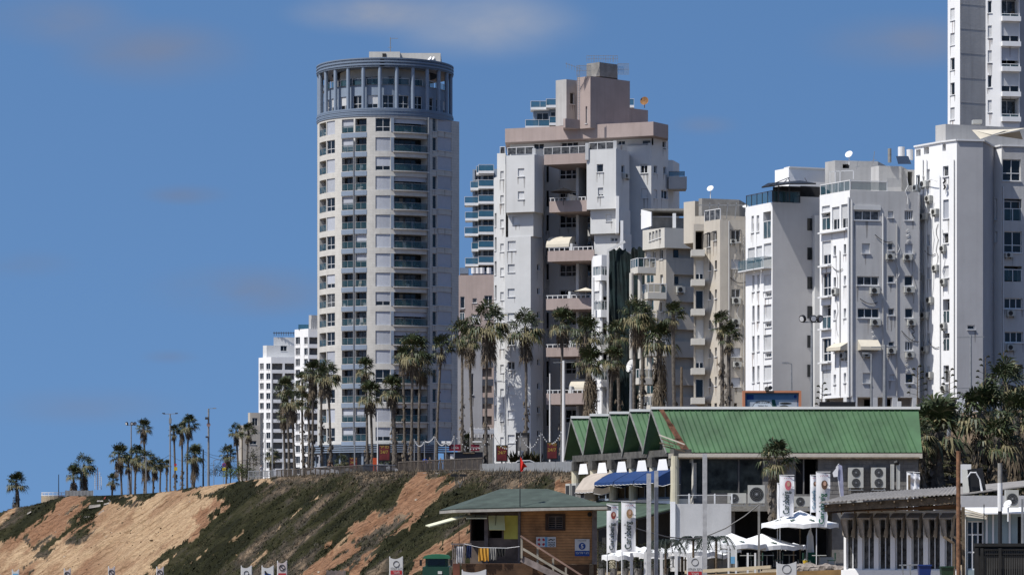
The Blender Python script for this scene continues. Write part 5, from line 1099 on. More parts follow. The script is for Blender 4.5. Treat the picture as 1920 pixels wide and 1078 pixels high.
def restaurant():
    b = thing('beach_restaurant', 'long beach restaurant with a ribbed green roof and zigzag gables on its left', 'restaurant', (X(1400, 214), 218, 3))
    Yn, Yf_ = 213.5, 232.0; n = 5; xr = X(1722, 216); zr = Z(767, 216); ze = Z(847, 213)
    nearX, farX = X(1222, Yn+2), X(1072, Yf_)
    def gx(t): return nearX+(farX-nearX)*t                      # ridge start along the skew side, t 0 near .. 1 far
    wid = (Yf_-Yn-.6)/4.5
    for i in range(n):
        t = i/(n-1); yr = 216+(233.2-216)*t; x0 = gx(t); x1 = xr if i == 0 else xr-.4*i
        yn, yf = yr-wid/2, yr+wid/2; dx = (gx(1)-gx(0))/(233.2-216)*wid/2
        rr = Z(767, 216)-.0; g = MB()
        A, B = Vector((x0, yr, zr)), Vector((x1, yr, zr)); C1, D1 = Vector((x0+abs(dx)+.35, yn, ze)), Vector((x1, yn, ze)); C2, D2 = Vector((x0-abs(dx)+.1, yf, ze)), Vector((x1, yf, ze))
        lay(g, [C1, D1, B, A], .06); lay(g, [A, B, D2, C2], .06)
        o = g.build('gable_roof', GR, b)
        rb = MB(); k = 0; L_ = x1-x0; stp = .36
        nr = int(L_/stp) if i == 0 else 5
        for k in range(1, nr+1):        # standing seams down the camera side
            q = k*stp; a = A+Vector((q, -.02, .03)); c = C1+Vector((q-(.0), -.03, .02)); 
            if c.x < D1.x: rb.bar(a, c, .05, .05)
        rb.build('seam', GR, o)
        cp = MB(); cp.box(x0-.05, yr-.16, zr, x1+.1 if i == 0 else x0+1.5, yr+.16, zr+.17); cp.build('ridge_cap', RCAP, o)
        bd = MB(); bd.bar(A+Vector((-.03,0,-.05)), C1+Vector((-.03,0,-.06)), .05, .13); bd.bar(A+Vector((-.03,0,-.05)), C2+Vector((-.03,0,-.06)), .05, .13); bd.build('barge_board', mat('barge', (.32,.33,.31), var=.2, sc=3) if i == 0 else bpy.data.materials['barge'], o)
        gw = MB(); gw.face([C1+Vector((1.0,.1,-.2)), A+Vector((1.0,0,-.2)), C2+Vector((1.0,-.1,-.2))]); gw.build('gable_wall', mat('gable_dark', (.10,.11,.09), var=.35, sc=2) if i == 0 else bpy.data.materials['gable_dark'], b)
    # rust patch and broken edge at the near corner
    rp_ = MB(); A = Vector((nearX, 216, zr)); C1 = Vector((gx(0)+.9, 216-wid/2, ze)); dn = (C1-A); 
    for (q0, q1, s0, s1) in ((.75, 1.05, 0, .42), (.95, 1.35, .35, .75), (1.1, 1.6, .7, 1.0)):
        rp_.face([A+dn*s0+Vector((q0-.3,-.09,.06)), A+dn*s1+Vector((q0,-.09,.06)), A+dn*s1+Vector((q1,-.09,.06)), A+dn*s0+Vector((q1-.3,-.09,.06))])
    rp_.build('rust_patch', RUST, b)
    for k, (a, c, m_) in enumerate((((1236,815),(1284,833),'canvas'), ((1240,822),(1282,838),'wood'), ((1237,830),(1262,836),'wood'), ((1244,836),(1284,846),'wood'))):
        q = MB(); q.bar(P(*a, 212.6-k*.05), P(*c, 212.2), .14, .08); q.build('broken_eave_board', M[m_], b)
    # long side walls
    Ynn = 214.0; W = Wall((X(1262, Ynn), Ynn), (X(1722, Ynn), Ynn)); zt = Z(850, Ynn); ops = [('win',1276,860,1318,926,dict(nv=1,fm='framedark',gm='shopglass')), ('win',1325,860,1385,926,dict(nv=1,fm='framedark',gm='shopglass')), ('win',1386,860,1430,926,dict(nv=1,fm='framedark',gm='shopglass')), ('dark',1492,860,1506,926,dict(dep=.4)), ('dark',1508,860,1534,926,dict(dep=2.5))]
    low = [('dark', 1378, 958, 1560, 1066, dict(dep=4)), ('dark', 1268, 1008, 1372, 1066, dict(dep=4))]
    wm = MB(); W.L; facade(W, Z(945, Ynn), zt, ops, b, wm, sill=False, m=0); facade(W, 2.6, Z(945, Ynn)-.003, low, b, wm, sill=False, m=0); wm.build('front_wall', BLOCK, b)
    jn = MB()
    for r_ in range(9):
        zz = Z(862+r_*8, Ynn); 
        u0, u1 = W.u_at(1546), W.u_at(1715); wbox(jn, W, u0, u1, zz, zz+.012, .002, .012)
        for k in range(12): uu = u0+(u1-u0)*(k+.5*(r_ % 2))/12; wbox(jn, W, uu, uu+.012, zz, zz-.26 if False else zz+.27, .002, .011)
    jn.build('block_joints', mat('mortar_dark', (.12,.115,.11), var=.1), b)
    q = MB(); wbox(q, W, -.3, W.L+.2, zt-.32, zt, .01, .5); q.build('eave_beam', M['beige'], b)
    q = MB(); wbox(q, W, W.u_at(1263), W.u_at(1560), Z(958, Ynn), Z(945, Ynn), .003, .9); q.build('terrace_slab', M['concrete'], b)
    q = MB(); wbox(q, W, 0, W.L, Z(860, Ynn), Z(857, Ynn), .51, .53); q.build('eave_trim', M['wood'], b)
    # back and right closing walls
    q = MB(); q.face([(X(1722,Ynn),Ynn,2.6), (X(1722,Ynn),232,2.6), (X(1722,Ynn),232,ze), (X(1722,Ynn),Ynn,ze)]); q.face([(X(1722,Ynn),232,2.6), (farX+2,234,2.6), (farX+2,234,ze), (X(1722,Ynn),232,ze)]); q.build('rear_wall', BLOCK, b)
    # skew left side: columns, windows, band, beam
    A = (X(1263, 213.6), 213.6); B = (X(1077, 231.5), 231.5); S_ = Wall(B, A); zt = Z(852, 214); inner = Wall((B[0]+1.3, B[1]), (A[0]+1.3, A[1]))
    wm = MB(); ops = []
    for k in range(5):
        u0 = inner.L*(k+.12)/5; u1 = inner.L*(k+.92)/5; q = MB(); z0, z1 = Z(936, 222), Z(872, 222)
        wpanel(q, inner, u0, u1, z0, z1, -.35); w_ = q.build('window', CURT if k > 0 else M['dark'], b); frame(inner, u0, u1, z0, z1, -.3, 2, 0, M['bluepanel'], w_, t=.14); ops.append((u0, u1, z0, z1, .35))
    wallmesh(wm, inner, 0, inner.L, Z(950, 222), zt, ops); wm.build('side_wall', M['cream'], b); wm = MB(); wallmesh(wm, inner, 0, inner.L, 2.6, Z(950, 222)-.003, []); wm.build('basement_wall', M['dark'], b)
    bm_ = MB(); wbox(bm_, S_, -.3, S_.L+.2, zt-.1, zt+.35, -1.2, .05); bm_.build('ring_beam', mat('dark_recess_concrete', (.13,.125,.115), var=.35, sc=2, bump=.4), b)  # weathered concrete, with the recess shade under the gables put into its colour
    bm_ = MB(); wbox(bm_, S_, 0, S_.L, Z(950, 222), Z(937, 222), -1.25, .1); bm_.build('floor_band', M['cream'], b)
    for k in range(6):
        u = S_.L*k/5; p = S_.p(min(u, S_.L-.05), 0, -.1); c = MB(); c.tube([(p.x,p.y,2.6), (p.x,p.y,zt-.1)], .30, 12); c.build('column', CYEL, b, smooth=False)
        h_ = MB(); wbox(h_, S_, max(0, u-.42), min(S_.L, u+.42), zt-.75, zt-.1, -.5, .22); h_.build('column_head', bpy.data.materials['dark_recess_concrete'], b)
    for k in range(5):
        u = S_.L*(k+.5)/5; a, c = zt-.12, zt-1.0; q = MB(); q.face([S_.p(u-1.0, c, .03), S_.p(u+1.0, c, .03), S_.p(u+.65, a-.15, .03), S_.p(u-.65, a-.15, .03)]); q.build('infill_panel', M['whiteb'], b)
    # awnings, three blue and one cream
    for k in range(4):
        i = 4-k; u0 = S_.L*(i+.02)/5; u1 = S_.L*(i+.98)/5; zt_, zb_ = zt-.85, zt-.85-(1.05 if k < 3 else 1.5); aw = MB(); m_ = BLUEC if k < 3 else mat('aged_canvas', (.54,.47,.40), var=.1); nseg = 10
        pr = [(-.5, zt_), (.1, zt_-.16), (.75, zt_-.48), (1.35, zb_+.22)]
        for (d0, z0), (d1, z1) in zip(pr, pr[1:]):
            for s in range(nseg):
                a, c = u0+(u1-u0)*s/nseg, u0+(u1-u0)*(s+1)/nseg; sg0, sg1 = -.03*math.sin(3.14*s/nseg), -.03*math.sin(3.14*(s+1)/nseg); aw.face([S_.p(a, z1+sg0, d1), S_.p(c, z1+sg1, d1), S_.p(c, z0+sg1, d0), S_.p(a, z0+sg0, d0)])
        for s in range(nseg*2):        # scalloped valance
            a, c = u0+(u1-u0)*s/nseg/2, u0+(u1-u0)*(s+1)/nseg/2; sg = -.03*math.sin(3.14*(s+.5)/nseg/2); aw.face([S_.p(a, zb_+.06*(s % 2)+sg, 1.38), S_.p(c, zb_+.06*((s+1) % 2)+sg, 1.38), S_.p(c, pr[-1][1]+sg, 1.35), S_.p(a, pr[-1][1]+sg, 1.35)])
        for u in (u0, u1):
            for (d0, z0), (d1, z1) in zip(pr, pr[1:]): aw.face([S_.p(u, z0, d0), S_.p(u, z1, d1), S_.p(u, zb_-.1+.12*math.sin(d1*7), d1), S_.p(u, zb_-.1+.12*math.sin(d0*7), d0)])
        o = aw.build('awning', m_, b); tr = MB(); tr.tube([S_.p(u0+(u1-u0)*s/nseg, zb_-.02-.03*math.sin(3.14*s/nseg)+.03*(s % 2), 1.4) for s in range(nseg+1)], .02, 4); tr.tube([S_.p(u1+.02, zb_-.1+.12*math.sin(d_*7), d_) for d_ in (-.5, .1, .75, 1.35)], .02, 4); tr.build('edge_rope', M['frame'], o)
    # small white piping on the blue awnings is their edge rope
    # sign on the floor band
    SG = bpy.data.materials.get('sign_dark') or mat('sign_dark', (.05,.06,.06), var=0)
    sp_ = MB(); p0, p1 = S_.L*.80, S_.L*.99; wbox(sp_, S_, p0, p1, Z(958, 215), Z(939, 215), .12, .18); o = sp_.build('name_board', M['whiteb'], b)
    # three box air conditioners under the cream awning, on the side
    for k, u in enumerate((.6, 1.9, 3.6)):
        q = MB(); wbox(q, S_, u, u+.9, Z(935, 225), Z(904, 225), .1, .9); o = q.build('air_conditioner', M['acwhite'], b); g = MB(); wbox(g, S_, u+.1, u+.8, Z(932, 225), Z(908, 225), .903, .92); g.build('fan_grille', M['acdark'], o)
    # green lean to roof below the side
    q = MB(); lay(q, [P(1105, 992, 209), P(1262, 952, 208), P(1262, 944, 213), P(1118, 938, 226)], .08); q.build('lower_roof', mat('dusty_green_sheet', (.075,.115,.08), var=.25, sc=1), b)
    q = MB(); q.bar(P(1118, 992, 209.2), P(1262, 955, 208.2), .12, .16); q.build('lower_eave', M['framedark'], b)
    # white partition box in front of the terrace
    q = MB(); q.box(X(1266, 206), 206, 2.6, X(1371, 206), 206.15, Z(944, 206)); q.build('screen_wall', M['greyshade2'], b)
    q = MB(); q.box(X(1257, 206), 205.8, 2.6, X(1266, 206)-.003, 206.2, Z(940, 206)); q.build('screen_post', M['whiteb'], b)
    q = MB()
    for px in (1292, 1340, 1372): q.bar(P(px, 944, 206.5), P(px, 925, 206.5), .09)
    q.bar(P(1270, 928, 206.5), P(1372, 928, 206.5), .03); q.build('guard_rail', M['frame'], b)
    # small blue sign light on the glass, reflection like
    return b
rest = restaurant()
def box_ac(px0, py0, px1, py1, Y, label, fans=1, d=.45, fc=None, bracket=True, grp='air conditioners outside the restaurants'):
    t = thing('air_conditioner', label, 'air conditioner', P((px0+px1)/2, py1, Y), grp); q = MB(); x0, x1, z0, z1 = X(px0, Y), X(px1, Y), Z(py1, Y), Z(py0, Y); q.box(x0, Y, z0, x1, Y+d, z1); q.build('body', M['acwhite'], t)
    for k in range(fans):
        h = (z1-z0)/fans; cz = z0+h*(k+.5); r_ = min(h, x1-x0)*.42; cx = (x0+x1)/2-(x1-x0)*(.0 if fans > 1 else .15 if (x1-x0) > 1.2*h else 0)
        f = MB(); f.disc((cx, Y-.01, cz), (0,-1,0), r_, .03, 18); o = f.build('fan_grille', M['acdark'], t); g = MB()
        for rr in (.35, .6, .85):
            c = circle(Vector((cx, Y-.035, cz)), Vector((1,0,0)), Vector((0,0,1)), r_*rr, 16)
            for a, e in zip(c, c[1:]+c[:1]): g.bar(a, e, .012)
        g.disc((cx, Y-.045, cz), (0,-1,0), r_*.2, .02, 10); g.build('fan_guard', M['steel'], o)
    if bracket:
        f = MB(); f.box(x0+.08, Y+.02, z0-.12, x0+.14, Y+d, z0-.003); f.box(x1-.14, Y+.02, z0-.12, x1-.08, Y+d, z0-.003); f.box(x0, Y+.02, z0-.18, x1, Y+.08, z0-.123); f.build('bracket', M['steel'], t)
    return t
box_ac(1591, 876, 1619, 914, 213.4, 'tall two fan air conditioner on the block wall, left one of two', 2)
box_ac(1634, 876, 1661, 914, 213.4, 'tall two fan air conditioner on the block wall, right one of two', 2)
box_ac(1365, 924, 1399, 943, 212, 'wide air conditioner with a black fan at the end of the white screen wall')
box_ac(1403, 909, 1434, 943, 211.5, 'large square air conditioner with a grey grille beside the short palm')
box_ac(1490, 930, 1520, 949, 212, 'wide air conditioner behind the beer banners')
box_ac(1590, 929, 1618, 943, 209, 'low air conditioner just above the left end of the corrugated roof', bracket=False)
def ducts():
    t = thing('duct_pair', 'two grey white vertical ducts against the block wall', 'duct', P(1677, 918, 213.3)); 
    for px in (1673, 1684):
        q = MB(); q.bar(P(px, 917, 213.2), P(px, 870, 213.2), .22, .22, m=0); q.bar(P(px-2, 917, 213.1), P(px-2, 872, 213.1), .05); q.build('duct', M['acwhite'], t)
    q = MB(); q.tube([P(1678, 868, 213.1), P(1684, 866, 213)], .16, 8); q.build('camera_head', M['black'], t)
ducts()
# ================= lifeguard hut =================
TEAK = mat('reddish_timber', (.52,.27,.12), rough=.75, var=.3, sc=1.4, bump=.1); lined(TEAK, .13, 'Z', .7, .75)
TEAK2 = mat('brown_timber', (.14,.075,.04), rough=.8, var=.3, sc=2); lined(TEAK2, .16, 'Z', .5, .5)
GREYW = mat('grey_timber', (.24,.20,.19), rough=.85, var=.25, sc=3, bump=.2)
YEL = mat('pale_yellow_board', (.62,.60,.28), rough=.7, var=.1); YEL2 = mat('pale_cream_board', (.90,.90,.66), rough=.7, var=.1)
SHING = mat('green_shingle', (.075,.10,.085), rough=.9, var=.2, sc=1.5, bump=.4, streak=.2); lined(SHING, .16, 'Z', .4, .15)
SW = mat('sign_white', (.78,.78,.78), var=.02); SBLUE = mat('sign_blue', (.02,.08,.33), var=.05); SRED = mat('sign_red', (.55,.04,.05), var=.05); SBLK = mat('sign_ink', (.02,.02,.02), var=0); SLB = mat('sign_light_blue', (.20,.50,.80), var=.05)
UX, UZ = Vector((1,0,0)), Vector((0,0,1))
def hut():
    Y = 150.0; b = thing('lifeguard_hut', 'reddish timber lifeguard hut with a dark green hipped roof and propped shutters', 'lifeguard hut', (X(995, Y), Y, 0))
    zf, zt = Z(1057, Y), Z(957, Y); A = (X(881, Y), Y+.35); B = (X(1119, Y), Y-.35); W = Wall(A, B); wm = MB(); uc = W.u_at(976)
    ops = [('dark', 883, 972, 908, 1013, dict(dep=1.8)), ('dark', 917, 970, 941, 1008, dict(dep=1.5))]
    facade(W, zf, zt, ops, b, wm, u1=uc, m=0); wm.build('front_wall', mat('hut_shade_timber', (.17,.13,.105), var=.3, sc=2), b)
    wm = MB(); hol = []; q = W.rect(1028, 967, 1055, 990); hol.append((*q, .12)); wallmesh(wm, W, uc, W.L, zf, zt, hol); wm.build('plank_wall', TEAK, b)
    g = MB(); wpanel(g, W, *q, -.12); w_ = g.build('window', M['dark'], b); frame(W, q[0]-.02, q[1]+.02, q[2]-.02, q[3]+.02, -.1, 2, 0, GREYW, w_, t=.05)
    lv = MB()
    for k in range(5): zz = q[2]+.08+k*.1; wbox(lv, W, q[0], q[1], zz, zz+.03, -.09, -.03)
    lv.build('louvres', GREYW, w_); sf = MB(); 
    for (a, c, d, e) in ((q[0]-.13, q[1]+.13, q[3], q[3]+.1), (q[0]-.13, q[1]+.13, q[2]-.1, q[2])): wbox(sf, W, a, c, d, e, .003, .05)
    wbox(sf, W, q[0]-.13, q[0], q[2], q[3], .003, .049); wbox(sf, W, q[1], q[1]+.13, q[2], q[3], .003, .049); sf.build('surround', mat('dark_timber', (.07,.045,.035), var=.3), w_)
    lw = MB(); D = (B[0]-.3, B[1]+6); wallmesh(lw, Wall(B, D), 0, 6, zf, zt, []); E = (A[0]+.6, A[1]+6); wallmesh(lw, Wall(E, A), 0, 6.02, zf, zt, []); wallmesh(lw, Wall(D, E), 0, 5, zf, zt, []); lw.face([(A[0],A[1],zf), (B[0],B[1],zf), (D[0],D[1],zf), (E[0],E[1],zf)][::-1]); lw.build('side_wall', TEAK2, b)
    for px, wd in ((912, .17), (1115, .22), (974, .12)):
        u = W.u_at(px); p = MB(); wbox(p, W, u-wd/2, u+wd/2, zf, zt, .004, .1); p.build('corner_post', GREYW, b)
    # yellow boards: closed one, and propped flaps
    u0, u1, z0, z1 = W.rect(945, 966, 973, 1010); p = MB(); wbox(p, W, u0, u1, z0, z1, .004, .04); p.build('closed_shutter', mat('olive_yellow_board', (.75,.68,.14), var=.12), b)
    def flap(r, out, drop, m_):
        u0, u1, z0, z1 = W.rect(*r); p = MB(); lay(p, [W.p(u0, z1, .05), W.p(u1, z1, .05), W.p(u1+.1, z1-drop, out), W.p(u0+.1, z1-drop, out)], .04); o = p.build('propped_shutter', m_, b); s = MB(); s.bar(W.p((u0+u1)/2, z1-drop, out), W.p((u0+u1)/2, z1+.1, .1), .02); s.build('stay', M['black'], o)
    flap((875, 966, 914, 973), 1.0, .16, YEL2); flap((916, 967, 946, 993), .55, .66, mat('lemon_board', (.92,.92,.50), var=.08))
    p = MB(); lay(p, [P(868, 966, 152), P(880, 968, 150.5), P(806, 988, 149.5), P(798, 986, 151)], .05); p.build('propped_shutter', YEL2, b)
    p = MB(); p.bar(P(862, 1055, 150.5), P(860, 972, 150.8), .03); p.bar(P(870, 968, 150.8), P(874, 976, 150.6), .05); p.build('stay', M['black'], b)
    # roof
    FL, FRt, BL, BR = P(855, 953, 149), P(1139, 947, 147.6), P(826, 961, 155.5), P(1146, 956, 155.5); R0, R1 = P(939, 916, 152.3), P(1027, 916, 151.7)
    BL.z = FL.z-.02; BR.z = FRt.z; BL.x = X(824, 155.5)
    r = MB(); 
    for f in ((FL, FRt, R1, R0), (BL, FL, R0), (FRt, BR, R1), (BR, BL, R0, R1)): lay(r, f, .05)
    r.build('roof', SHING, b); f = MB(); dn = Vector((0,0,-.18))
    for a, c in ((FL, FRt), (BL, FL), (FRt, BR)): lay(f, [a+dn, c+dn, c-Vector((0,0,.052)), a-Vector((0,0,.052))], .04)
    f.face([FL+dn, FRt+dn, BR+dn, BL+dn][::-1]); f.build('fascia', mat('pale_fascia', (.42,.40,.36), var=.15, sc=4), b)
    # flag mast with a red flag
    m_ = MB(); m_.tube([P(975, 1078, 148.5), P(975, 838, 148.5)], .022, 6); m_.build('mast', M['black'], b)
    fl = MB(); fc = [P(975.5, 855, 148.5), P(981, 866, 148.3), P(989, 875, 148.4), P(983, 876, 148.6), P(980, 882, 148.4), P(976, 884, 148.5)]; fl.face(fc); fl.face([q+Vector((0,.01,0)) for q in fc][::-1]); fl.build('red_flag', mat('red_cloth', (.75,.03,.02), var=.1), b)
    # deck, rails, clothes line support
    dk = MB(); dk.box(X(866, 149), 147.9, Z(1100, 149)-.2, X(1018, 149), 149.6, Z(1056, 149)); dk.build('deck', TEAK2, b)
    for px in (850, 868, 1010, 1105): q = MB(); q.box(X(px, 149.4), 149.5, -.2, X(px, 149.4)+.2, 149.7, zf-.01); q.build('stilt', M['wood'], b)
    lwv = MB(); wallmesh(lwv, W, W.u_at(1000), W.L, 0.2, zf-.003, []); lwv.build('lower_wall', TEAK2, b)
    for k in range(6): q = MB(); x = X(848+k*3.2, 149.2); q.box(x, 149.2, Z(1060, 149), x+.045, 149.25, Z(1020, 149)); q.build('rail_slat', GREYW, b)
    q = MB(); q.box(X(846, 149), 149.15, Z(1021, 149), X(884, 149), 149.3, Z(1018, 149)); q.build('rail', GREYW, b); q = MB(); q.box(X(868, 148), 147.95, Z(1056, 148), X(872, 148), 148.05, Z(1018, 148)); q.build('rail_post', GREYW, b)
    # box under left end
    q = MB(); q.box(X(849, 149), 149, -.2, X(862, 149), 149.4, Z(1056, 149)); q.build('red_locker', mat('brick_red_board', (.25,.09,.06), var=.3), b)
    # stair going down to the right
    st = MB(); a0, a1 = P(978, 1047, 147.6), P(1082, 1098, 146.6)
    st.bar(a0, a1, .06, .28); st.build('stringer', GREYW, b)
    for (pt, pb) in (((978,1006),(978,1046)), ((1008,1024),(1008,1061)), ((1037,1046),(1037,1082)), ((1061,1063),(1061,1095))):
        q = MB(); q.bar(P(pt[0], pt[1], 147.5), P(pb[0], pb[1], 147.5), .09); q.build('stair_post', mat('pale_timber', (.42,.38,.31), var=.2) if not bpy.data.materials.get('pale_timber') else bpy.data.materials['pale_timber'], b)
    q = MB(); q.bar(P(976, 1004, 147.45), P(1098, 1083, 146.9), .1, .07); q.build('handrail', mat('red_brown_rail', (.30,.19,.15), var=.2), b); q = MB(); q.bar(P(980, 1028, 147.5), P(1080, 1088, 147.1), .07, .1); q.build('mid_rail', bpy.data.materials['pale_timber'], b)
    # lifebuoy and swimmer sign
    def plate(px0, py0, px1, py1, m_, name='plate', d=.05, par=b):
        u0, u1, z0, z1 = W.rect(px0, py0, px1, py1); p = MB(); wbox(p, W, u0, u1, z0, z1, .004, d); return p.build(name, m_, par), u0, u1, z0, z1
    s, u0, u1, z0, z1 = plate(1005.5, 1006, 1042.5, 1025, SW, 'safety_sign'); um = (u0+u1)/2; n_ = MB(); c = W.p(u0+.24, (z0+z1)/2, .06)
    p = MB(); wbox(p, W, um-.05, um+.06, z0+.01, z1-.01, .052, .056); p.build('blue_stripe', SLB, s)
    for k in range(4):
        p = MB(); a0_ = math.pi/2*k+math.pi/4; ring = []
        for e in (-.38, 0, .38): ring.append((a0_+e))
        for e0, e1 in zip(ring, ring[1:]): p.face([c+W.U*math.cos(e0)*.2+UZ*math.sin(e0)*.2, c+W.U*math.cos(e1)*.2+UZ*math.sin(e1)*.2, c+W.U*math.cos(e1)*.10+UZ*math.sin(e1)*.10, c+W.U*math.cos(e0)*.10+UZ*math.sin(e0)*.10][::-1])
        p.build('lifebuoy_mark', SRED, s)
    for k in range(3):
        p = MB(); pts = [W.p(um+.1+i*.035, z0+.06+k*.075+.02*math.sin(i*1.57), .06) for i in range(10)]; p.tube(pts, .013, 4); p.build('wave_mark', SBLK, s)
    p = MB(); p.tube([W.p(um+.12, z0+.30, .06), W.p(um+.22, z0+.36, .06), W.p(um+.34, z0+.31, .06)], .022, 5); p.disc(W.p(um+.38, z0+.35, .06), -W.Nn, .028, .01); p.build('swimmer_mark', SBLK, s)
    s, u0, u1, z0, z1 = plate(1078, 1010, 1105.5, 1042, SW, 'beach_sign'); p = MB(); wbox(p, W, u0, u1, z0, z0+.25, .052, .056); p.build('blue_band', SBLUE, s)
    c = W.p((u0+u1)/2, z0+.46, .058); p = MB(); p.disc(c, -W.Nn, .16, .006, 24); p.build('blue_disc', SBLUE, s)
    nU = W.U
    text('numeral', '5', .2, c+W.Nn*.006, nU, UZ, SW, s, bold=.03); text('lettering', 'ימורד ףוח', .13, W.p((u0+u1)/2, z0+.125, .058), nU, UZ, SW, s, maxw=.6); text('lettering', 'הלצה תנחת', .06, W.p((u0+u1)/2, z1-.07, .055), nU, UZ, SBLK, s, maxw=.4)
    lam = MB(); lam.disc(W.p(W.u_at(1106), Z(964, Y), .15), (0,-1,.2), .1, .12); lam.build('lamp', M['black'], b)
    return b
hut()
def cloth(name, label, px0, px1, py0, py1, Y, m_, wav=.05, cat='laundry', grp='laundry on the hut rail', taper=0):
    q = MB(); nx, nz = 12, 6; g = [[None]*(nz+1) for _ in range(nx+1)]
    for i in range(nx+1):
        for j in range(nz+1):
            px = px0+(px1-px0)*i/nx; px += (px-(px0+px1)/2)*(-taper)*(1-j/nz); py = py1+(py0-py1)*j/nz+(1-j/nz)*1.5*math.sin(i*1.1); g[i][j] = P(px, py, Y)+Vector((0, -wav*math.sin(i*1.6+j*.3)*(1-.5*j/nz), 0))
    for i in range(nx):
        for j in range(nz): q.face([g[i][j], g[i+1][j], g[i+1][j+1], g[i][j+1]])
    o = q.build(name, m_, None, smooth=True); tag(o, label, cat, grp)
WH = mat('white_cloth', (.74,.73,.76), var=.05); ORY = mat('amber_towel', (.70,.36,.05), var=.12); NV = mat('navy_cloth', (.015,.03,.10), var=.2); GYC = mat('grey_cloth', (.33,.32,.30), var=.1)
cloth('towel', 'amber yellow towel hanging on the hut rail', 897, 916, 1027, 1051, 147.7, ORY); cloth('towel', 'dull olive grey towel beside the amber one', 917, 930, 1027, 1049, 147.75, GYC)
cloth('shorts', 'black shorts hanging right of the towels', 930, 949, 1027, 1042, 147.7, SBLK, taper=.3); cloth('shirt', 'long white shirt hanging at the left end of the hut deck', 856, 868, 1024, 1055, 147.6, WH, .09); cloth('shirt', 'navy shirt hanging left of the amber towel', 874, 884, 1022, 1046, 147.8, NV)
cl = MB(); cl.tube([P(870, 1019, 147.9), P(900, 1026, 147.9), P(950, 1027, 147.9), P(974, 1024, 147.9)], .012, 4); o = cl.build('clothes_line', M['frame']); tag(o, 'thin white clothes line along the hut deck', 'clothes line')
# ================= green truck =================
def truck():
    Y = 158; t = thing('truck', 'dark green truck with a rounded cab, parked left of the lifeguard hut', 'truck', (X(818, Y), Y, 0)); G = mat('dark_green_paint', (.012,.07,.045), rough=.4, var=.12, spec=.5); G2 = mat('faded_green_roof', (.04,.20,.11), rough=.6, var=.12)
    x0, x1 = X(793, Y), X(843, Y); zb, zs, zt = .9, Z(1062, Y), Z(1044, Y); q = MB(); q.box(x0+.0, Y-.9, zb, x1, Y+5, zs); q.build('body', G, t)
    q = MB(); q.box(x0+.12, Y, zs+.003, x1-.08, Y+1.5, zt); q.build('cab', G, t); q = MB(); n_ = 8
    for k in range(n_):
        a0, a1 = math.pi*k/n_, math.pi*(k+1)/n_; xm, hw = (x0+x1)/2+.02, (x1-x0)/2; q.face([(xm-hw*math.cos(a0), Y-.15, zt+.15*math.sin(a0)), (xm-hw*math.cos(a1), Y-.15, zt+.15*math.sin(a1)), (xm-hw*math.cos(a1), Y+1.6, zt+.15*math.sin(a1)), (xm-hw*math.cos(a0), Y+1.6, zt+.15*math.sin(a0))][::-1])
    q.face([((x0+x1)/2+.02-(x1-x0)/2*math.cos(math.pi*k/n_), Y-.15, zt+.15*math.sin(math.pi*k/n_)) for k in range(n_+1)]); q.box(x0+.02, Y-.15, zt-.07, x1+.02, Y+1.6, zt); q.build('roof', G2, t)
    q = MB(); q.box(x0+.26, Y-.02, zs+.08, x1-.22, Y-.003, zt-.1); o = q.build('windscreen', M['glass'], t); q = MB(); q.bar((x0+.7, Y-.03, zs+.08), (x0+.9, Y-.03, zt-.25), .02); q.build('wiper', M['black'], o)
    for x, s in ((x0, -1), (x1, 1)):
        q = MB(); q.box(x+s*.1-.06, Y-.25, zs+.05, x+s*.1+.06, Y-.2, zs+.35); q.bar((x, Y, zs+.3), (x+s*.1, Y-.2, zs+.3), .02); q.build('mirror', M['black'], t)
    q = MB(); q.box(x0+.75, Y-.93, zs-.34, x0+.95, Y-.91, zs-.2); q.build('plate', SW, t)
    for x in (x0+.2, x1-.2):
        for yy in (Y-.3, Y+3.8): q = MB(); q.tube([(x-.13, yy, .48), (x+.13, yy, .48)], .48, 18); o = q.build('wheel', M['black'], t); q = MB(); q.tube([(x-.14, yy, .48), (x+.14, yy, .48)], .22, 12); q.build('rim', M['steel'], o)
    for x in (x0+.25, x1-.25): q = MB(); q.disc((x, Y-.92, 1.3), (0,-1,0), .12, .05); q.build('headlight', M['frame'], t)
truck()
# ================= poles, beer banners =================
def post(px, y0, y1, Y, wd, label, m_='frame', cat='post', grp=None, name='post'):
    q = MB(); a, c = P(px, y1, Y), P(px, y0, Y); q.bar(a, c, wd, wd); o = q.build(name, M[m_] if isinstance(m_, str) else m_); tag(o, label, cat, grp); return o
PW = mat('weathered_white_timber', (.56,.56,.57), var=.15, sc=3, bump=.2)
post(1216.5, 887, 1120, 180, .24, 'left of the two tall white square posts before the blue awnings', PW, grp='tall white posts'); post(1230.5, 882, 1120, 180.5, .22, 'right of the two tall white square posts before the blue awnings', PW, grp='tall white posts')
post(1321.5, 850, 1120, 179, .24, 'tallest white square post, before the white screen wall', PW, grp='tall white posts')
post(1423, 942, 1120, 185, .12, 'thin mottled grey pole in front of the parasols', 'concrete')
BG = mat('banner_green', (.03,.22,.12), var=.05); SKIN = mat('portrait_skin', (.62,.38,.28), var=.1); HAIRR = mat('portrait_red_hair', (.30,.05,.04), var=.2); HAIRB = mat('portrait_brown_hair', (.14,.08,.05), var=.2)
BT = mat('banner_cloth', (.98,.98,1.0), rough=.8, var=.04, sc=2)
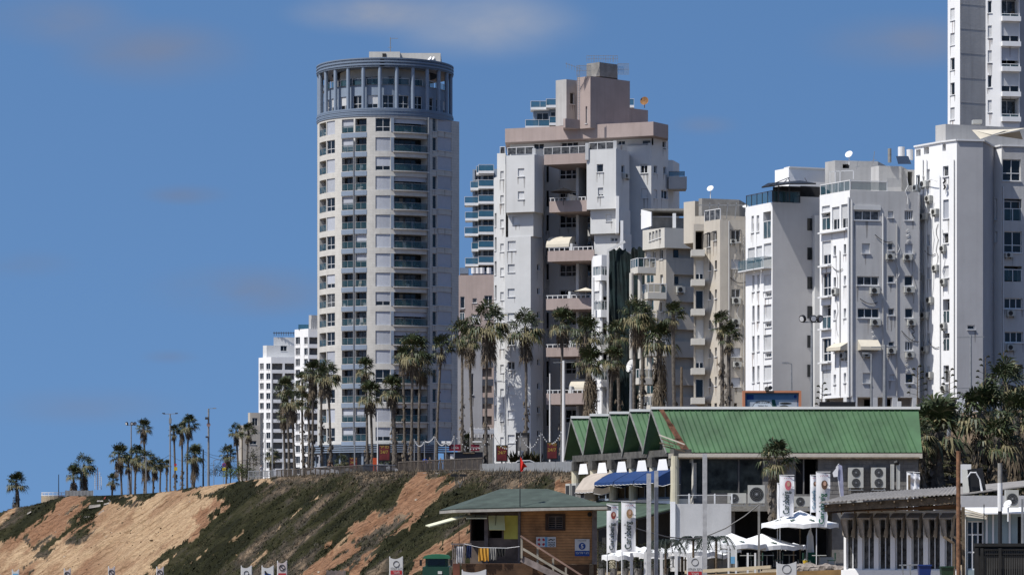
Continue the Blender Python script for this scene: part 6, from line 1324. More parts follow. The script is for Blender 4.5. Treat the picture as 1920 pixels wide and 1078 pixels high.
def banner(px, y0, y1, Y, wpx, label, word, txc, hair, bend=0.0, pole_to=1090, frac=1.0):
    t = thing('beer_banner', label, 'banner', (X(px-wpx/2, Y), Y, Z(pole_to, Y)), 'tall white beer banners'); wd = wpx/F*Y; x0 = X(px-wpx/2, Y); zt, zb = Z(y0, Y), Z(y1, Y); H = zt-zb
    def f(u, v):      # u 0..1 across, v 0..1 up: gentle folds, free edge curls
        return Vector((x0+u*wd*(1-bend*(1-v)**2*.3), Y-.10*math.sin(v*9+u*2)*u-.06*math.sin(u*5), zb+v*H+.05*u*math.sin(v*5)))
    q = MB(); nu, nv = 8, 26
    for i in range(nu):
        for j in range(nv): q.face([f(i/nu, j/nv), f((i+1)/nu, j/nv), f((i+1)/nu, (j+1)/nv), f(i/nu, (j+1)/nv)])
    fb = q.build('banner_cloth', BT, t, smooth=True)
    q = MB(); q.tube([(x0, Y+.03, Z(pole_to, Y)), (x0, Y+.03, zt+.08)], .03, 6); q.tube([(x0, Y+.03, zt+.05), (x0+wd, Y, zt+.05)], .02, 5); q.build('pole', M['frame'], t)
    def wrap(me):
        for v in me.vertices:
            p = v.co+ORG[t]; u = (p.x-x0)/wd; vv = (p.z-zb)/H; w_ = f(u, vv); v.co = Vector((w_.x, w_.y-.025, w_.z))-ORG[t]
    if word:
        o = text('lettering', word, wd*.62, Vector((x0+wd*.5, Y, zb+H*.34)), UZ, -UX, txc, t, maxw=H*.56, bold=.02); wrap(o.data)
        q = MB(); c = Vector((x0+wd*.22, Y-.03, zb+H*.55)); 
        for a in (R(90), R(210), R(330)): q.face([c, c+Vector((math.cos(a-.5)*.07, -.12, math.sin(a-.5)*.07)), c+Vector((math.cos(a+.5)*.07, -.12, math.sin(a+.5)*.07))])
        q.build('hop_leaf', txc, t)
    if 'plain' in label or 'edge on' in label: return
    # portrait: hair mass, face and a few strokes of script
    cx, cz = x0+wd*.55, zb+H*.80; r_ = wd*.2
    q = MB(); n_ = 16; q.face([Vector((cx+r_*1.15*math.cos(2*math.pi*k/n_), Y-.2, cz-r_*.25+r_*(1.5 if math.sin(2*math.pi*k/n_) > 0 else 1.9)*math.sin(2*math.pi*k/n_))) for k in range(n_)]); q.build('portrait_hair', hair, t)
    q = MB(); q.face([Vector((cx+r_*.55*math.cos(2*math.pi*k/n_)+.02, Y-.215, cz+r_*.85*math.sin(2*math.pi*k/n_))) for k in range(n_)]); q.build('portrait_face', SKIN, t)
    q = MB()
    for k in range(4): x = x0+wd*(.25+.15*k); q.bar(Vector((x, Y-.2, zb+H*.93)), Vector((x+wd*.08, Y-.2, zb+H*(.95+.01*(k % 2)))), .02)
    q.build('script_strokes', SRED, t)
DG = mat('banner_grey_green', (.08,.12,.12), var=.1)
banner(1149, 946, 1036, 183, 21, 'leftmost white beer banner right of the lifeguard hut, partly furled', 'Carlsberg', DG, HAIRR, .6)
banner(1179, 942, 1034, 182, 26, 'wide white beer banner with a fair haired portrait between hut and white posts', 'Carlsberg', DG, mat('portrait_fair_hair', (.40,.25,.13), var=.2), 0)
banner(1461, 907, 975, 200, 6, 'narrow strip of a white banner seen edge on behind the pink portrait one', None, DG, HAIRB, 0)
banner(1476, 892, 968, 198, 27, 'white beer banner with a pink portrait above the big parasol', 'Carlsberg', DG, mat('portrait_pink_hair', (.60,.14,.18), var=.2), .2)
banner(1527, 892, 960, 200, 14, 'narrow white banner with pale blue print behind the brown haired portrait one', 'Carlsberg', mat('banner_pale_blue', (.20,.42,.55), var=.05), HAIRB, 0)
banner(1544, 886, 988, 197, 26, 'white beer banner with a brown haired portrait at the corrugated roof corner', 'Carlsberg', BG, HAIRB, .9)
banner(1708, 886, 918, 196, 14, 'plain white flag left of the brown pole by the big palm', None, DG, SKIN, .3); 
banner(1719, 887, 920, 196.5, 12, 'plain white flag right of the brown pole by the big palm', None, DG, SKIN, .3)
# feather flag
q = MB(); pts = [P(1575, 930, 204), P(1571, 900, 204), P(1567, 880, 204), P(1573, 870, 204), P(1579, 873, 204), P(1581, 900, 204), P(1582, 932, 204)]; q.face(pts); q.face([p+Vector((0,.03,0)) for p in pts][::-1])
t = thing('feather_flag', 'small blue and white feather flag bending over the corrugated roof', 'flag', P(1578, 940, 204)); q.build('flag_cloth', mat('lavender_cloth', (.45,.46,.62), var=.2), t); q = MB(); q.tube([P(1577, 940, 204), P(1572, 900, 204), P(1568, 876, 204), P(1573, 869, 204)], .025, 5); q.build('pole', M['frame'], t)
q = MB(); pts = [P(1563, 894, 203.9), P(1561, 886, 203.9), P(1568, 877, 203.9), P(1572, 872, 203.9), P(1571, 893, 203.9)]; q.face(pts); q.face([p+Vector((0,.03,0)) for p in pts][::-1]); q.build('white_tail', BT, t)
# ================= parasols, artificial palms, railing posts, tables =================
UW = mat('parasol_white', (1.0,1.0,1.0), rough=.8, var=.04, sc=1.5); UG = mat('parasol_green_print', (.10,.16,.12), var=.1); UB = mat('parasol_underside', (.35,.42,.48), var=.1)
def parasol(px, ytop, yrim, Y, wpx, label, pole_to=1070, tilt=0.0):
    t = thing('market_parasol', label, 'parasol', (X(px, Y), Y, Z(pole_to, Y)), 'white parasols outside the restaurant'); rr = wpx/2*Y/F; top = P(px, ytop, Y); zr = Z(yrim, Y); n_ = 8; q = MB(); g = MB(); m_ = 4
    def rp(a, s):
        e = 1.0+.0*a; x = math.cos(a)*rr*s; y = math.sin(a)*rr*s; sag = .10*rr*math.sin(s*math.pi)*-1*abs(math.sin(a*n_/2)); z = top.z+(zr-top.z)*(s**.9)+sag*.6-.10*abs(math.sin(a*n_/2+0))*s*-1+tilt*x
        return Vector((top.x+x, Y+y, z))
    K = n_*4
    for k in range(K):
        a0, a1 = 2*math.pi*k/K, 2*math.pi*(k+1)/K
        for j in range(m_): q.face([rp(a0, j/m_), rp(a0, (j+1)/m_), rp(a1, (j+1)/m_), rp(a1, j/m_)])
        p0, p1 = rp(a0, 1), rp(a1, 1); q.face([p0, p0-Vector((0,0,.26)), p1-Vector((0,0,.26)), p1])
    q.build('canopy', UW, t)
    for k in (5, 6, 7):
        a = 2*math.pi*(k-.5)/n_; o_ = Vector((0,-.03,.05)); e0, e1, e2 = rp(a-.14, .62)+o_, rp(a+.14, .62)+o_, rp(a, .8)+o_; g = MB(); g.face([e0, e1, e2]); g.face([rp(a-.1, .55)+o_, rp(a+.1, .55)+o_, rp(a+.02, .63)+o_]); g.build('printed_leaf', UG, t)
    g = MB(); g.tube([top+Vector((0,0,-.05)), (top.x, Y, Z(pole_to, Y))], .045, 6)
    g.build('pole', M['wood'], t); g = MB()
    for k in range(n_): a = 2*math.pi*k/n_; g.bar((top.x, Y, top.z-.5), rp(a, .93)-Vector((0,0,.05)), .025)
    g.build('ribs', M['wood'], t)
parasol(1500, 956, 983, 199, 145, 'largest white parasol with dark leaf prints, nearest the corrugated roof')
parasol(1372, 999, 1022, 197, 132, 'white parasol left of the thin mottled pole, above the bamboo rail'); parasol(1428, 1000, 1024, 199, 156, 'white parasol behind the thin mottled pole, below the largest one')
parasol(1285, 1015, 1036, 195, 112, 'white parasol behind the left fake palm fronds'); parasol(1208, 1024, 1038, 193, 90, 'white parasol just right of the beer banners'); parasol(1320, 1026, 1040, 204, 100, 'white parasol behind the tallest white post'); parasol(1158, 1032, 1043, 190, 60, 'small white parasol beside the hut, below the banners')
parasol(1488, 1017, 1024, 205, 46, 'small plain parasol low between the two bigger ones')
parasol(1240, 1026, 1041, 199, 84, 'white parasol half hidden behind the two tall white posts'); parasol(1186, 1020, 1035, 200, 70, 'white parasol right behind the wide beer banner'); parasol(1340, 1012, 1030, 206, 100, 'white parasol behind the right drooping feather palm')
# closed parasol
t = thing('closed_parasol', 'folded white parasol standing under the largest open one', 'parasol', P(1519, 1062, 201)); q = MB(); q.tube([P(1519, 1055, 201), P(1519, 1040, 201), P(1519, 1005, 201), P(1519, 993, 201)], [.28, .26, .2, .06], 9); q.build('folded_canopy', UW, t); q = MB(); q.tube([P(1519, 1066, 201), P(1519, 990, 201)], .03, 5); q.build('pole', M['wood'], t)
APG = mat('artificial_frond', (.028,.045,.035), rough=.7, var=.4, sc=5)
def fake_palm(px, ytop, Y, rpx, label):
    t = thing('artificial_palm', label, 'artificial palm', P(px, 1075, Y), 'drooping feather leaved palms by the parasols'); c = P(px, ytop+8, Y); r_ = rpx/F*Y*1.22; rn = random.Random(int(px)); q = MB()
    for k in range(13):
        az = 2*math.pi*k/13+rn.uniform(-.2, .2); pts = []
        for s in range(7):
            f = s/6; pts.append(c+Vector((math.cos(az)*r_*(f**.85), math.sin(az)*r_*(f**.85), r_*(.28*math.sin(f*2.2)-.95*f*f+.2*f))))
        for a, e in zip(pts, pts[1:]):
            q.bar(a, e, .03)
            for h in range(3):
                m0 = a.lerp(e, h/3); sd = (e-a).cross(UZ).normalized()
                for sg in (-1, 1): tip = m0+sd*sg*.22+Vector((0,0,-.26))+(e-a)*.5; q.face([m0, m0+(e-a)*.18, tip])
    q.build('fronds', APG, t); q = MB(); q.tube([c, P(px, 1075, Y)], .07, 6); q.build('trunk', M['wood'], t)
fake_palm(1248, 1008, 190, 32, 'left drooping feather palm beside the tall white posts'); fake_palm(1300, 1002, 189, 30, 'middle drooping feather palm left of the tallest post'); fake_palm(1343, 1002, 188, 32, 'right drooping feather palm touching the tallest post'); fake_palm(1279, 1012, 196, 20, 'small drooping feather palm between two larger ones')
for k, px in enumerate((1184, 1210, 1240, 1268)): post(px+(0), 1034 if k else 1036, 1100, 184, .16, ['first', 'second', 'third', 'fourth'][k]+' short white round post right of the beer banners', 'frame', grp='short white posts')
for k, (px, y0) in enumerate(((1366, 1022), (1380, 1024), (1402, 1036), (1416, 1036))): post(px, y0, 1090, 186, .10, ['white post left of the blue strip flag', 'white post right of the blue strip flag', 'third white post by the bamboo rail', 'fourth white post by the bamboo rail'][k], 'frame', grp='short white posts')
q = MB(); q.box(X(1370, 185.5), 185.4, Z(1056, 185.5), X(1378, 185.5), 185.44, Z(1030, 185.5)); o = q.build('strip_flag', SW); tag(o, 'narrow white and blue strip flag between two white posts', 'flag'); q = MB(); q.box(X(1370.3, 185.3), 185.35, Z(1056, 185.3), X(1377.8, 185.3), 185.39, Z(1043, 185.3)); ORG[o] = Vector((0,0,0)); q.build('blue_panel', SLB, o)
q = MB(); q.bar(P(1285, 1072, 178), P(1446, 1062, 176), .22, .17); o = q.build('timber_rail', mat('pale_planed_timber', (.66,.55,.38), var=.1)); tag(o, 'long pale timber beam along the bottom edge below the parasols', 'timber rail')
q = MB(); q.bar(P(1330, 1082, 175), P(1590, 1072, 174), .3, .3); o = q.build('timber_beam', mat('ochre_timber', (.36,.22,.09), var=.2)); tag(o, 'ochre timber beam behind the rescue sign and stones', 'timber beam')
DGP = mat('dark_green_plastic', (.015,.07,.045), rough=.4, var=.1)
def chair(x, y, z, rz, label, first=[None]):
    if first[0]:
        r = dup(first[0], (x, y, z), label, 'chairs under the parasols'); r.rotation_euler.z = rz; return
    t = thing('chair', label, 'chair', (x, y, z), 'chairs under the parasols'); q = MB(); q.box(x-.23, y-.23, z+.42, x+.23, y+.23, z+.47); q.build('seat', DGP, t); q = MB(); q.box(x-.23, y+.2, z+.5, x+.23, y+.24, z+.9); q.build('backrest', DGP, t)
    for a in (-.2, .2):
        for c in (-.2, .2): q = MB(); q.box(x+a-.02, y+c-.02, z, x+a+.02, y+c+.02, z+.42); q.build('leg', M['steel'], t)
    first[0] = t; t.rotation_euler.z = rz
def table(x, y, z, label, first=[None]):
    if first[0]: dup(first[0], (x, y, z), label, 'tables under the parasols'); return
    t = thing('table', label, 'table', (x, y, z), 'tables under the parasols'); q = MB(); q.box(x-.4, y-.4, z+.72, x+.4, y+.4, z+.76); q.build('table_top', M['acwhite'], t); q = MB(); q.tube([(x,y,z),(x,y,z+.72)], .04, 6); q.disc((x,y,z+.02), (0,0,1), .25, .03); q.build('leg', M['steel'], t); first[0] = t
zfl = 2.95
for k, px in enumerate((1185, 1262, 1325, 1400, 1438, 1480, 1536)):
    Yt = 195+(k % 3)*2; x = X(px, Yt); nm = ['beside the beer banners', 'behind the short white posts', 'behind the tallest white post', 'left of the thin mottled pole', 'right of the thin mottled pole', 'behind the rescue sign', 'under the largest parasol'][k]
    table(x, Yt, zfl, 'white topped cafe table '+nm)
    for a, r_ in ((-.75, 1.57), (.75, -1.57)): chair(x+a, Yt+.1, zfl, r_, 'dark green cafe chair %s of the table %s' % ('left' if a < 0 else 'right', nm))
t = thing('bucket', 'small yellow bucket on the stones under the parasol', 'bucket', P(1510, 1057, 192)); q = MB(); q.tube([P(1510, 1057, 192), P(1510, 1050, 192)], [.12, .15], 10); q.build('pail', mat('yellow_plastic', (.75,.50,.03), var=.05), t); q = MB(); q.tube([P(1507, 1050, 192), P(1510, 1047, 192), P(1513, 1050, 192)], .01, 4); q.build('handle', M['frame'], t)
def cabinet():
    t = thing('cooler_cabinet', 'green and white drinks cabinet under the largest parasol', 'cabinet', P(1550, 1062, 200)); q = MB(); q.box(X(1516, 200), 200, Z(1060, 200), X(1530, 200), 200.6, Z(1035, 200)); q.build('green_box', mat('green_panel', (.02,.15,.09), var=.1), t); q = MB(); q.box(X(1536, 200), 199.6, Z(1058, 200), X(1562, 200), 200.4, Z(1044, 200)); q.build('white_counter', M['acwhite'], t)
cabinet()
STN = mat('field_stone', (.36,.31,.27), rough=.95, var=.3, sc=4, bump=.6)
rr_ = random.Random(4)
for k in range(15):
    px = 1492+k*6.2+rr_.uniform(-2, 2); Y = 184+rr_.uniform(-2, 2); s_ = rr_.uniform(.25, .5); c = P(px, 1068+rr_.uniform(-5, 3), Y); bm_ = bmesh.new(); bmesh.ops.create_icosphere(bm_, subdivisions=2, radius=s_)
    for v in bm_.verts: v.co *= 1+rr_.uniform(-.18, .18)*1.2; v.co.z *= .7
    me = bpy.data.meshes.new('stone'); bm_.to_mesh(me); bm_.free(); me.materials.append(STN); o = bpy.data.objects.new('stone', me); col.objects.link(o); o.location = c; tag(o, 'rough brown stone in the pile between the rescue sign and the window restaurant', 'stone', 'stones in the pile')
# ================= low restaurant with small awnings, bottom right =================
CORR = mat('grey_corrugated_sheet', (.36,.34,.32), rough=.9, var=.2, sc=2, bump=.4, streak=.2); AWN = mat('taupe_awning_cloth', (.56,.50,.43), rough=.9, var=.15, sc=3)
def low_rest():
    Y = 168; b = thing('low_restaurant', 'low restaurant with a corrugated grey roof and a row of small taupe window awnings', 'restaurant', (X(1680, Y), Y, 2.6)); W = Wall((X(1582, Y+1), Y+1), (X(1798, Y-2), Y-2)); zb, zt = Z(1068, Y), Z(957, Y); holes = []; wm = MB(); n_ = 7; bw = W.L/n_
    for k in range(n_):
        u0, u1 = k*bw+.13, (k+1)*bw-.13; z0, z1 = zb+.02, zt-.35; g = MB(); wpanel(g, W, u0, u1, z0, z1, -.25); w_ = g.build('window', M['glass2'], b); frame(W, u0, u1, z0, z1, -.2, 2, 0, M['frame'], w_, t=.05); holes.append((u0, u1, z0, z1, .25))
    wallmesh(wm, W, 0, W.L, zb, zt, holes); wm.build('wall', M['whiteb'], b)
    q = MB(); wbox(q, W, -.1, W.L+.1, 2.2, zb, -.1, .12); q.build('plinth', M['whiteb'], b)
    for k in range(n_):
        u0, u1 = k*bw+.02, (k+1)*bw-.16; a = MB(); z0 = zt-.12; pr = [(.02, z0), (.45, z0-.25)]
        a.face([W.p(u0, z0-.25, .5), W.p(u1, z0-.25, .5), W.p(u1, z0, .02), W.p(u0, z0, .02)]); nz_ = 9
        for s in range(nz_): c0, c1 = u0+(u1-u0)*s/nz_, u0+(u1-u0)*(s+1)/nz_; a.face([W.p(c0, z0-.38, .505), W.p((c0+c1)/2, z0-.30, .505), W.p(c1, z0-.38, .505), W.p(c1, z0-.25, .5), W.p(c0, z0-.25, .5)])
        for u, s_ in ((u0, 1), (u1, -1)):
            pts = [W.p(u, z0, .02), W.p(u, z0-.25, .5)]; m_ = 7
            for j in range(m_): pts.append(W.p(u+s_*.03*j, z0-.45-.13*j, .46+.05*math.sin(j*2.1)))
            pts.append(W.p(u+s_*.12, z0-1.3, .02)); a.face(pts)
        a.face([W.p(u0+.03, z0-1.15, .3), W.p(u0+.34, z0-1.25, .33), W.p(u0+.3, z0-.3, .42), W.p(u0+.03, z0-.3, .42)])
        a.build('window_awning', AWN, b)
    # corrugated roof, its edge rising to the right, rafters under it
    e0, e1, b0, b1 = P(1536, 942, Y-1.6), P(1792, 926, Y-4), P(1600, 926, Y+6), P(1800, 912, Y+6); nn_ = 64; q = MB()
    for k in range(nn_):
        f0, f1 = k/nn_, (k+1)/nn_; w0, w1 = (.06 if k % 2 else -.0), (.06 if (k+1) % 2 else -.0); a, c, d, e = e0.lerp(e1, f0)+UZ*w0, e0.lerp(e1, f1)+UZ*w1, b0.lerp(b1, f1)+UZ*w1, b0.lerp(b1, f0)+UZ*w0; q.face([a, c, d, e]); q.face([a-UZ*.05, c-UZ*.05, d-UZ*.05, e-UZ*.05][::-1]); q.face([a-UZ*.05, c-UZ*.05, c, a])
    q.build('corrugated_roof', CORR, b)
    q = MB(); q.bar(e0+Vector((.3,.3,-.28)), e1+Vector((-.1,.3,-.28)), .1, .38); q.build('roof_fascia', M['wood'], b)
    q = MB(); lay(q, [e0+Vector((.5,.5,-.5)), e1+Vector((0,.5,-.5)), W.p(W.L, zt+.1, 0), W.p(0, zt+.1, 0)], .05); q.build('soffit', TEAK2, b)
    for k in range(10): f = (k+.4)/10; q = MB(); a = e0.lerp(e1, f)+Vector((.1, .05, -.15)); q.bar(a, a+Vector((.25, 1.6, -.45)), .07, .12); q.build('rafter', M['wood'], b)
    # right part: lead coloured parapet and kiosk with pale blue panels
    q = MB(); q.box(X(1788, 167), 164.2, Z(956, 165), X(1962, 167), 175, Z(929, 165)); q.build('side_parapet', M['greyshade'], b)
    q = MB(); lay(q, [P(1800, 926, 164.5), P(1965, 905, 164.5), P(1965, 896, 176), P(1800, 912, 176)], .06); q.build('side_roof', CORR, b)
    return b
low_rest()
def kiosk():
    Y = 158; b = thing('kiosk', 'kiosk with white frame, pale blue panels and white tin roof at right edge', 'kiosk', (X(1860, Y), Y, 2.5)); W = Wall((X(1806, Y), Y), (X(1965, Y), Y)); wm = MB(); facade(W, 2.3, Z(962, Y), [('win', 1813, 976, 1845, 1068, dict(nv=3, nh=2)), ('dark', 1872, 962, 1878, 1060, dict(dep=.2)), ('dark', 1908, 968, 1919, 1060, dict(dep=.3))], b, wm, sill=False); wm.build('wall', mat('pale_blue_panel', (.36,.46,.50), var=.12, sc=1), b)
    for px in (1807, 1848, 1860, 1891): q = MB(); u = W.u_at(px); wbox(q, W, u, u+.09, 2.3, Z(962, Y), .004, .08); q.build('frame_post', M['frame'], b)
    q = MB(); lay(q, [P(1805, 962, Y-.8), P(1965, 960, Y-.8), P(1965, 950, Y+3), P(1805, 951, Y+3)], .06); q.build('tin_roof', M['whiteb'], b)
    for k in range(3): q = MB(); q.bar(P(1806+k*3, 954+k*6, Y-1.0), P(1846+k*2, 965+k*3, Y-1.4), .07, .1); q.build('loose_board', M['canvas'], b)
kiosk()
def slat_fence():
    Y = 140; b = thing('slatted_fence', 'dark slatted timber fence in the bottom right corner', 'fence', (X(1875, Y), Y, 2)); BK = mat('dark_stained_timber', (.028,.027,.026), rough=.8, var=.3, sc=3); n_ = 30
    q = MB(); q.box(X(1829, Y), Y+.35, 2, X(1965, Y), Y+.4, Z(1020, Y)); q.build('back_panel', BK, b)
    for k in range(n_): px = 1842+k*4.2; q = MB(); x = X(px, Y); q.box(x, Y, 2, x+.055, Y+.05, Z(1029, Y)); q.build('slat', mat('slat_wood', (.07,.068,.065), var=.2) if k == 0 else bpy.data.materials['slat_wood'], b)
    for yy in (1029, 1037): q = MB(); q.box(X(1840, Y), Y-.05, Z(yy+2, Y), X(1965, Y), Y-.003, Z(yy, Y)); q.build('rail', BK, b)
    for px in (1829, 1838, 1872): q = MB(); x = X(px, Y); q.box(x, Y-.1, 2, x+.12, Y-.053, Z(1027, Y)); q.build('fence_post', BK, b)
    q = MB(); q.box(X(1829, Y), Y+.2, Z(1024, Y), X(1965, Y), Y+.34, Z(1018, Y)); q.build('top_rail', BK, b)
slat_fence()
RP = mat('rusty_pipe', (.30,.15,.08), rough=.8, var=.35, sc=6)
q = MB(); q.tube([P(1797, 1110, 150), P(1797, 845, 150)], .1, 8); o = q.build('rusty_pole', RP); tag(o, 'tall rusty orange brown pole left of the kiosk', 'pole')
t = thing('pipe_stack', 'white pipe on a grey mottled pole rising through the kiosk roof', 'pipe', P(1875, 1080, 155)); q = MB(); q.tube([P(1875, 958, 155), P(1875, 905, 155)], .12, 10); q.build('white_pipe', M['frame'], t); q = MB(); q.tube([P(1875, 905, 155.05), P(1875, 868, 155.05)], .11, 10); q.build('upper_pole', M['concrete'], t); q = MB(); q.tube([P(1875, 1078, 155), P(1875, 958, 155)], .1, 8); q.build('lower_pole', M['black'], t)
post(1917, 935, 1078, 150, .1, 'thin grey post at the right edge beside the satellite dish', 'steel')
post(1845, 945, 1075, 152, .04, 'very thin black rod in front of the kiosk window', 'black'); post(1705, 890, 960, 190, .14, 'brown wooden pole carrying a lamp box between two plain flags', 'wood')
box_ac(1886, 918, 1910, 951, 157, 'boxy air conditioner on the kiosk roof at the right edge', bracket=False)
t = thing('rooftop_cabinet', 'white box joined to a black panel on the corrugated roof, white cable looping over it', 'equipment box', P(1825, 925, 166)); q = MB(); q.box6([P(1806,925,166), P(1817,925,165.8), P(1817,925,166.6), P(1806,925,166.8), P(1803,879,166), P(1814,881,165.8), P(1814,881,166.6), P(1803,879,166.8)]); q.build('white_box', M['acwhite'], t)
q = MB(); q.box6([P(1818,923,165.9), P(1849,918,165.9), P(1849,918,166.8), P(1818,923,166.8), P(1813,880,165.9), P(1842,876,165.9), P(1842,876,166.8), P(1813,880,166.8)]); q.build('black_panel', M['black'], t)
for k in range(2): q = MB(); q.tube([P(1814, 895, 165.7), P(1820, 886-k, 165.6), P(1830, 885+k, 165.6), P(1837, 898, 165.6), P(1840+k*2, 920, 165.5), P(1846, 938, 165.4), P(1852+k*3, 946, 165)], .035, 5); q.build('cable', M['frame'], t)
q = MB(); q.box(X(1797, 186), 186, Z(905, 186), X(1821, 186), 186.3, Z(870, 186)); o = q.build('white_board', M['frame']); tag(o, 'plain white upright board behind the rusty pole', 'board')
t = thing('satellite_dish', 'small white satellite dish under the boxy air conditioner', 'satellite dish', P(1892, 955, 154)); dish(1890, 945, 154, .22, (-.6, -.6, .5), '', t)
def bin_(px, py, Y, c, label):
    t = thing('wheelie_bin', label, 'bin', (X(px, Y), Y, 2.2), 'wheelie bins at the bottom edge'); m_ = mat('bin_plastic_'+label.split()[0], c, rough=.45, var=.08, spec=.5); x, zt = X(px, Y), Z(py, Y); q = MB(); q.box6([(x-.2,Y-.2,2.3), (x+.2,Y-.2,2.3), (x+.2,Y+.25,2.3), (x-.2,Y+.25,2.3), (x-.29,Y-.3,zt-.06), (x+.29,Y-.3,zt-.06), (x+.29,Y+.3,zt-.06), (x-.29,Y+.3,zt-.06)]); q.build('body', m_, t)
    q = MB(); q.box(x-.31, Y-.34, zt-.057, x+.31, Y+.32, zt); q.build('lid', m_, t)
    for s in (-.2, .2): q = MB(); q.tube([(x+s-.03, Y+.28, 2.3), (x+s+.03, Y+.28, 2.3)], .1, 10); q.build('wheel', M['black'], t)
bin_(1733, 1058, 150, (.01,.04,.22), 'blue wheelie bin before the last taupe awning'); bin_(1775, 1061, 148, (.02,.06,.025), 'green wheelie bin beside the rusty pole')
t = thing('bicycle_rack', 'grey metal frame left of the blue wheelie bin', 'rack', P(1705, 1090, 150)); q = MB(); q.bar(P(1686, 1059, 150), P(1722, 1058, 150), .06)
for px in (1692, 1706): q.bar(P(px, 1059, 150), P(px+3, 1095, 150), .06)
q.build('frame', M['steel'], t)
t = thing('wooden_prop', 'forked weathered timber prop leaning at the rusty pole', 'timber prop', P(1790, 1090, 151)); q = MB(); q.bar(P(1770, 1006, 151), P(1788, 1018, 151), .12); q.bar(P(1788, 1018, 151), P(1789, 1090, 151), .12); q.bar(P(1806, 950, 151.3), P(1807, 1090, 151.3), .14); q.bar(P(1789, 1006, 151), P(1808, 1022, 151), .1); q.build('timber', M['wood'], t)
# ================= beach signs =================
PINKS = mat('sign_pale_pink', (.66,.58,.58), var=.05)
def bsign(px, y0, wpx, Y, label, kind, h=1.1):
    t = thing('beach_sign', label, 'sign', P(px, 1110, Y), 'beach signs along the bottom edge'); wd = wpx/F*Y; x0 = X(px-wpx/2, Y); zt = Z(y0, Y); q = MB()
    for x in (x0, x0+wd): q = MB(); q.tube([(x, Y+.04, zt-h-1.2), (x, Y+.04, zt+.06)], .025, 6); q.build('post', M['frame'], t)
    q = MB(); n_ = 8
    for i in range(n_):
        a, c = i/n_, (i+1)/n_; sg = lambda u: -.10*math.sin(math.pi*u)+.08*u; q.face([(x0+a*wd, Y, zt-h), (x0+c*wd, Y, zt-h), (x0+c*wd, Y, zt+sg(c)), (x0+a*wd, Y, zt+sg(a))])
    q.build('panel', SW if kind != 'red' else PINKS, t); c = Vector((x0+wd/2, Y-.01, zt-.3)); k = wd/.75
    def band(z0, z1, m_, nm='band'): q = MB(); q.face([(x0+.03, Y-.012, z0), (x0+wd-.03, Y-.012, z0), (x0+wd-.03, Y-.012, z1), (x0+.03, Y-.012, z1)]); q.build(nm, m_, t)
    if kind == 'rescue':
        q = MB(); cc_ = circle(c, UX, UZ, .17*k, 20)
        for a, e in zip(cc_, cc_[1:]+cc_[:1]): q.bar(a, e, .02)
        q.build('ring_mark', SBLK, t); text('lettering', 'הלצה בכר', .13*k, Vector((x0+wd/2, Y-.012, zt-.62*k)), UX, UZ, SBLK, t, maxw=wd*.88, bold=.01); band(zt-.98*k, zt-.74*k, SRED); text('lettering', 'רבעמ', .12*k, Vector((x0+wd/2, Y-.02, zt-.86*k)), UX, UZ, SW, t, maxw=wd*.5)
    elif kind == 'noswim':
        q = MB(); q.face([(x0+wd*.22, Y-.012, zt-.9), (x0+wd*.8, Y-.012, zt-.9), (x0+wd*.8, Y-.012, zt-.35), (x0+wd*.22, Y-.012, zt-.25)]); q.build('blue_field', SBLUE, t); q = MB(); q.bar((x0+wd*.25, Y-.03, zt-.2), (x0+wd*.75, Y-.03, zt-.6), .07); q.build('slash_mark', SBLK, t)
    elif kind == 'red':
        band(zt-1.05, zt-.52, SRED); q = MB(); cc_ = circle(c+UZ*.04, UX, UZ, .13, 18)
        for a, e in zip(cc_, cc_[1:]+cc_[:1]): q.bar(a, e, .03)
        q.bar(c+UZ*.04+Vector((-.09,0,.09)), c+UZ*.04+Vector((.09,0,-.09)), .03); q.build('prohibition_mark', SBLK, t)
    elif kind == 'blue': band(zt-.6, zt-.15, SLB)
bsign(1303, 1043, 28, 176, 'larger rescue vehicle sign with a red band, left of the tallest white post', 'rescue'); bsign(1475, 1055, 36, 160, 'white rescue vehicle sign before the stones', 'rescue')
bsign(462, 1062, 19, 150, 'pale rescue sign, leftmost of three signs below the dark scrub', 'rescue', .9); bsign(502, 1062, 21, 150, 'sign with a blue field and black slash, middle of three', 'noswim'); bsign(529, 1053, 17, 150, 'prohibition sign with a dark red band, right of three', 'red')
bsign(743, 1045, 24, 155, 'white and red rescue sign right of the orange slide', 'rescue', 1.0)
bsign(29, 1069, 12, 160, 'small blue topped sign at the far left', 'blue'); bsign(126, 1067, 11, 160, 'small sign, second from the left on the sand', 'red'); bsign(209, 1063, 11, 160, 'small grey sign in the middle of the sand slide', 'red'); bsign(300, 1064, 12, 160, 'small prohibition sign where sand meets dark scrub', 'red')
bsign(889, 1070, 44, 140, 'white cloth sign hung below the hut deck', 'plain', .8)
q = MB(); 
for k in range(14): q.box(X(612+k*2.6, 155), 155, -1, X(612+k*2.6, 155)+.055, 155.04, Z(1068+(k % 3), 155))
o = q.build('picket_fence', GREYW); tag(o, 'weathered picket fence low below the orange slide', 'fence')

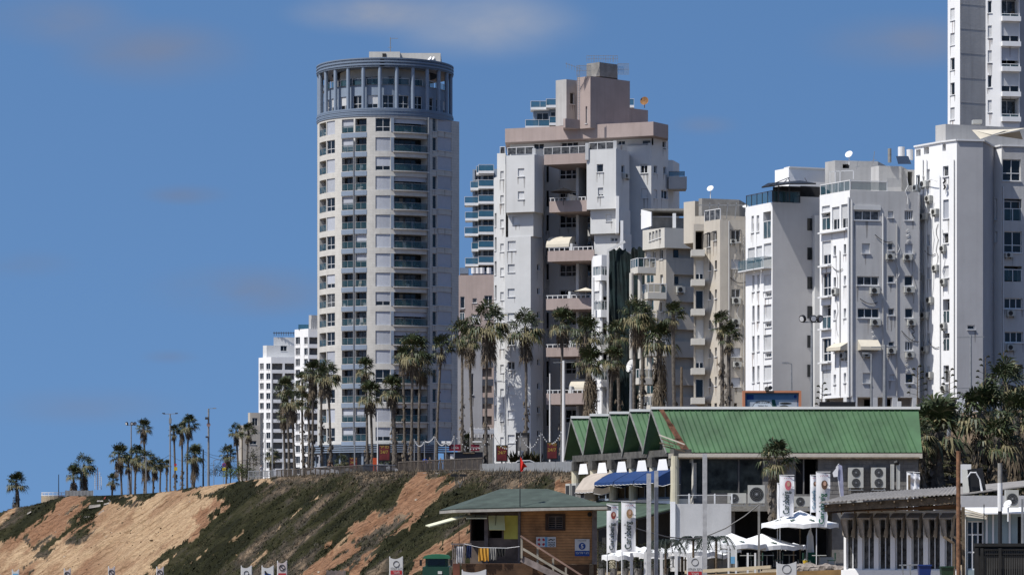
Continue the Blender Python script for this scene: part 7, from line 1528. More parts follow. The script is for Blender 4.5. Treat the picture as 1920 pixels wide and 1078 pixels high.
q = MB(); pts = [(1158,972),(1185,988),(1216,997),(1250,1006),(1290,1010),(1322,1006),(1360,990),(1395,968),(1423,946)]
q.tube([P(a, c, 184) for a, c in pts], .035, 5); o = q.build('sagging_cable', M['framedark']); tag(o, 'dark cable sagging from the beer banners past the tall white posts', 'cable')
for k, px in enumerate((1128, 1150, 1172, 1196, 1222, 1246)):
    c = P(px, 1068, 203); rn = random.Random(k); q = MB()
    for j in range(260):
        p = c+Vector((rn.uniform(-.55,.55), rn.uniform(-.3,.3), rn.uniform(0,1.7))); d = Vector((rn.uniform(-1,1), rn.uniform(-1,1), rn.uniform(-.3,1))).normalized()*.22; e = d.orthogonal().normalized()*.07; q.face([p-e, p+d*.6, p+e, p+d-UZ*.05], rn.randrange(2))
    t = thing('potted_hedge', 'dark hedge plant behind the beer banners and posts, %s from the left' % ['first','second','third','fourth','fifth','sixth'][k], 'hedge plant', c-UZ*.4, 'hedge plants by the terrace'); q.build('foliage', [VM[0], VM[1]], t); q = MB(); q.tube([c-UZ*.4, c+UZ*.1], [.2,.28], 10); q.build('pot', M['concrete'], t)
# ================= promenade: fences, lamps, posters, cars, people =================
def yedge(px):
    ps = [0, 130, 240, 500, 670, 830, 1080]; ys = [520, 505, 490, 430, 385, 332, 252]; return float(np.interp(px, ps, ys))
def path(px0, px1, inl, n):
    r = []
    for i in range(n+1): px = px0+(px1-px0)*i/n; Y = yedge(px)+inl*.25; x = X(px, Y)+0; r.append(Vector((x, Y, gz(x, Y))))
    return r
FW = mat('fence_timber', (.15,.125,.105), rough=.9, var=.3, sc=3)
def picket(px0, px1, inl, h, label, n, lift=0.0, pm=FW, per=7, cat='fence', top=None):
    t = thing('promenade_fence', label, cat, path(px0, px0+1, inl, 1)[0]); pts = path(px0, px1, inl, n); m_ = [p+Vector((0, 0, lift)) for p in pts]
    if top: 
        for i, p in enumerate(m_): p.z = Z(top[0]+(top[1]-top[0])*i/n, p.y)-h
    q = MB()
    for k in range(n):
        a, c = m_[k], m_[k+1]; q = MB(); q.bar(a+UZ*h, c+UZ*h, .08, .10); q.build('top_rail', pm, t); q = MB(); q.bar(a+UZ*.15, c+UZ*.15, .06, .08); q.build('bottom_rail', pm, t)
        s = MB(); s.bar(a-UZ*.4, a+UZ*(h+.05), .13, .13); s.build('fence_post', pm, t)
        s = MB()
        for j in range(1, per): p = a.lerp(c, j/per); s.bar(p+UZ*.1, p+UZ*(h-.05), .05, .05)
        s.build('pickets', pm, t)['kind'] = 'stuff'
    return t, m_
picket(519, 682, 3, 1.15, 'weathered timber picket fence at the bluff top, left stretch', 18, top=(881, 871.5))
picket(684, 742, 5, 1.0, 'dark thin railing between the two timber fences', 6, top=(871, 872), pm=M['framedark'])
t, m_ = picket(747, 905, 2, 1.2, 'timber deck railing above the orange slide', 16, top=(866, 858))
q = MB()
for a, c in zip(m_, m_[1:]): q.bar(a+Vector((0,.6,-.3)), c+Vector((0,.6,-.3)), 1.6, .38)
q.build('deck_beam', M['concrete'], t)
picket(466, 518, 6, .9, 'grey wire fence beside the walking man', 6, top=(883, 882), pm=M['steel'], per=5)
CORW = mat('grey_fence_sheet', (.34,.35,.36), rough=.7, var=.12, sc=1.5, streak=.3)
t = thing('sheet_fence', 'grey corrugated sheet fence along the bluff top left of the zigzag restaurant', 'fence', P(985, 885, 285)); q = MB(); n_ = 90; pts = []
for i in range(n_+1): px = 900+(1082-900)*i/n_; Y = 318-56*i/n_; x = X(px, Y); top = 869-5*i/n_; pts.append((Vector((x, Y-(.06 if i % 2 else 0), Z(top+(1 if i % 7 == 0 else 0), Y))), Vector((x, Y-(.06 if i % 2 else 0), Z(892+2*i/n_, Y)-.3))))
for (a, b_), (c, d_) in zip(pts, pts[1:]): q.face([b_, d_, c, a])
q.build('corrugated_sheet', CORW, t)
for k in range(8): px = 904+k*23; Y = 318-56*(px-900)/182+.15; q = MB(); q.bar(P(px, 895, Y), P(px, 867, Y), .07); q.build('fence_post', M['steel'], t)
def lamp(px, yt, Y, label, kind='arm', r=.09, yb=None, side=1, alen=1.4, m_='steel'):
    x = X(px, Y); zb = Z(yb, Y) if yb else gz(x, Y)-.2; t = thing('street_lamp' if kind in ('arm','flood','tee') else 'utility_pole', label, 'street lamp' if kind in ('arm','flood','tee') else 'pole', (x, Y, zb), 'poles and lamps along the promenade'); zt = Z(yt, Y); q = MB(); q.tube([(x,Y,zb), (x,Y,zt)], [r*1.25, r*.8], 8); q.build('pole', M[m_], t)
    if kind == 'arm': q = MB(); q.bar((x,Y,zt), (x+side*alen,Y,zt+.08), .07); q.box(x+side*alen-.25, Y-.12, zt+.0, x+side*alen+.25, Y+.12, zt+.14); q.build('lamp_head', M[m_], t)
    if kind == 'tee':
        q = MB(); q.bar((x-1.15,Y,zt), (x+1.2,Y,zt+.06), .08); q.build('cross_arm', M[m_], t)
        for s in (-1, 1): q = MB(); q.box(x+s*1.1-.25, Y-.15, zt+.05, x+s*1.1+.22, Y+.15, zt+.2); q.build('lamp_head', M['framedark'], t)
        q = MB(); q.box(x-.2, Y-.2, zt-1.6, x+.25, Y+.1, zt-.7); q.build('control_box', M['steel'], t)
    if kind == 'flood':
        q = MB(); q.bar((x-.75,Y,zt), (x+.75,Y,zt), .08); q.build('cross_arm', M['steel'], t)
        for s, a in ((-1, .8), (.15, .3), (.85, .9)):
            q = MB(); c = Vector((x+s*.75, Y-.1, zt+.28)); n_ = Vector((s*.7, -.7, -.35*a)); q.disc(c, n_, .3, .22, 10); q.build('floodlight', M['black'], t); q = MB(); q.disc(c+n_.normalized()*.13, n_, .22, .02, 10); q.build('lens', M['frame'], t)
    if kind == 'cross': q = MB(); q.bar((x-1.1,Y,zt-.2), (x+1.1,Y,zt-.15), .07); q.build('cross_arm', M['steel'], t)
    return t
lamp(246, 797, 556, 'pole with one dark floodlight behind the low palm clump', 'flood', .12); lamp(319, 776, 552, 'T shaped lamp pole above the dark cars', 'tee', .14)
t = lamp(391, 766, 530, 'tall grey pole with a camera and a side arm, left of the traffic sign', 'arm', .17, alen=1.0); x = X(391, 530)
for py, nm, s in ((784, 'loudspeaker', .28), (796, 'sign_disc', .3), (819, 'camera', .2)):
    q = MB(); c = P(388 if nm != 'sign_disc' else 391, py, 529.7)
    if nm == 'sign_disc': q.disc(c, (0,-1,0), s*1.1, .06, 12)
    else: q.box(c.x-s, 529.4, c.z-s*.7, c.x+s, 529.8, c.z+s*.7)
    q.build(nm, M['framedark'] if nm != 'sign_disc' else mat('dull_pink_sign', (.35,.25,.24), var=.1), t)
lamp(381, 842, 545, 'short black wooden pole left of the tall grey pole', 'plain', .14, m_='black'); lamp(110, 889, 520, 'thin dark pole above the curved wall', 'plain', .07, m_='black'); lamp(240, 852, 560, 'dull slim pole inside the low clump', 'plain', .06); lamp(274, 856, 530, 'grey square post in front of the low clump', 'arm', .1, alen=.6, side=-1)
lamp(432, 838, 560, 'dark pole beside the blue round sign', 'plain', .08, m_='black'); lamp(401, 862, 600, 'small far lamp with a short arm left of the sign', 'arm', .06, alen=.8); lamp(497, 812, 450, 'slim grey lamp pole over the walking man', 'arm', .07, side=-1, alen=.7); lamp(511, 700, 450, 'very tall slim grey mast before the distant white block', 'plain', .10); lamp(454, 818, 700, 'rust brown tree trunk like pole between two slim palms', 'plain', .16, m_='wood')
lamp(665, 810, 410, 'grey mast covering the drainpipe of the round tower', 'plain', .09); lamp(708, 772, 405, 'pale thin mast beside the yellow topped red poster', 'plain', .07, m_='frame')
lamp(948, 716, 370, 'lamp with a short left arm before the white building', 'arm', .08, side=-1, alen=.7); lamp(1057, 676, 335, 'thick pale lamp pole under the stepped balconies', 'cross', .17, m_='frame'); lamp(1031, 700, 345, 'slim mast left of the thick pale lamp pole', 'plain', .08, m_='frame'); lamp(1183, 700, 300, 'round pale pole standing before the net', 'plain', .14, yb=790); lamp(1278, 688, 290, 'dark thick pole before the shaded beige wall', 'plain', .13, yb=800, m_='wood')
lamp(1522, 604, 262, 'tall pole with three black floodlights above the green roof', 'flood', .10, yb=800); lamp(1484, 682, 262, 'short armed lamp above the billboard', 'arm', .07, yb=800, side=-1, alen=.5); lamp(1634, 664, 262, 'slim lamp beneath the right cream awning', 'arm', .09, yb=800, side=-1, alen=.5); lamp(1659, 646, 262, 'thick grey pole right of the cream awning', 'cross', .16, yb=800); lamp(1820, 628, 262, 'double crossed pole before the cream block', 'cross', .10, yb=800); lamp(1873, 700, 240, 'stout grey pole rising from the palm thicket', 'arm', .17, yb=880, alen=1.2); lamp(1779, 740, 245, 'banded pole above the big shaggy palm', 'plain', .14, yb=880); lamp(1845, 690, 240, 'thin pole inside the palm thicket', 'plain', .05, yb=880, m_='black')
q = MB(); a = P(1790, 728, 262); q.bar(a, P(1842, 727, 262), .07); ORG; o = q.build('overhead_bar', M['steel']); tag(o, 'thin bar crossing the double crossed pole low down', 'bar')
# festoon lights on small posts
FP = [(777, 822, 372), (796, 824, 368), (815, 814, 366), (836, 826, 362), (852, 812, 358), (925, 812, 345), (976, 808, 335), (1014, 806, 322), (1052, 808, 315)]
for k, (px, yt, Y) in enumerate(FP): lamp(px, yt, Y, ['first', 'second', 'third', 'fourth', 'fifth', 'sixth', 'seventh', 'eighth', 'ninth'][k]+' festoon light post from the left on the promenade', 'plain', .055, m_='steel')
ft = thing('festoon_lights', 'string of small white bulbs swagged between the promenade posts', 'string lights', P(777, 824, 372))
for (a, c) in zip(FP, FP[1:]):
    A_, B_ = P(a[0], a[1]+1, a[2]), P(c[0], c[1]+1, c[2]); n_ = 14; sag = min(1.6, (B_-A_).length*.16); pts = [A_.lerp(B_, i/n_)-UZ*sag*4*(i/n_)*(1-i/n_) for i in range(n_+1)]; q = MB(); q.tube(pts, .02, 4); w_ = q.build('wire', M['black'], ft); q = MB()
    for p in pts: q.box(p.x-.05, p.y-.05, p.z-.13, p.x+.05, p.y+.05, p.z-.01)
    q.build('bulbs', M['frame'], w_)['kind'] = 'stuff'
for k, (a, c) in enumerate((((382, 846, 545), (454, 838, 600)), ((454, 838, 600), (497, 826, 450)), ((382, 850, 545), (497, 850, 450)), ((240, 856, 560), (319, 852, 552)), ((319, 852, 552), (382, 852, 545)))):
    A_, B_ = P(*a), P(*c); q = MB(); q.tube([A_.lerp(B_, i/8)-UZ*1.2*4*(i/8)*(1-i/8) for i in range(9)], .03, 4); o = q.build('overhead_wire', M['black']); tag(o, ['overhead wire from the black pole to the small beige building', 'overhead wire over the green bush', 'lowest overhead wire past the traffic sign', 'overhead wire left of the T shaped pole', 'overhead wire right of the T shaped pole'][k], 'wire')
# red posters
PR = mat('poster_red', (.17,.03,.03), rough=.4, var=.3, sc=1.5); PY_ = mat('poster_yellow', (.42,.28,.06), var=.1)
def poster(px0, py0, px1, py1, Y, label, s1, s2, s3):
    t = thing('poster_board', label, 'poster', P((px0+px1)/2, py1+12, Y), 'dark red poster boards'); x0, x1, z0, z1 = X(px0, Y), X(px1, Y), Z(py1, Y), Z(py0, Y); q = MB(); q.box(x0, Y, z0, x1, Y+.25, z1); q.build('frame', M['black'], t); q = MB(); q.box(x0+.12, Y-.02, z0+.12, x1-.12, Y-.003, z1-.15); q.build('panel', PR, t)
    q = MB(); q.box((x0+x1)/2-.08, Y+.05, gz(x0, Y)-.2, (x0+x1)/2+.08, Y+.2, z0-.003); q.build('post', M['framedark'], t); w_ = x1-x0; h = z1-z0; cx = (x0+x1)/2
    for s, f, hh, m_ in ((s1, .84, .17, PY_), (s2, .55, .2, PY_), (s3, .22, .09, PY_)):
        if s: text('lettering', s, h*hh, Vector((cx, Y-.03, z0+h*f)), UX, UZ, m_, t, maxw=w_*.75, bold=.02)
poster(709, 833, 732, 864, 404, 'red poster board with bright yellow top lettering, before the round tower', 'רפוס', '24/7', None); poster(654, 856, 671, 879, 412, 'smaller red poster board at the tower foot, left of the yellow topped one', 'רפוס', '24/7', None)
poster(930, 834, 952, 865, 350, 'red poster board behind the sheet fence, before the white building corner', 'רפוס', '24/7', None); poster(1024, 828, 1046, 861, 318, 'red poster board directly left of the zigzag gables', 'רפוס', '24/7', None)
t = thing('notice_frame', 'tall black framed notice board behind the straight lone palm', 'notice board', P(980, 870, 360)); q = MB(); q.box(X(967,360), 360, gz(X(967,360),360), X(971,360), 360.2, Z(811,360)); q.box(X(989,360), 360, gz(X(967,360),360), X(993,360), 360.2, Z(811,360)); q.box(X(967,360), 359.95, Z(815,360), X(993,360), 360.25, Z(811,360)); q.build('frame', M['black'], t); q = MB(); q.box(X(971,360)+.01, 360.05, Z(845,360), X(989,360)-.01, 360.1, Z(815,360)); q.build('pane', M['intr'], t)
# kiosks on the promenade
def kiosk2():
    Y = 395; t = thing('promenade_kiosk', 'dark promenade kiosk with a red drinks sign band between tall palm trunks', 'kiosk', (X(870, Y), Y, 13)); q = MB(); q.box(X(832,Y), Y, 12.8, X(905,Y), Y+5, Z(847,Y)); q.build('body', M['framedark'], t); RD = mat('soda_red', (.20,.012,.03), rough=.4, var=.1)
    for a, c in ((842,864), (883,899)): q = MB(); q.box(X(a,Y), Y-.35, Z(845,Y), X(c,Y), Y-.003, Z(833,Y)); q.build('sign_band', RD, t)
    for c in (853, 891): text('lettering', 'Coca-Cola', .25, Vector((X(c,Y), Y-.37, Z(839,Y))), UX, UZ, SW, t, maxw=.9)
    q = MB(); q.box(X(828,Y), Y-.6, Z(831,Y), X(845,Y), Y+3, Z(827,Y)); q.box(X(886,Y), Y-.5, Z(829,Y), X(903,Y), Y+3, Z(827,Y)); q.build('roof_canvas', M['whiteb'], t); q = MB(); q.box(X(844,Y), Y-.05, Z(862,Y), X(851,Y), Y-.003, Z(851,Y)); q.build('menu_board', M['frame'], t)
    q = MB(); q.box(X(868,Y), Y-.3, Z(850,Y), X(890,Y), Y-.01, Z(848,Y)); q.build('counter', M['wood'], t)
kiosk2()
def rest2():
    Y = 420; t = thing('promenade_cafe', 'low cafe with white balustrade and grey walls behind the curved palm trunk', 'cafe', (X(905, Y), Y, 13)); q = MB(); q.box(X(880,Y), Y, 12.8, X(936,Y), Y+6, Z(820,Y)); q.build('body', M['intr'], t)
    for yy in (803, 812): q = MB(); q.box(X(880,Y), Y-.1, Z(yy+1.5,Y), X(936,Y), Y-.02, Z(yy,Y)); q.build('balustrade_rail', M['frame'], t)
    for k in range(8): q = MB(); x = X(881+k*7.5, Y); q.box(x, Y-.09, Z(820,Y), x+.1, Y-.03, Z(801,Y)); q.build('balustrade_post', M['frame'], t)
    q = MB(); q.box(X(886,Y), Y-.12, Z(812,Y), X(935,Y), Y-.11, Z(804,Y)); q.build('white_panel', M['shutblue'], t)
rest2()
q = MB(); q.box(X(699,410), 410, 12.6, X(709,410), 411, Z(858,410)); o = q.build('orange_canvas', mat('orange_canvas', (.65,.10,.03), var=.15)); tag(o, 'orange red canvas screen left of the yellow topped poster', 'canvas screen')
# billboard
def billboard():
    Y = 238; t = thing('billboard', 'orange framed blue sea billboard with a speech bubble behind the green roof', 'billboard', P(1445, 790, Y)); x0, x1, z0, z1 = X(1392,Y), X(1502,Y), Z(800,Y), Z(732.5,Y); OR = mat('orange_frame', (.75,.30,.16), rough=.6, var=.08); q = MB(); q.box(x0, Y-.25, z1-.15, x1, Y+.25, z1); q.box(x0, Y-.25, z0, x0+.18, Y+.25, z1-.153); q.box(x1-.18, Y-.25, z0, x1, Y+.25, z1-.153); q.build('frame', OR, t)
    q = MB(); q.box(x0+.19, Y, z0, x1-.19, Y+.05, z1-.16); q.build('sky_panel', mat('print_blue', (.17,.29,.48), rough=.4, var=.1), t); q = MB(); q.box(x0+.35, Y-.01, z0, x1-.3, Y-.002, Z(749,Y)); q.build('sea_panel', mat('print_haze', (.60,.66,.75), rough=.4, var=.15, sc=.8), t)
    def ell(px, py, rx, ry, m_, d, n='mark'): q = MB(); q.face([Vector((X(px,Y)+rx*math.cos(2*math.pi*k/24), Y-d, Z(py,Y)+ry*math.sin(2*math.pi*k/24))) for k in range(24)]); q.build(n, m_, t)
    ell(1430, 764, .76, .53, SBLK, .02, 'bubble_outline'); ell(1430, 764, .72, .49, mat('print_pale', (.85,.92,1.0), var=.05), .025, 'bubble')
    text('lettering', 'ונתוא םיבהואש', .16, Vector((X(1430,Y), Y-.03, Z(754,Y))), UX, UZ, SBLK, t, maxw=1.0, bold=.01); text('lettering', 'לגנמה לע', .15, Vector((X(1430,Y), Y-.03, Z(760.5,Y))), UX, UZ, SBLK, t, maxw=.7, bold=.01)
    q = MB(); q.face([P(1447,749,Y-.03), P(1453,749,Y-.03), P(1462,790,Y-.03), P(1450,790,Y-.03)][::-1]); q.build('green_bottle', mat('print_green', (.02,.12,.10), var=.1), t); q = MB(); q.box(X(1400,Y), Y-.015, Z(749,Y), X(1413,Y), Y-.003, Z(740,Y)); q.build('logo_block', SBLUE, t); ell(1491, 743, .11, .12, SBLUE, .015); ell(1473, 756, .45, .07, SBLK, .02); ell(1470, 763, .35, .15, mat('print_dark', (.05,.06,.07), var=.2), .021)
    q = MB(); q.disc(P(1438, 729, Y-.3), (-.3,-1,.3), .17, .15, 10); q.disc(P(1444, 727, Y-.3), (.3,-1,.3), .15, .15, 10); q.bar(P(1440,733,Y), P(1441,728,Y-.2), .05); q.build('floodlight', M['black'], t)
billboard()
# things on the street behind the green roof
for k, (a, c, y0, y1, m_, nm, lab) in enumerate(((1537, 1604, 753, 800, 'black', 'black_screen', 'low black screen wall behind the green roof ridge'), (1655, 1680, 750, 800, 'acwhite', 'parked_van', ''), (1683, 1690, 752, 800, 'white', 'white_screen', 'slim white upright panel behind the ridge'))):
    if nm == 'parked_van': continue
    q = MB(); q.box(X(a, 258), 258, Z(y1, 258), X(c, 258), 258.3, Z(y0, 258)); o = q.build(nm, M[m_]); tag(o, lab, 'screen')
# cars
def car(px, Y, side, label, colr, ang=0, sc=1.0, zoff=0.0, zz=None):
    x, z = X(px, Y), (gz(X(px, Y), Y) if zz is None else zz)+zoff; t = thing('parked_car', label, 'car', (x, Y, z), 'cars parked along the promenade'); bmn = 'car_paint_%d_%d' % (px, Y); bm_ = mat(bmn, colr, rough=.25, var=.03, spec=.6)
    prof = [(-2.15,.35),(-2.2,.75),(-1.9,.92),(-1.25,1.0),(-.75,1.42),(.55,1.47),(1.35,1.1),(2.1,.95),(2.2,.6),(2.15,.35)]; q = MB(); hw = .85*sc; pr = [(a*sc*side, h*sc) for a, h in prof]
    for s in (-1, 1): q.face([Vector((x+a, Y+s*hw*(.86 if h > 1.05*sc else 1), z+h)) for a, h in pr][::(1 if s < 0 else -1)])
    for (a, h), (c, d) in zip(pr, pr[1:]+pr[:1]): k0, k1 = hw*(.86 if h > 1.05*sc else 1), hw*(.86 if d > 1.05*sc else 1); q.face([Vector((x+a,Y-k0,z+h)), Vector((x+c,Y-k1,z+d)), Vector((x+c,Y+k1,z+d)), Vector((x+a,Y+k0,z+h))])
    q.build('body', bm_, t); q = MB(); q.face([Vector((x+a*sc*side, Y-hw*.93-.02, z+h*sc)) for a, h in ((-1.1,1.02),(-.7,1.34),(.5,1.38),(1.15,1.08))]); q.build('side_windows', M['glass'], t)
    q = MB(); q.face([Vector((x-1.22*sc*side, Y-.7*sc, z+1.03*sc)), Vector((x-1.22*sc*side, Y+.7*sc, z+1.03*sc)), Vector((x-.8*sc*side, Y+.6*sc, z+1.39*sc)), Vector((x-.8*sc*side, Y-.6*sc, z+1.39*sc))]); q.build('windscreen', M['glass'], t)
    for a in (-1.35, 1.35):
        for s in (-1, 1): q = MB(); q.tube([(x+a*sc, Y+s*(hw-.1)-.1, z+.33*sc), (x+a*sc, Y+s*(hw-.1)+.1, z+.33*sc)], .33*sc, 14); o = q.build('wheel', M['black'], t); q = MB(); q.tube([(x+a*sc, Y+s*(hw-.1)-.12, z+.33*sc), (x+a*sc, Y+s*(hw-.1)+.12, z+.33*sc)], .18*sc, 10); q.build('rim', M['steel'], o)
    q = MB(); q.box(x+side*-2.22*sc-.02, Y-hw*.9, z+.62*sc, x+side*-2.22*sc+.03, Y-hw*.6, z+.76*sc); q.build('headlight', M['frame'], t)
car(321, 536, 1, 'dark blue grey estate car nearest the bluff edge', (.02,.025,.035)); car(300, 546, 1, 'black car behind and left of the estate car', (.008,.008,.01), sc=1.1, zoff=.3); car(250, 556, 1, 'white car mostly hidden behind the low palm clump', (.7,.7,.7)); car(362, 560, -1, 'pale silver car behind the low broad palm', (.45,.47,.5)); car(407, 560, 1, 'white car right of the tall grey pole', (.65,.66,.68)); car(605, 430, 1, 'white car behind the left timber fence', (.7,.7,.72)); car(693, 415, 1, 'dark car before the orange canvas', (.05,.06,.07)); car(716, 420, -1, 'silver car under the yellow topped poster', (.5,.5,.52)); car(984, 330, 1, 'white car just above the sheet fence', (.75,.75,.76), zz=Z(869, 330)-1.1); car(670, 425, -1, 'grey car under the smaller red poster', (.2,.21,.22)); car(205, 560, 1, 'grey car left of the low palm clump', (.25,.26,.28))
# traffic sign
t = thing('traffic_sign', 'round blue and red no stopping sign with a yellow plate below', 'traffic sign', P(419, 892, 520)); q = MB(); q.tube([(X(419,520),520,gz(X(419,520),520)-.2), P(419,868,520)], .04, 6); q.build('pole', M['steel'], t); q = MB(); q.disc(P(420,871,519.9), (0,-1,0), .32, .03, 18); q.build('disc', SRED, t); q = MB(); q.disc(P(420,871,519.86), (0,-1,0), .25, .03, 18); q.build('blue_face', SBLUE, t); q = MB(); q.bar(P(418,869,519.8), P(422,873,519.8), .06); q.build('red_bar', SRED, t); q = MB(); q.box(X(417,519.9), 519.85, Z(882,520), X(424,519.9), 519.9, Z(876,520)); q.build('yellow_plate', mat('yellow_plate', (.65,.5,.04), var=.05), t)
t = thing('traffic_sign', 'small yellow warning sign below the T shaped lamp pole', 'traffic sign', P(329, 885, 540)); q = MB(); q.box(X(326.5,540), 540, Z(882,540), X(332.5,540), 540.05, Z(875,540)); q.build('plate', bpy.data.materials['yellow_plate'], t); q = MB(); q.disc(P(329,871,539.95), (0,-1,0), .22, .03, 14); q.build('disc', SRED, t); q = MB(); q.tube([(X(329,540),540.1,gz(X(329,540),540)), P(329,870,540.1)], .03, 5); q.build('pole', M['steel'], t)
# curved stone wall with white rail, striped container wall, dish mast
t = thing('lookout_wall', 'curved sand coloured stone wall with a white rail at the bluff edge', 'wall', P(98, 940, 515)); Wc = Wall(C=(X(102,519), 519), Rr=2.1, t0=R(-100), t1=R(60)); q = MB(); wbox(q, Wc, 0, Wc.L, Z(948,517), Z(929,517), -.3, 0); q.build('stone_wall', mat('sandstone', (.50,.40,.27), var=.15, sc=3), t); q = MB()
for h in (927, 922.5): wbox(q, Wc, 0, Wc.L, Z(h+1.3,517), Z(h,517), -.1, 0)
for k in range(8): wbox(q, Wc, k*Wc.L/8, k*Wc.L/8+.06, Z(930,517), Z(923,517), -.1, -.02)
q.build('white_rail', M['frame'], t)
t = thing('sheet_wall', 'pale grey ribbed sheet wall under the pair of palms', 'fence', P(148, 938, 512)); q = MB(); n_ = 40
for k in range(n_): a, c = 122+53*k/n_, 122+53*(k+1)/n_; d0, d1 = (.05 if k % 2 else 0), (.05 if (k+1) % 2 else 0); q.face([P(a,940,512)+Vector((0,d0,0)), P(c,940,512)+Vector((0,d1,0)), P(c,919-.0,512)+Vector((0,d1,0)), P(a,919.5,512)+Vector((0,d0,0))])
q.build('ribbed_sheet', mat('ribbed_grey', (.36,.37,.37), var=.15, streak=.3), t)
for k in range(5): q = MB(); px = 124+k*12.2; q.bar(P(px,940,512.2), P(px,918,512.2), .07); q.build('sheet_post', M['steel'], t)
t = thing('radio_mast', 'small cluster of white and rusty antenna masts right of the pair of palms', 'antenna mast', P(184, 915, 530))
for px, yt in ((178, 886), (183, 876), (187, 884), (190, 893)): q = MB(); q.bar(P(px,918,530), P(px,yt,530), .09); q.build('mast', M['frame'] if px != 183 else RP, t)
for k in range(6): q = MB(); q.bar(P(176,890+k*4,530), P(190,888+k*4,530), .04); q.build('brace', M['steel'], t)
# rubble sliding down below the container
RB = mat('rubble_concrete', (.52,.48,.43), var=.15, sc=3); rr_ = random.Random(8)
for k, (px, py, s_, rz) in enumerate(((178, 951, 1.0, .3), (190, 962, .7, .9), (163, 970, .5, .2), (200, 945, .5, .5), (196, 936, .6, 1.2), (188, 940, .5, .1), (55, 962, .5, .8), (62, 970, .35, .4), (206, 940, .45, 2.0))):
    Y = 480; c = P(px, py, Y); 
    for it in range(60):
        if gz(c.x, Y) >= c.z: break
        Y += 1.0; c = P(px, py, Y)
    q = MB(); dx, dz = s_*math.cos(rz), s_*.5*math.sin(rz); q.box6([c+Vector((-dx,-.3,-dz)), c+Vector((dx,-.5,dz)), c+Vector((dx,.6,dz)), c+Vector((-dx,.5,-dz)), c+Vector((-dx*.8,-.3,-dz+.5*s_)), c+Vector((dx*.9,-.4,dz+.35*s_)), c+Vector((dx*.9,.5,dz+.35*s_)), c+Vector((-dx*.8,.4,-dz+.5*s_))]); o = q.build('rubble_slab', RB if k != 4 else mat('red_rubble', (.35,.08,.06), var=.3)); tag(o, 'broken concrete slab lying on the bluff face below the ribbed wall' if k != 4 else 'red broken slab lying among the rubble below the ribbed wall', 'rubble', 'rubble on the bluff')
# bushes and agaves
def bush(px, py, Y, w_, h, label, mats, nm='bush', n_=260, spiky=False, seed=1, grp='bushes on the promenade', cat='bush'):
    rn = random.Random(seed*31+int(px)); c = P(px, py, Y); q = MB()
    for k in range(n_):
        a = rn.uniform(0, 6.28); e = rn.uniform(-.1, 1.5); r_ = rn.uniform(.5, 1.05)*(1+.25*math.sin(a*3+seed)); p = c+Vector((math.cos(a)*math.cos(e)*w_*r_, math.sin(a)*math.cos(e)*w_*.6*r_, math.sin(e)*h*r_)); L_ = .3*rn.uniform(.6, 1.4)
        if spiky: p0 = c+Vector((rn.uniform(-.5,.5)*w_, 0, 0)); d = Vector((math.cos(a)*.7, math.sin(a)*.7, rn.uniform(.3, 1.3))).normalized()*h*rn.uniform(.6, 1.1); sd = d.cross(UZ).normalized()*.10; q.face([p0-sd, p0+sd, p0+d*.6+sd*.8, p0+d, p0+d*.6-sd*.8], rn.randrange(len(mats)))
        else: d = Vector((rn.uniform(-1,1), rn.uniform(-1,1), rn.uniform(-.4,1))).normalized(); s_ = d.orthogonal().normalized(); q.face([p-s_*L_*.4, p+d*L_*.5, p+s_*L_*.4, p+d*L_*1.0-UZ*.1], rn.randrange(len(mats)))
    t = thing(nm, label, cat, c, grp); q.build('foliage', mats, t)
    for s in (-.3, 0, .25): q = MB(); q.tube([c+Vector((s*w_, 0, -.4)), c+Vector((s*w_*1.6, 0, h*.5))], .05, 5); q.build('stem', M['wood'], t)
BRG = leafmat('bright_leaf', (.13,.19,.03)); MDG = leafmat('mid_leaf', (.06,.085,.03))
bush(433, 893, 500, 1.6, 1.4, 'bright yellow green bush left of the walking man', [BRG, MDG]); bush(452, 894, 495, 1.6, 1.9, 'mid green bush right of the bright one', [MDG, BRG, VM[1]], n_=340); bush(468, 893, 480, 1.3, 1.6, 'dark bush nearest the wire fence', [VM[1], MDG, VM[3]], n_=300); bush(475, 870, 520, 1.4, 2.2, 'tall dark shrub behind the wire fence', [VM[0], VM[1]], n_=300)
for k, px in enumerate((404, 416, 442, 456)): bush(px, 890, 700, 3.0, 2.6-.3*(k % 2), 'distant dark tree mass, '+['leftmost', 'second', 'third', 'rightmost'][k]+' of four behind the traffic sign', [VM[0], VM[1]], n_=320, seed=k, cat='tree', nm='distant_tree', grp='far trees')
for k, (px, py) in enumerate(((153, 969), (163, 961), (172, 972), (158, 979))):
    Y = 470; c = P(px, py, Y)
    for it in range(80):
        if gz(c.x, Y) >= c.z: break
        Y += .8; c = P(px, py, Y)
    bush(px, py+3, Y, 1.3, 1.2, 'dark shrub on the bluff face under the ribbed wall, '+['upper left', 'top', 'right', 'lowest'][k]+' of four', [VM[0], VM[1]], n_=220, seed=k, cat='shrub', nm='shrub', grp='shrubs under the ribbed wall')
for k, (px, w_) in enumerate(((966, 1.0), (985, 1.3), (1005, 1.2))): bush(px, 866, 345, w_, 1.5, 'dark spiky agave above the sheet fence, '+['left', 'middle', 'right'][k]+' of three', [VM[0], VM[1]], nm='agave', n_=46, spiky=True, seed=k, grp='agaves above the sheet fence', cat='agave')
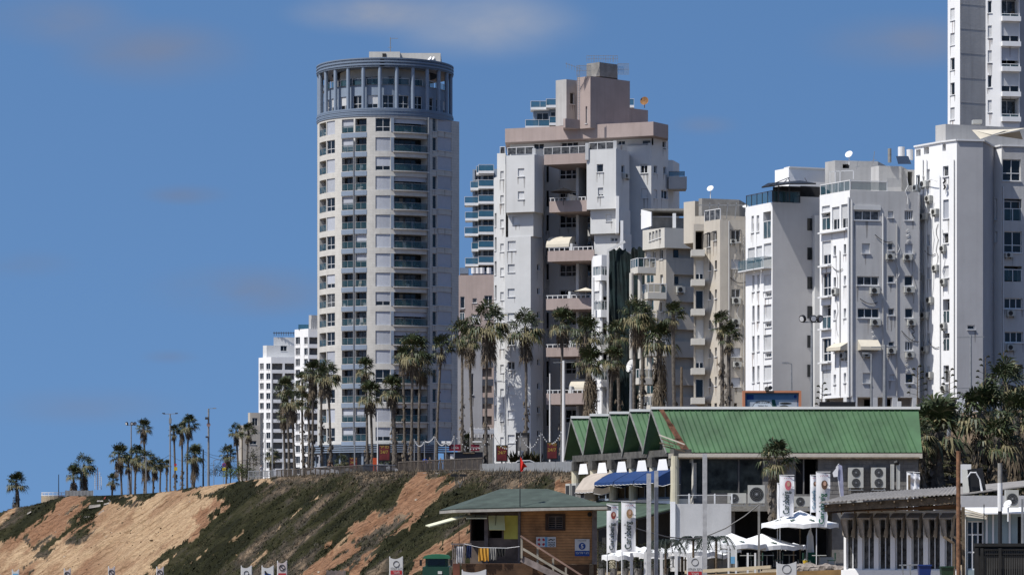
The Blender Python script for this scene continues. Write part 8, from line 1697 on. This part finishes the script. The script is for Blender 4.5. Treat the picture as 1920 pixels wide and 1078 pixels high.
for k, (px, yt) in enumerate(((1719, 688), (1779, 694), (1846, 670), (1880, 660), (1540, 720))):
    Y = 250 if k < 4 else 262; t = thing('agave_stalk', 'tall agave flower stalk with dark pads, '+['before the right end of the green roof ridge', 'between the two rightmost blocks', 'left of the palm thicket top', 'highest one at the palm thicket', 'small one before the white lit wall'][k], 'agave stalk', P(px, 790, Y), 'agave stalks'); q = MB(); q.tube([P(px, 800, Y), P(px+2, yt, Y)], [.06, .03], 5); q.build('stalk', M['wood'], t); rn = random.Random(k+3)
    for j in range(11):
        yy = yt+j*5.5; s_ = (-1)**j; e = .25+.05*j; a = P(px+1, yy+3, Y); c = a+Vector((s_*e*rn.uniform(.7,1.2), rn.uniform(-.2,.2), .18)); q = MB(); q.bar(a, c, .025); q.tube([c-Vector((.13,0,0)), c+Vector((0,0,.05)), c+Vector((.13,0,0))], [.05,.09,.05], 6); q.build('flower_pad', VM[0], t)
# twin dark instrument head on a post
t = thing('instrument_post', 'twin dark boxes on a forked post above the hut roof', 'instrument post', P(862, 930, 300)); Y = 300
for a, c in ((846, 858), (862, 875)): q = MB(); q.box(X(a,Y), Y, Z(893,Y), X(c,Y), Y+.5, Z(888.5,Y)); q.build('dark_box', M['black'], t)
for px in (854, 857, 867, 871): q = MB(); q.bar(P(px,893,Y), P(px,901,Y), .07); q.build('leg', M['black'], t)
q = MB(); q.bar(P(863,944,Y), P(863,910,Y), .12); q.bar(P(863,912,Y), P(859,901,Y), .05); q.bar(P(863,912,Y), P(867,901,Y), .05); q.build('post', M['steel'], t)
# people
SKN = mat('skin', (.45,.28,.19), rough=.6, var=.05); HR = mat('dark_hair', (.03,.02,.015), var=.1)
def person(px, py_feet, Y, shirt, trousers, label, face=0.0, step_=.18, arm=.2, h=1.74):
    me = bpy.data.meshes.new('p'); k = h/1.74
    V = [(0,0,.95),(0,0,1.15),(0,0,1.38),(0,0,1.50),(0,.01,1.58),(0,-.01,1.68), (-.10,0,.90),(-.11,-step_*.6,.50),(-.11,-step_*.9+.05,.08),(-.11,-step_*.9-.12,.03), (.10,0,.90),(.11,step_*.7,.50),(.11,step_*1.3,.10),(.11,step_*1.3-.14,.03), (-.19,0,1.40),(-.25,.04+arm*.3,1.13),(-.25,-.08+arm,.90),(-.25,-.10+arm,.81), (.19,0,1.40),(.25,-arm*.3,1.13),(.25,-.12-arm,.92),(.25,-.15-arm,.83)]
    E = [(0,1),(1,2),(2,3),(3,4),(4,5),(0,6),(6,7),(7,8),(8,9),(0,10),(10,11),(11,12),(12,13),(2,14),(14,15),(15,16),(16,17),(2,18),(18,19),(19,20),(20,21)]
    Rr = [.14,.13,.15,.06,.085,.085,.095,.065,.045,.04,.095,.065,.045,.04,.06,.045,.033,.035,.06,.045,.033,.035]
    me.from_pydata(V, E, []); o = bpy.data.objects.new('p', me); col.objects.link(o); md = o.modifiers.new('s', 'SKIN')
    for i, r_ in enumerate(Rr): me.skin_vertices[0].data[i].radius = (r_, r_*(.72 if i in (0,1,2) else 1))
    me.skin_vertices[0].data[0].use_root = True; ms = o.modifiers.new('u', 'SUBSURF'); ms.levels = 1; ms.render_levels = 1
    m2 = bpy.data.meshes.new_from_object(o.evaluated_get(bpy.context.evaluated_depsgraph_get())); bpy.data.objects.remove(o)
    for m_ in (SKN, shirt, trousers, HR, M['black']): m2.materials.append(m_)
    for p in m2.polygons:
        z = p.center.z; ax = abs(p.center.x); p.material_index = 4 if z < .07 else (2 if z < .93 and ax < .2 else (3 if z > 1.66 or (z > 1.56 and p.center.y > .03) else (0 if z > 1.47 or (ax > .2 and z < 1.12) else 1))); p.use_smooth = True
    x = X(px, Y); b = bpy.data.objects.new('person', m2); col.objects.link(b); b.location = (x, Y, Z(py_feet, Y)); b.rotation_euler.z = face; b.scale = (k, k, k); tag(b, label, 'person', 'people on the promenade')
    f = MB(); 
    for sx in (-.03, .03): f.box(sx-.012, -.105, 1.615, sx+.012, -.09, 1.63)
    f.box(-.012, -.12, 1.58, .012, -.09, 1.61); f.box(-.025, -.1, 1.555, .025, -.088, 1.565); ORG[b] = Vector((0,0,0)); f.build('face', HR, b)
person(490, 895, 438, WH, M['black'], 'man in a white shirt and dark trousers walking at the left end of the fence', .9)
person(797, 884, 372, mat('bright_blue_cloth', (.01,.08,.60), var=.05), mat('blue_trousers', (.02,.05,.20), var=.1), 'person in bright blue behind the deck railing', .2); person(806, 884, 380, M['black'], M['black'], 'person in black standing right of the one in bright blue', -.5, .05); person(826, 884, 384, mat('blue_white_cloth', (.12,.16,.30), var=.6, sc=9), NV, 'person in blue patterned clothes further right behind the deck railing', .4, .05); person(618, 886, 440, mat('brown_cloth', (.20,.10,.06), var=.1), NV, 'person in brown among the palm trunks left of the tower', .6)
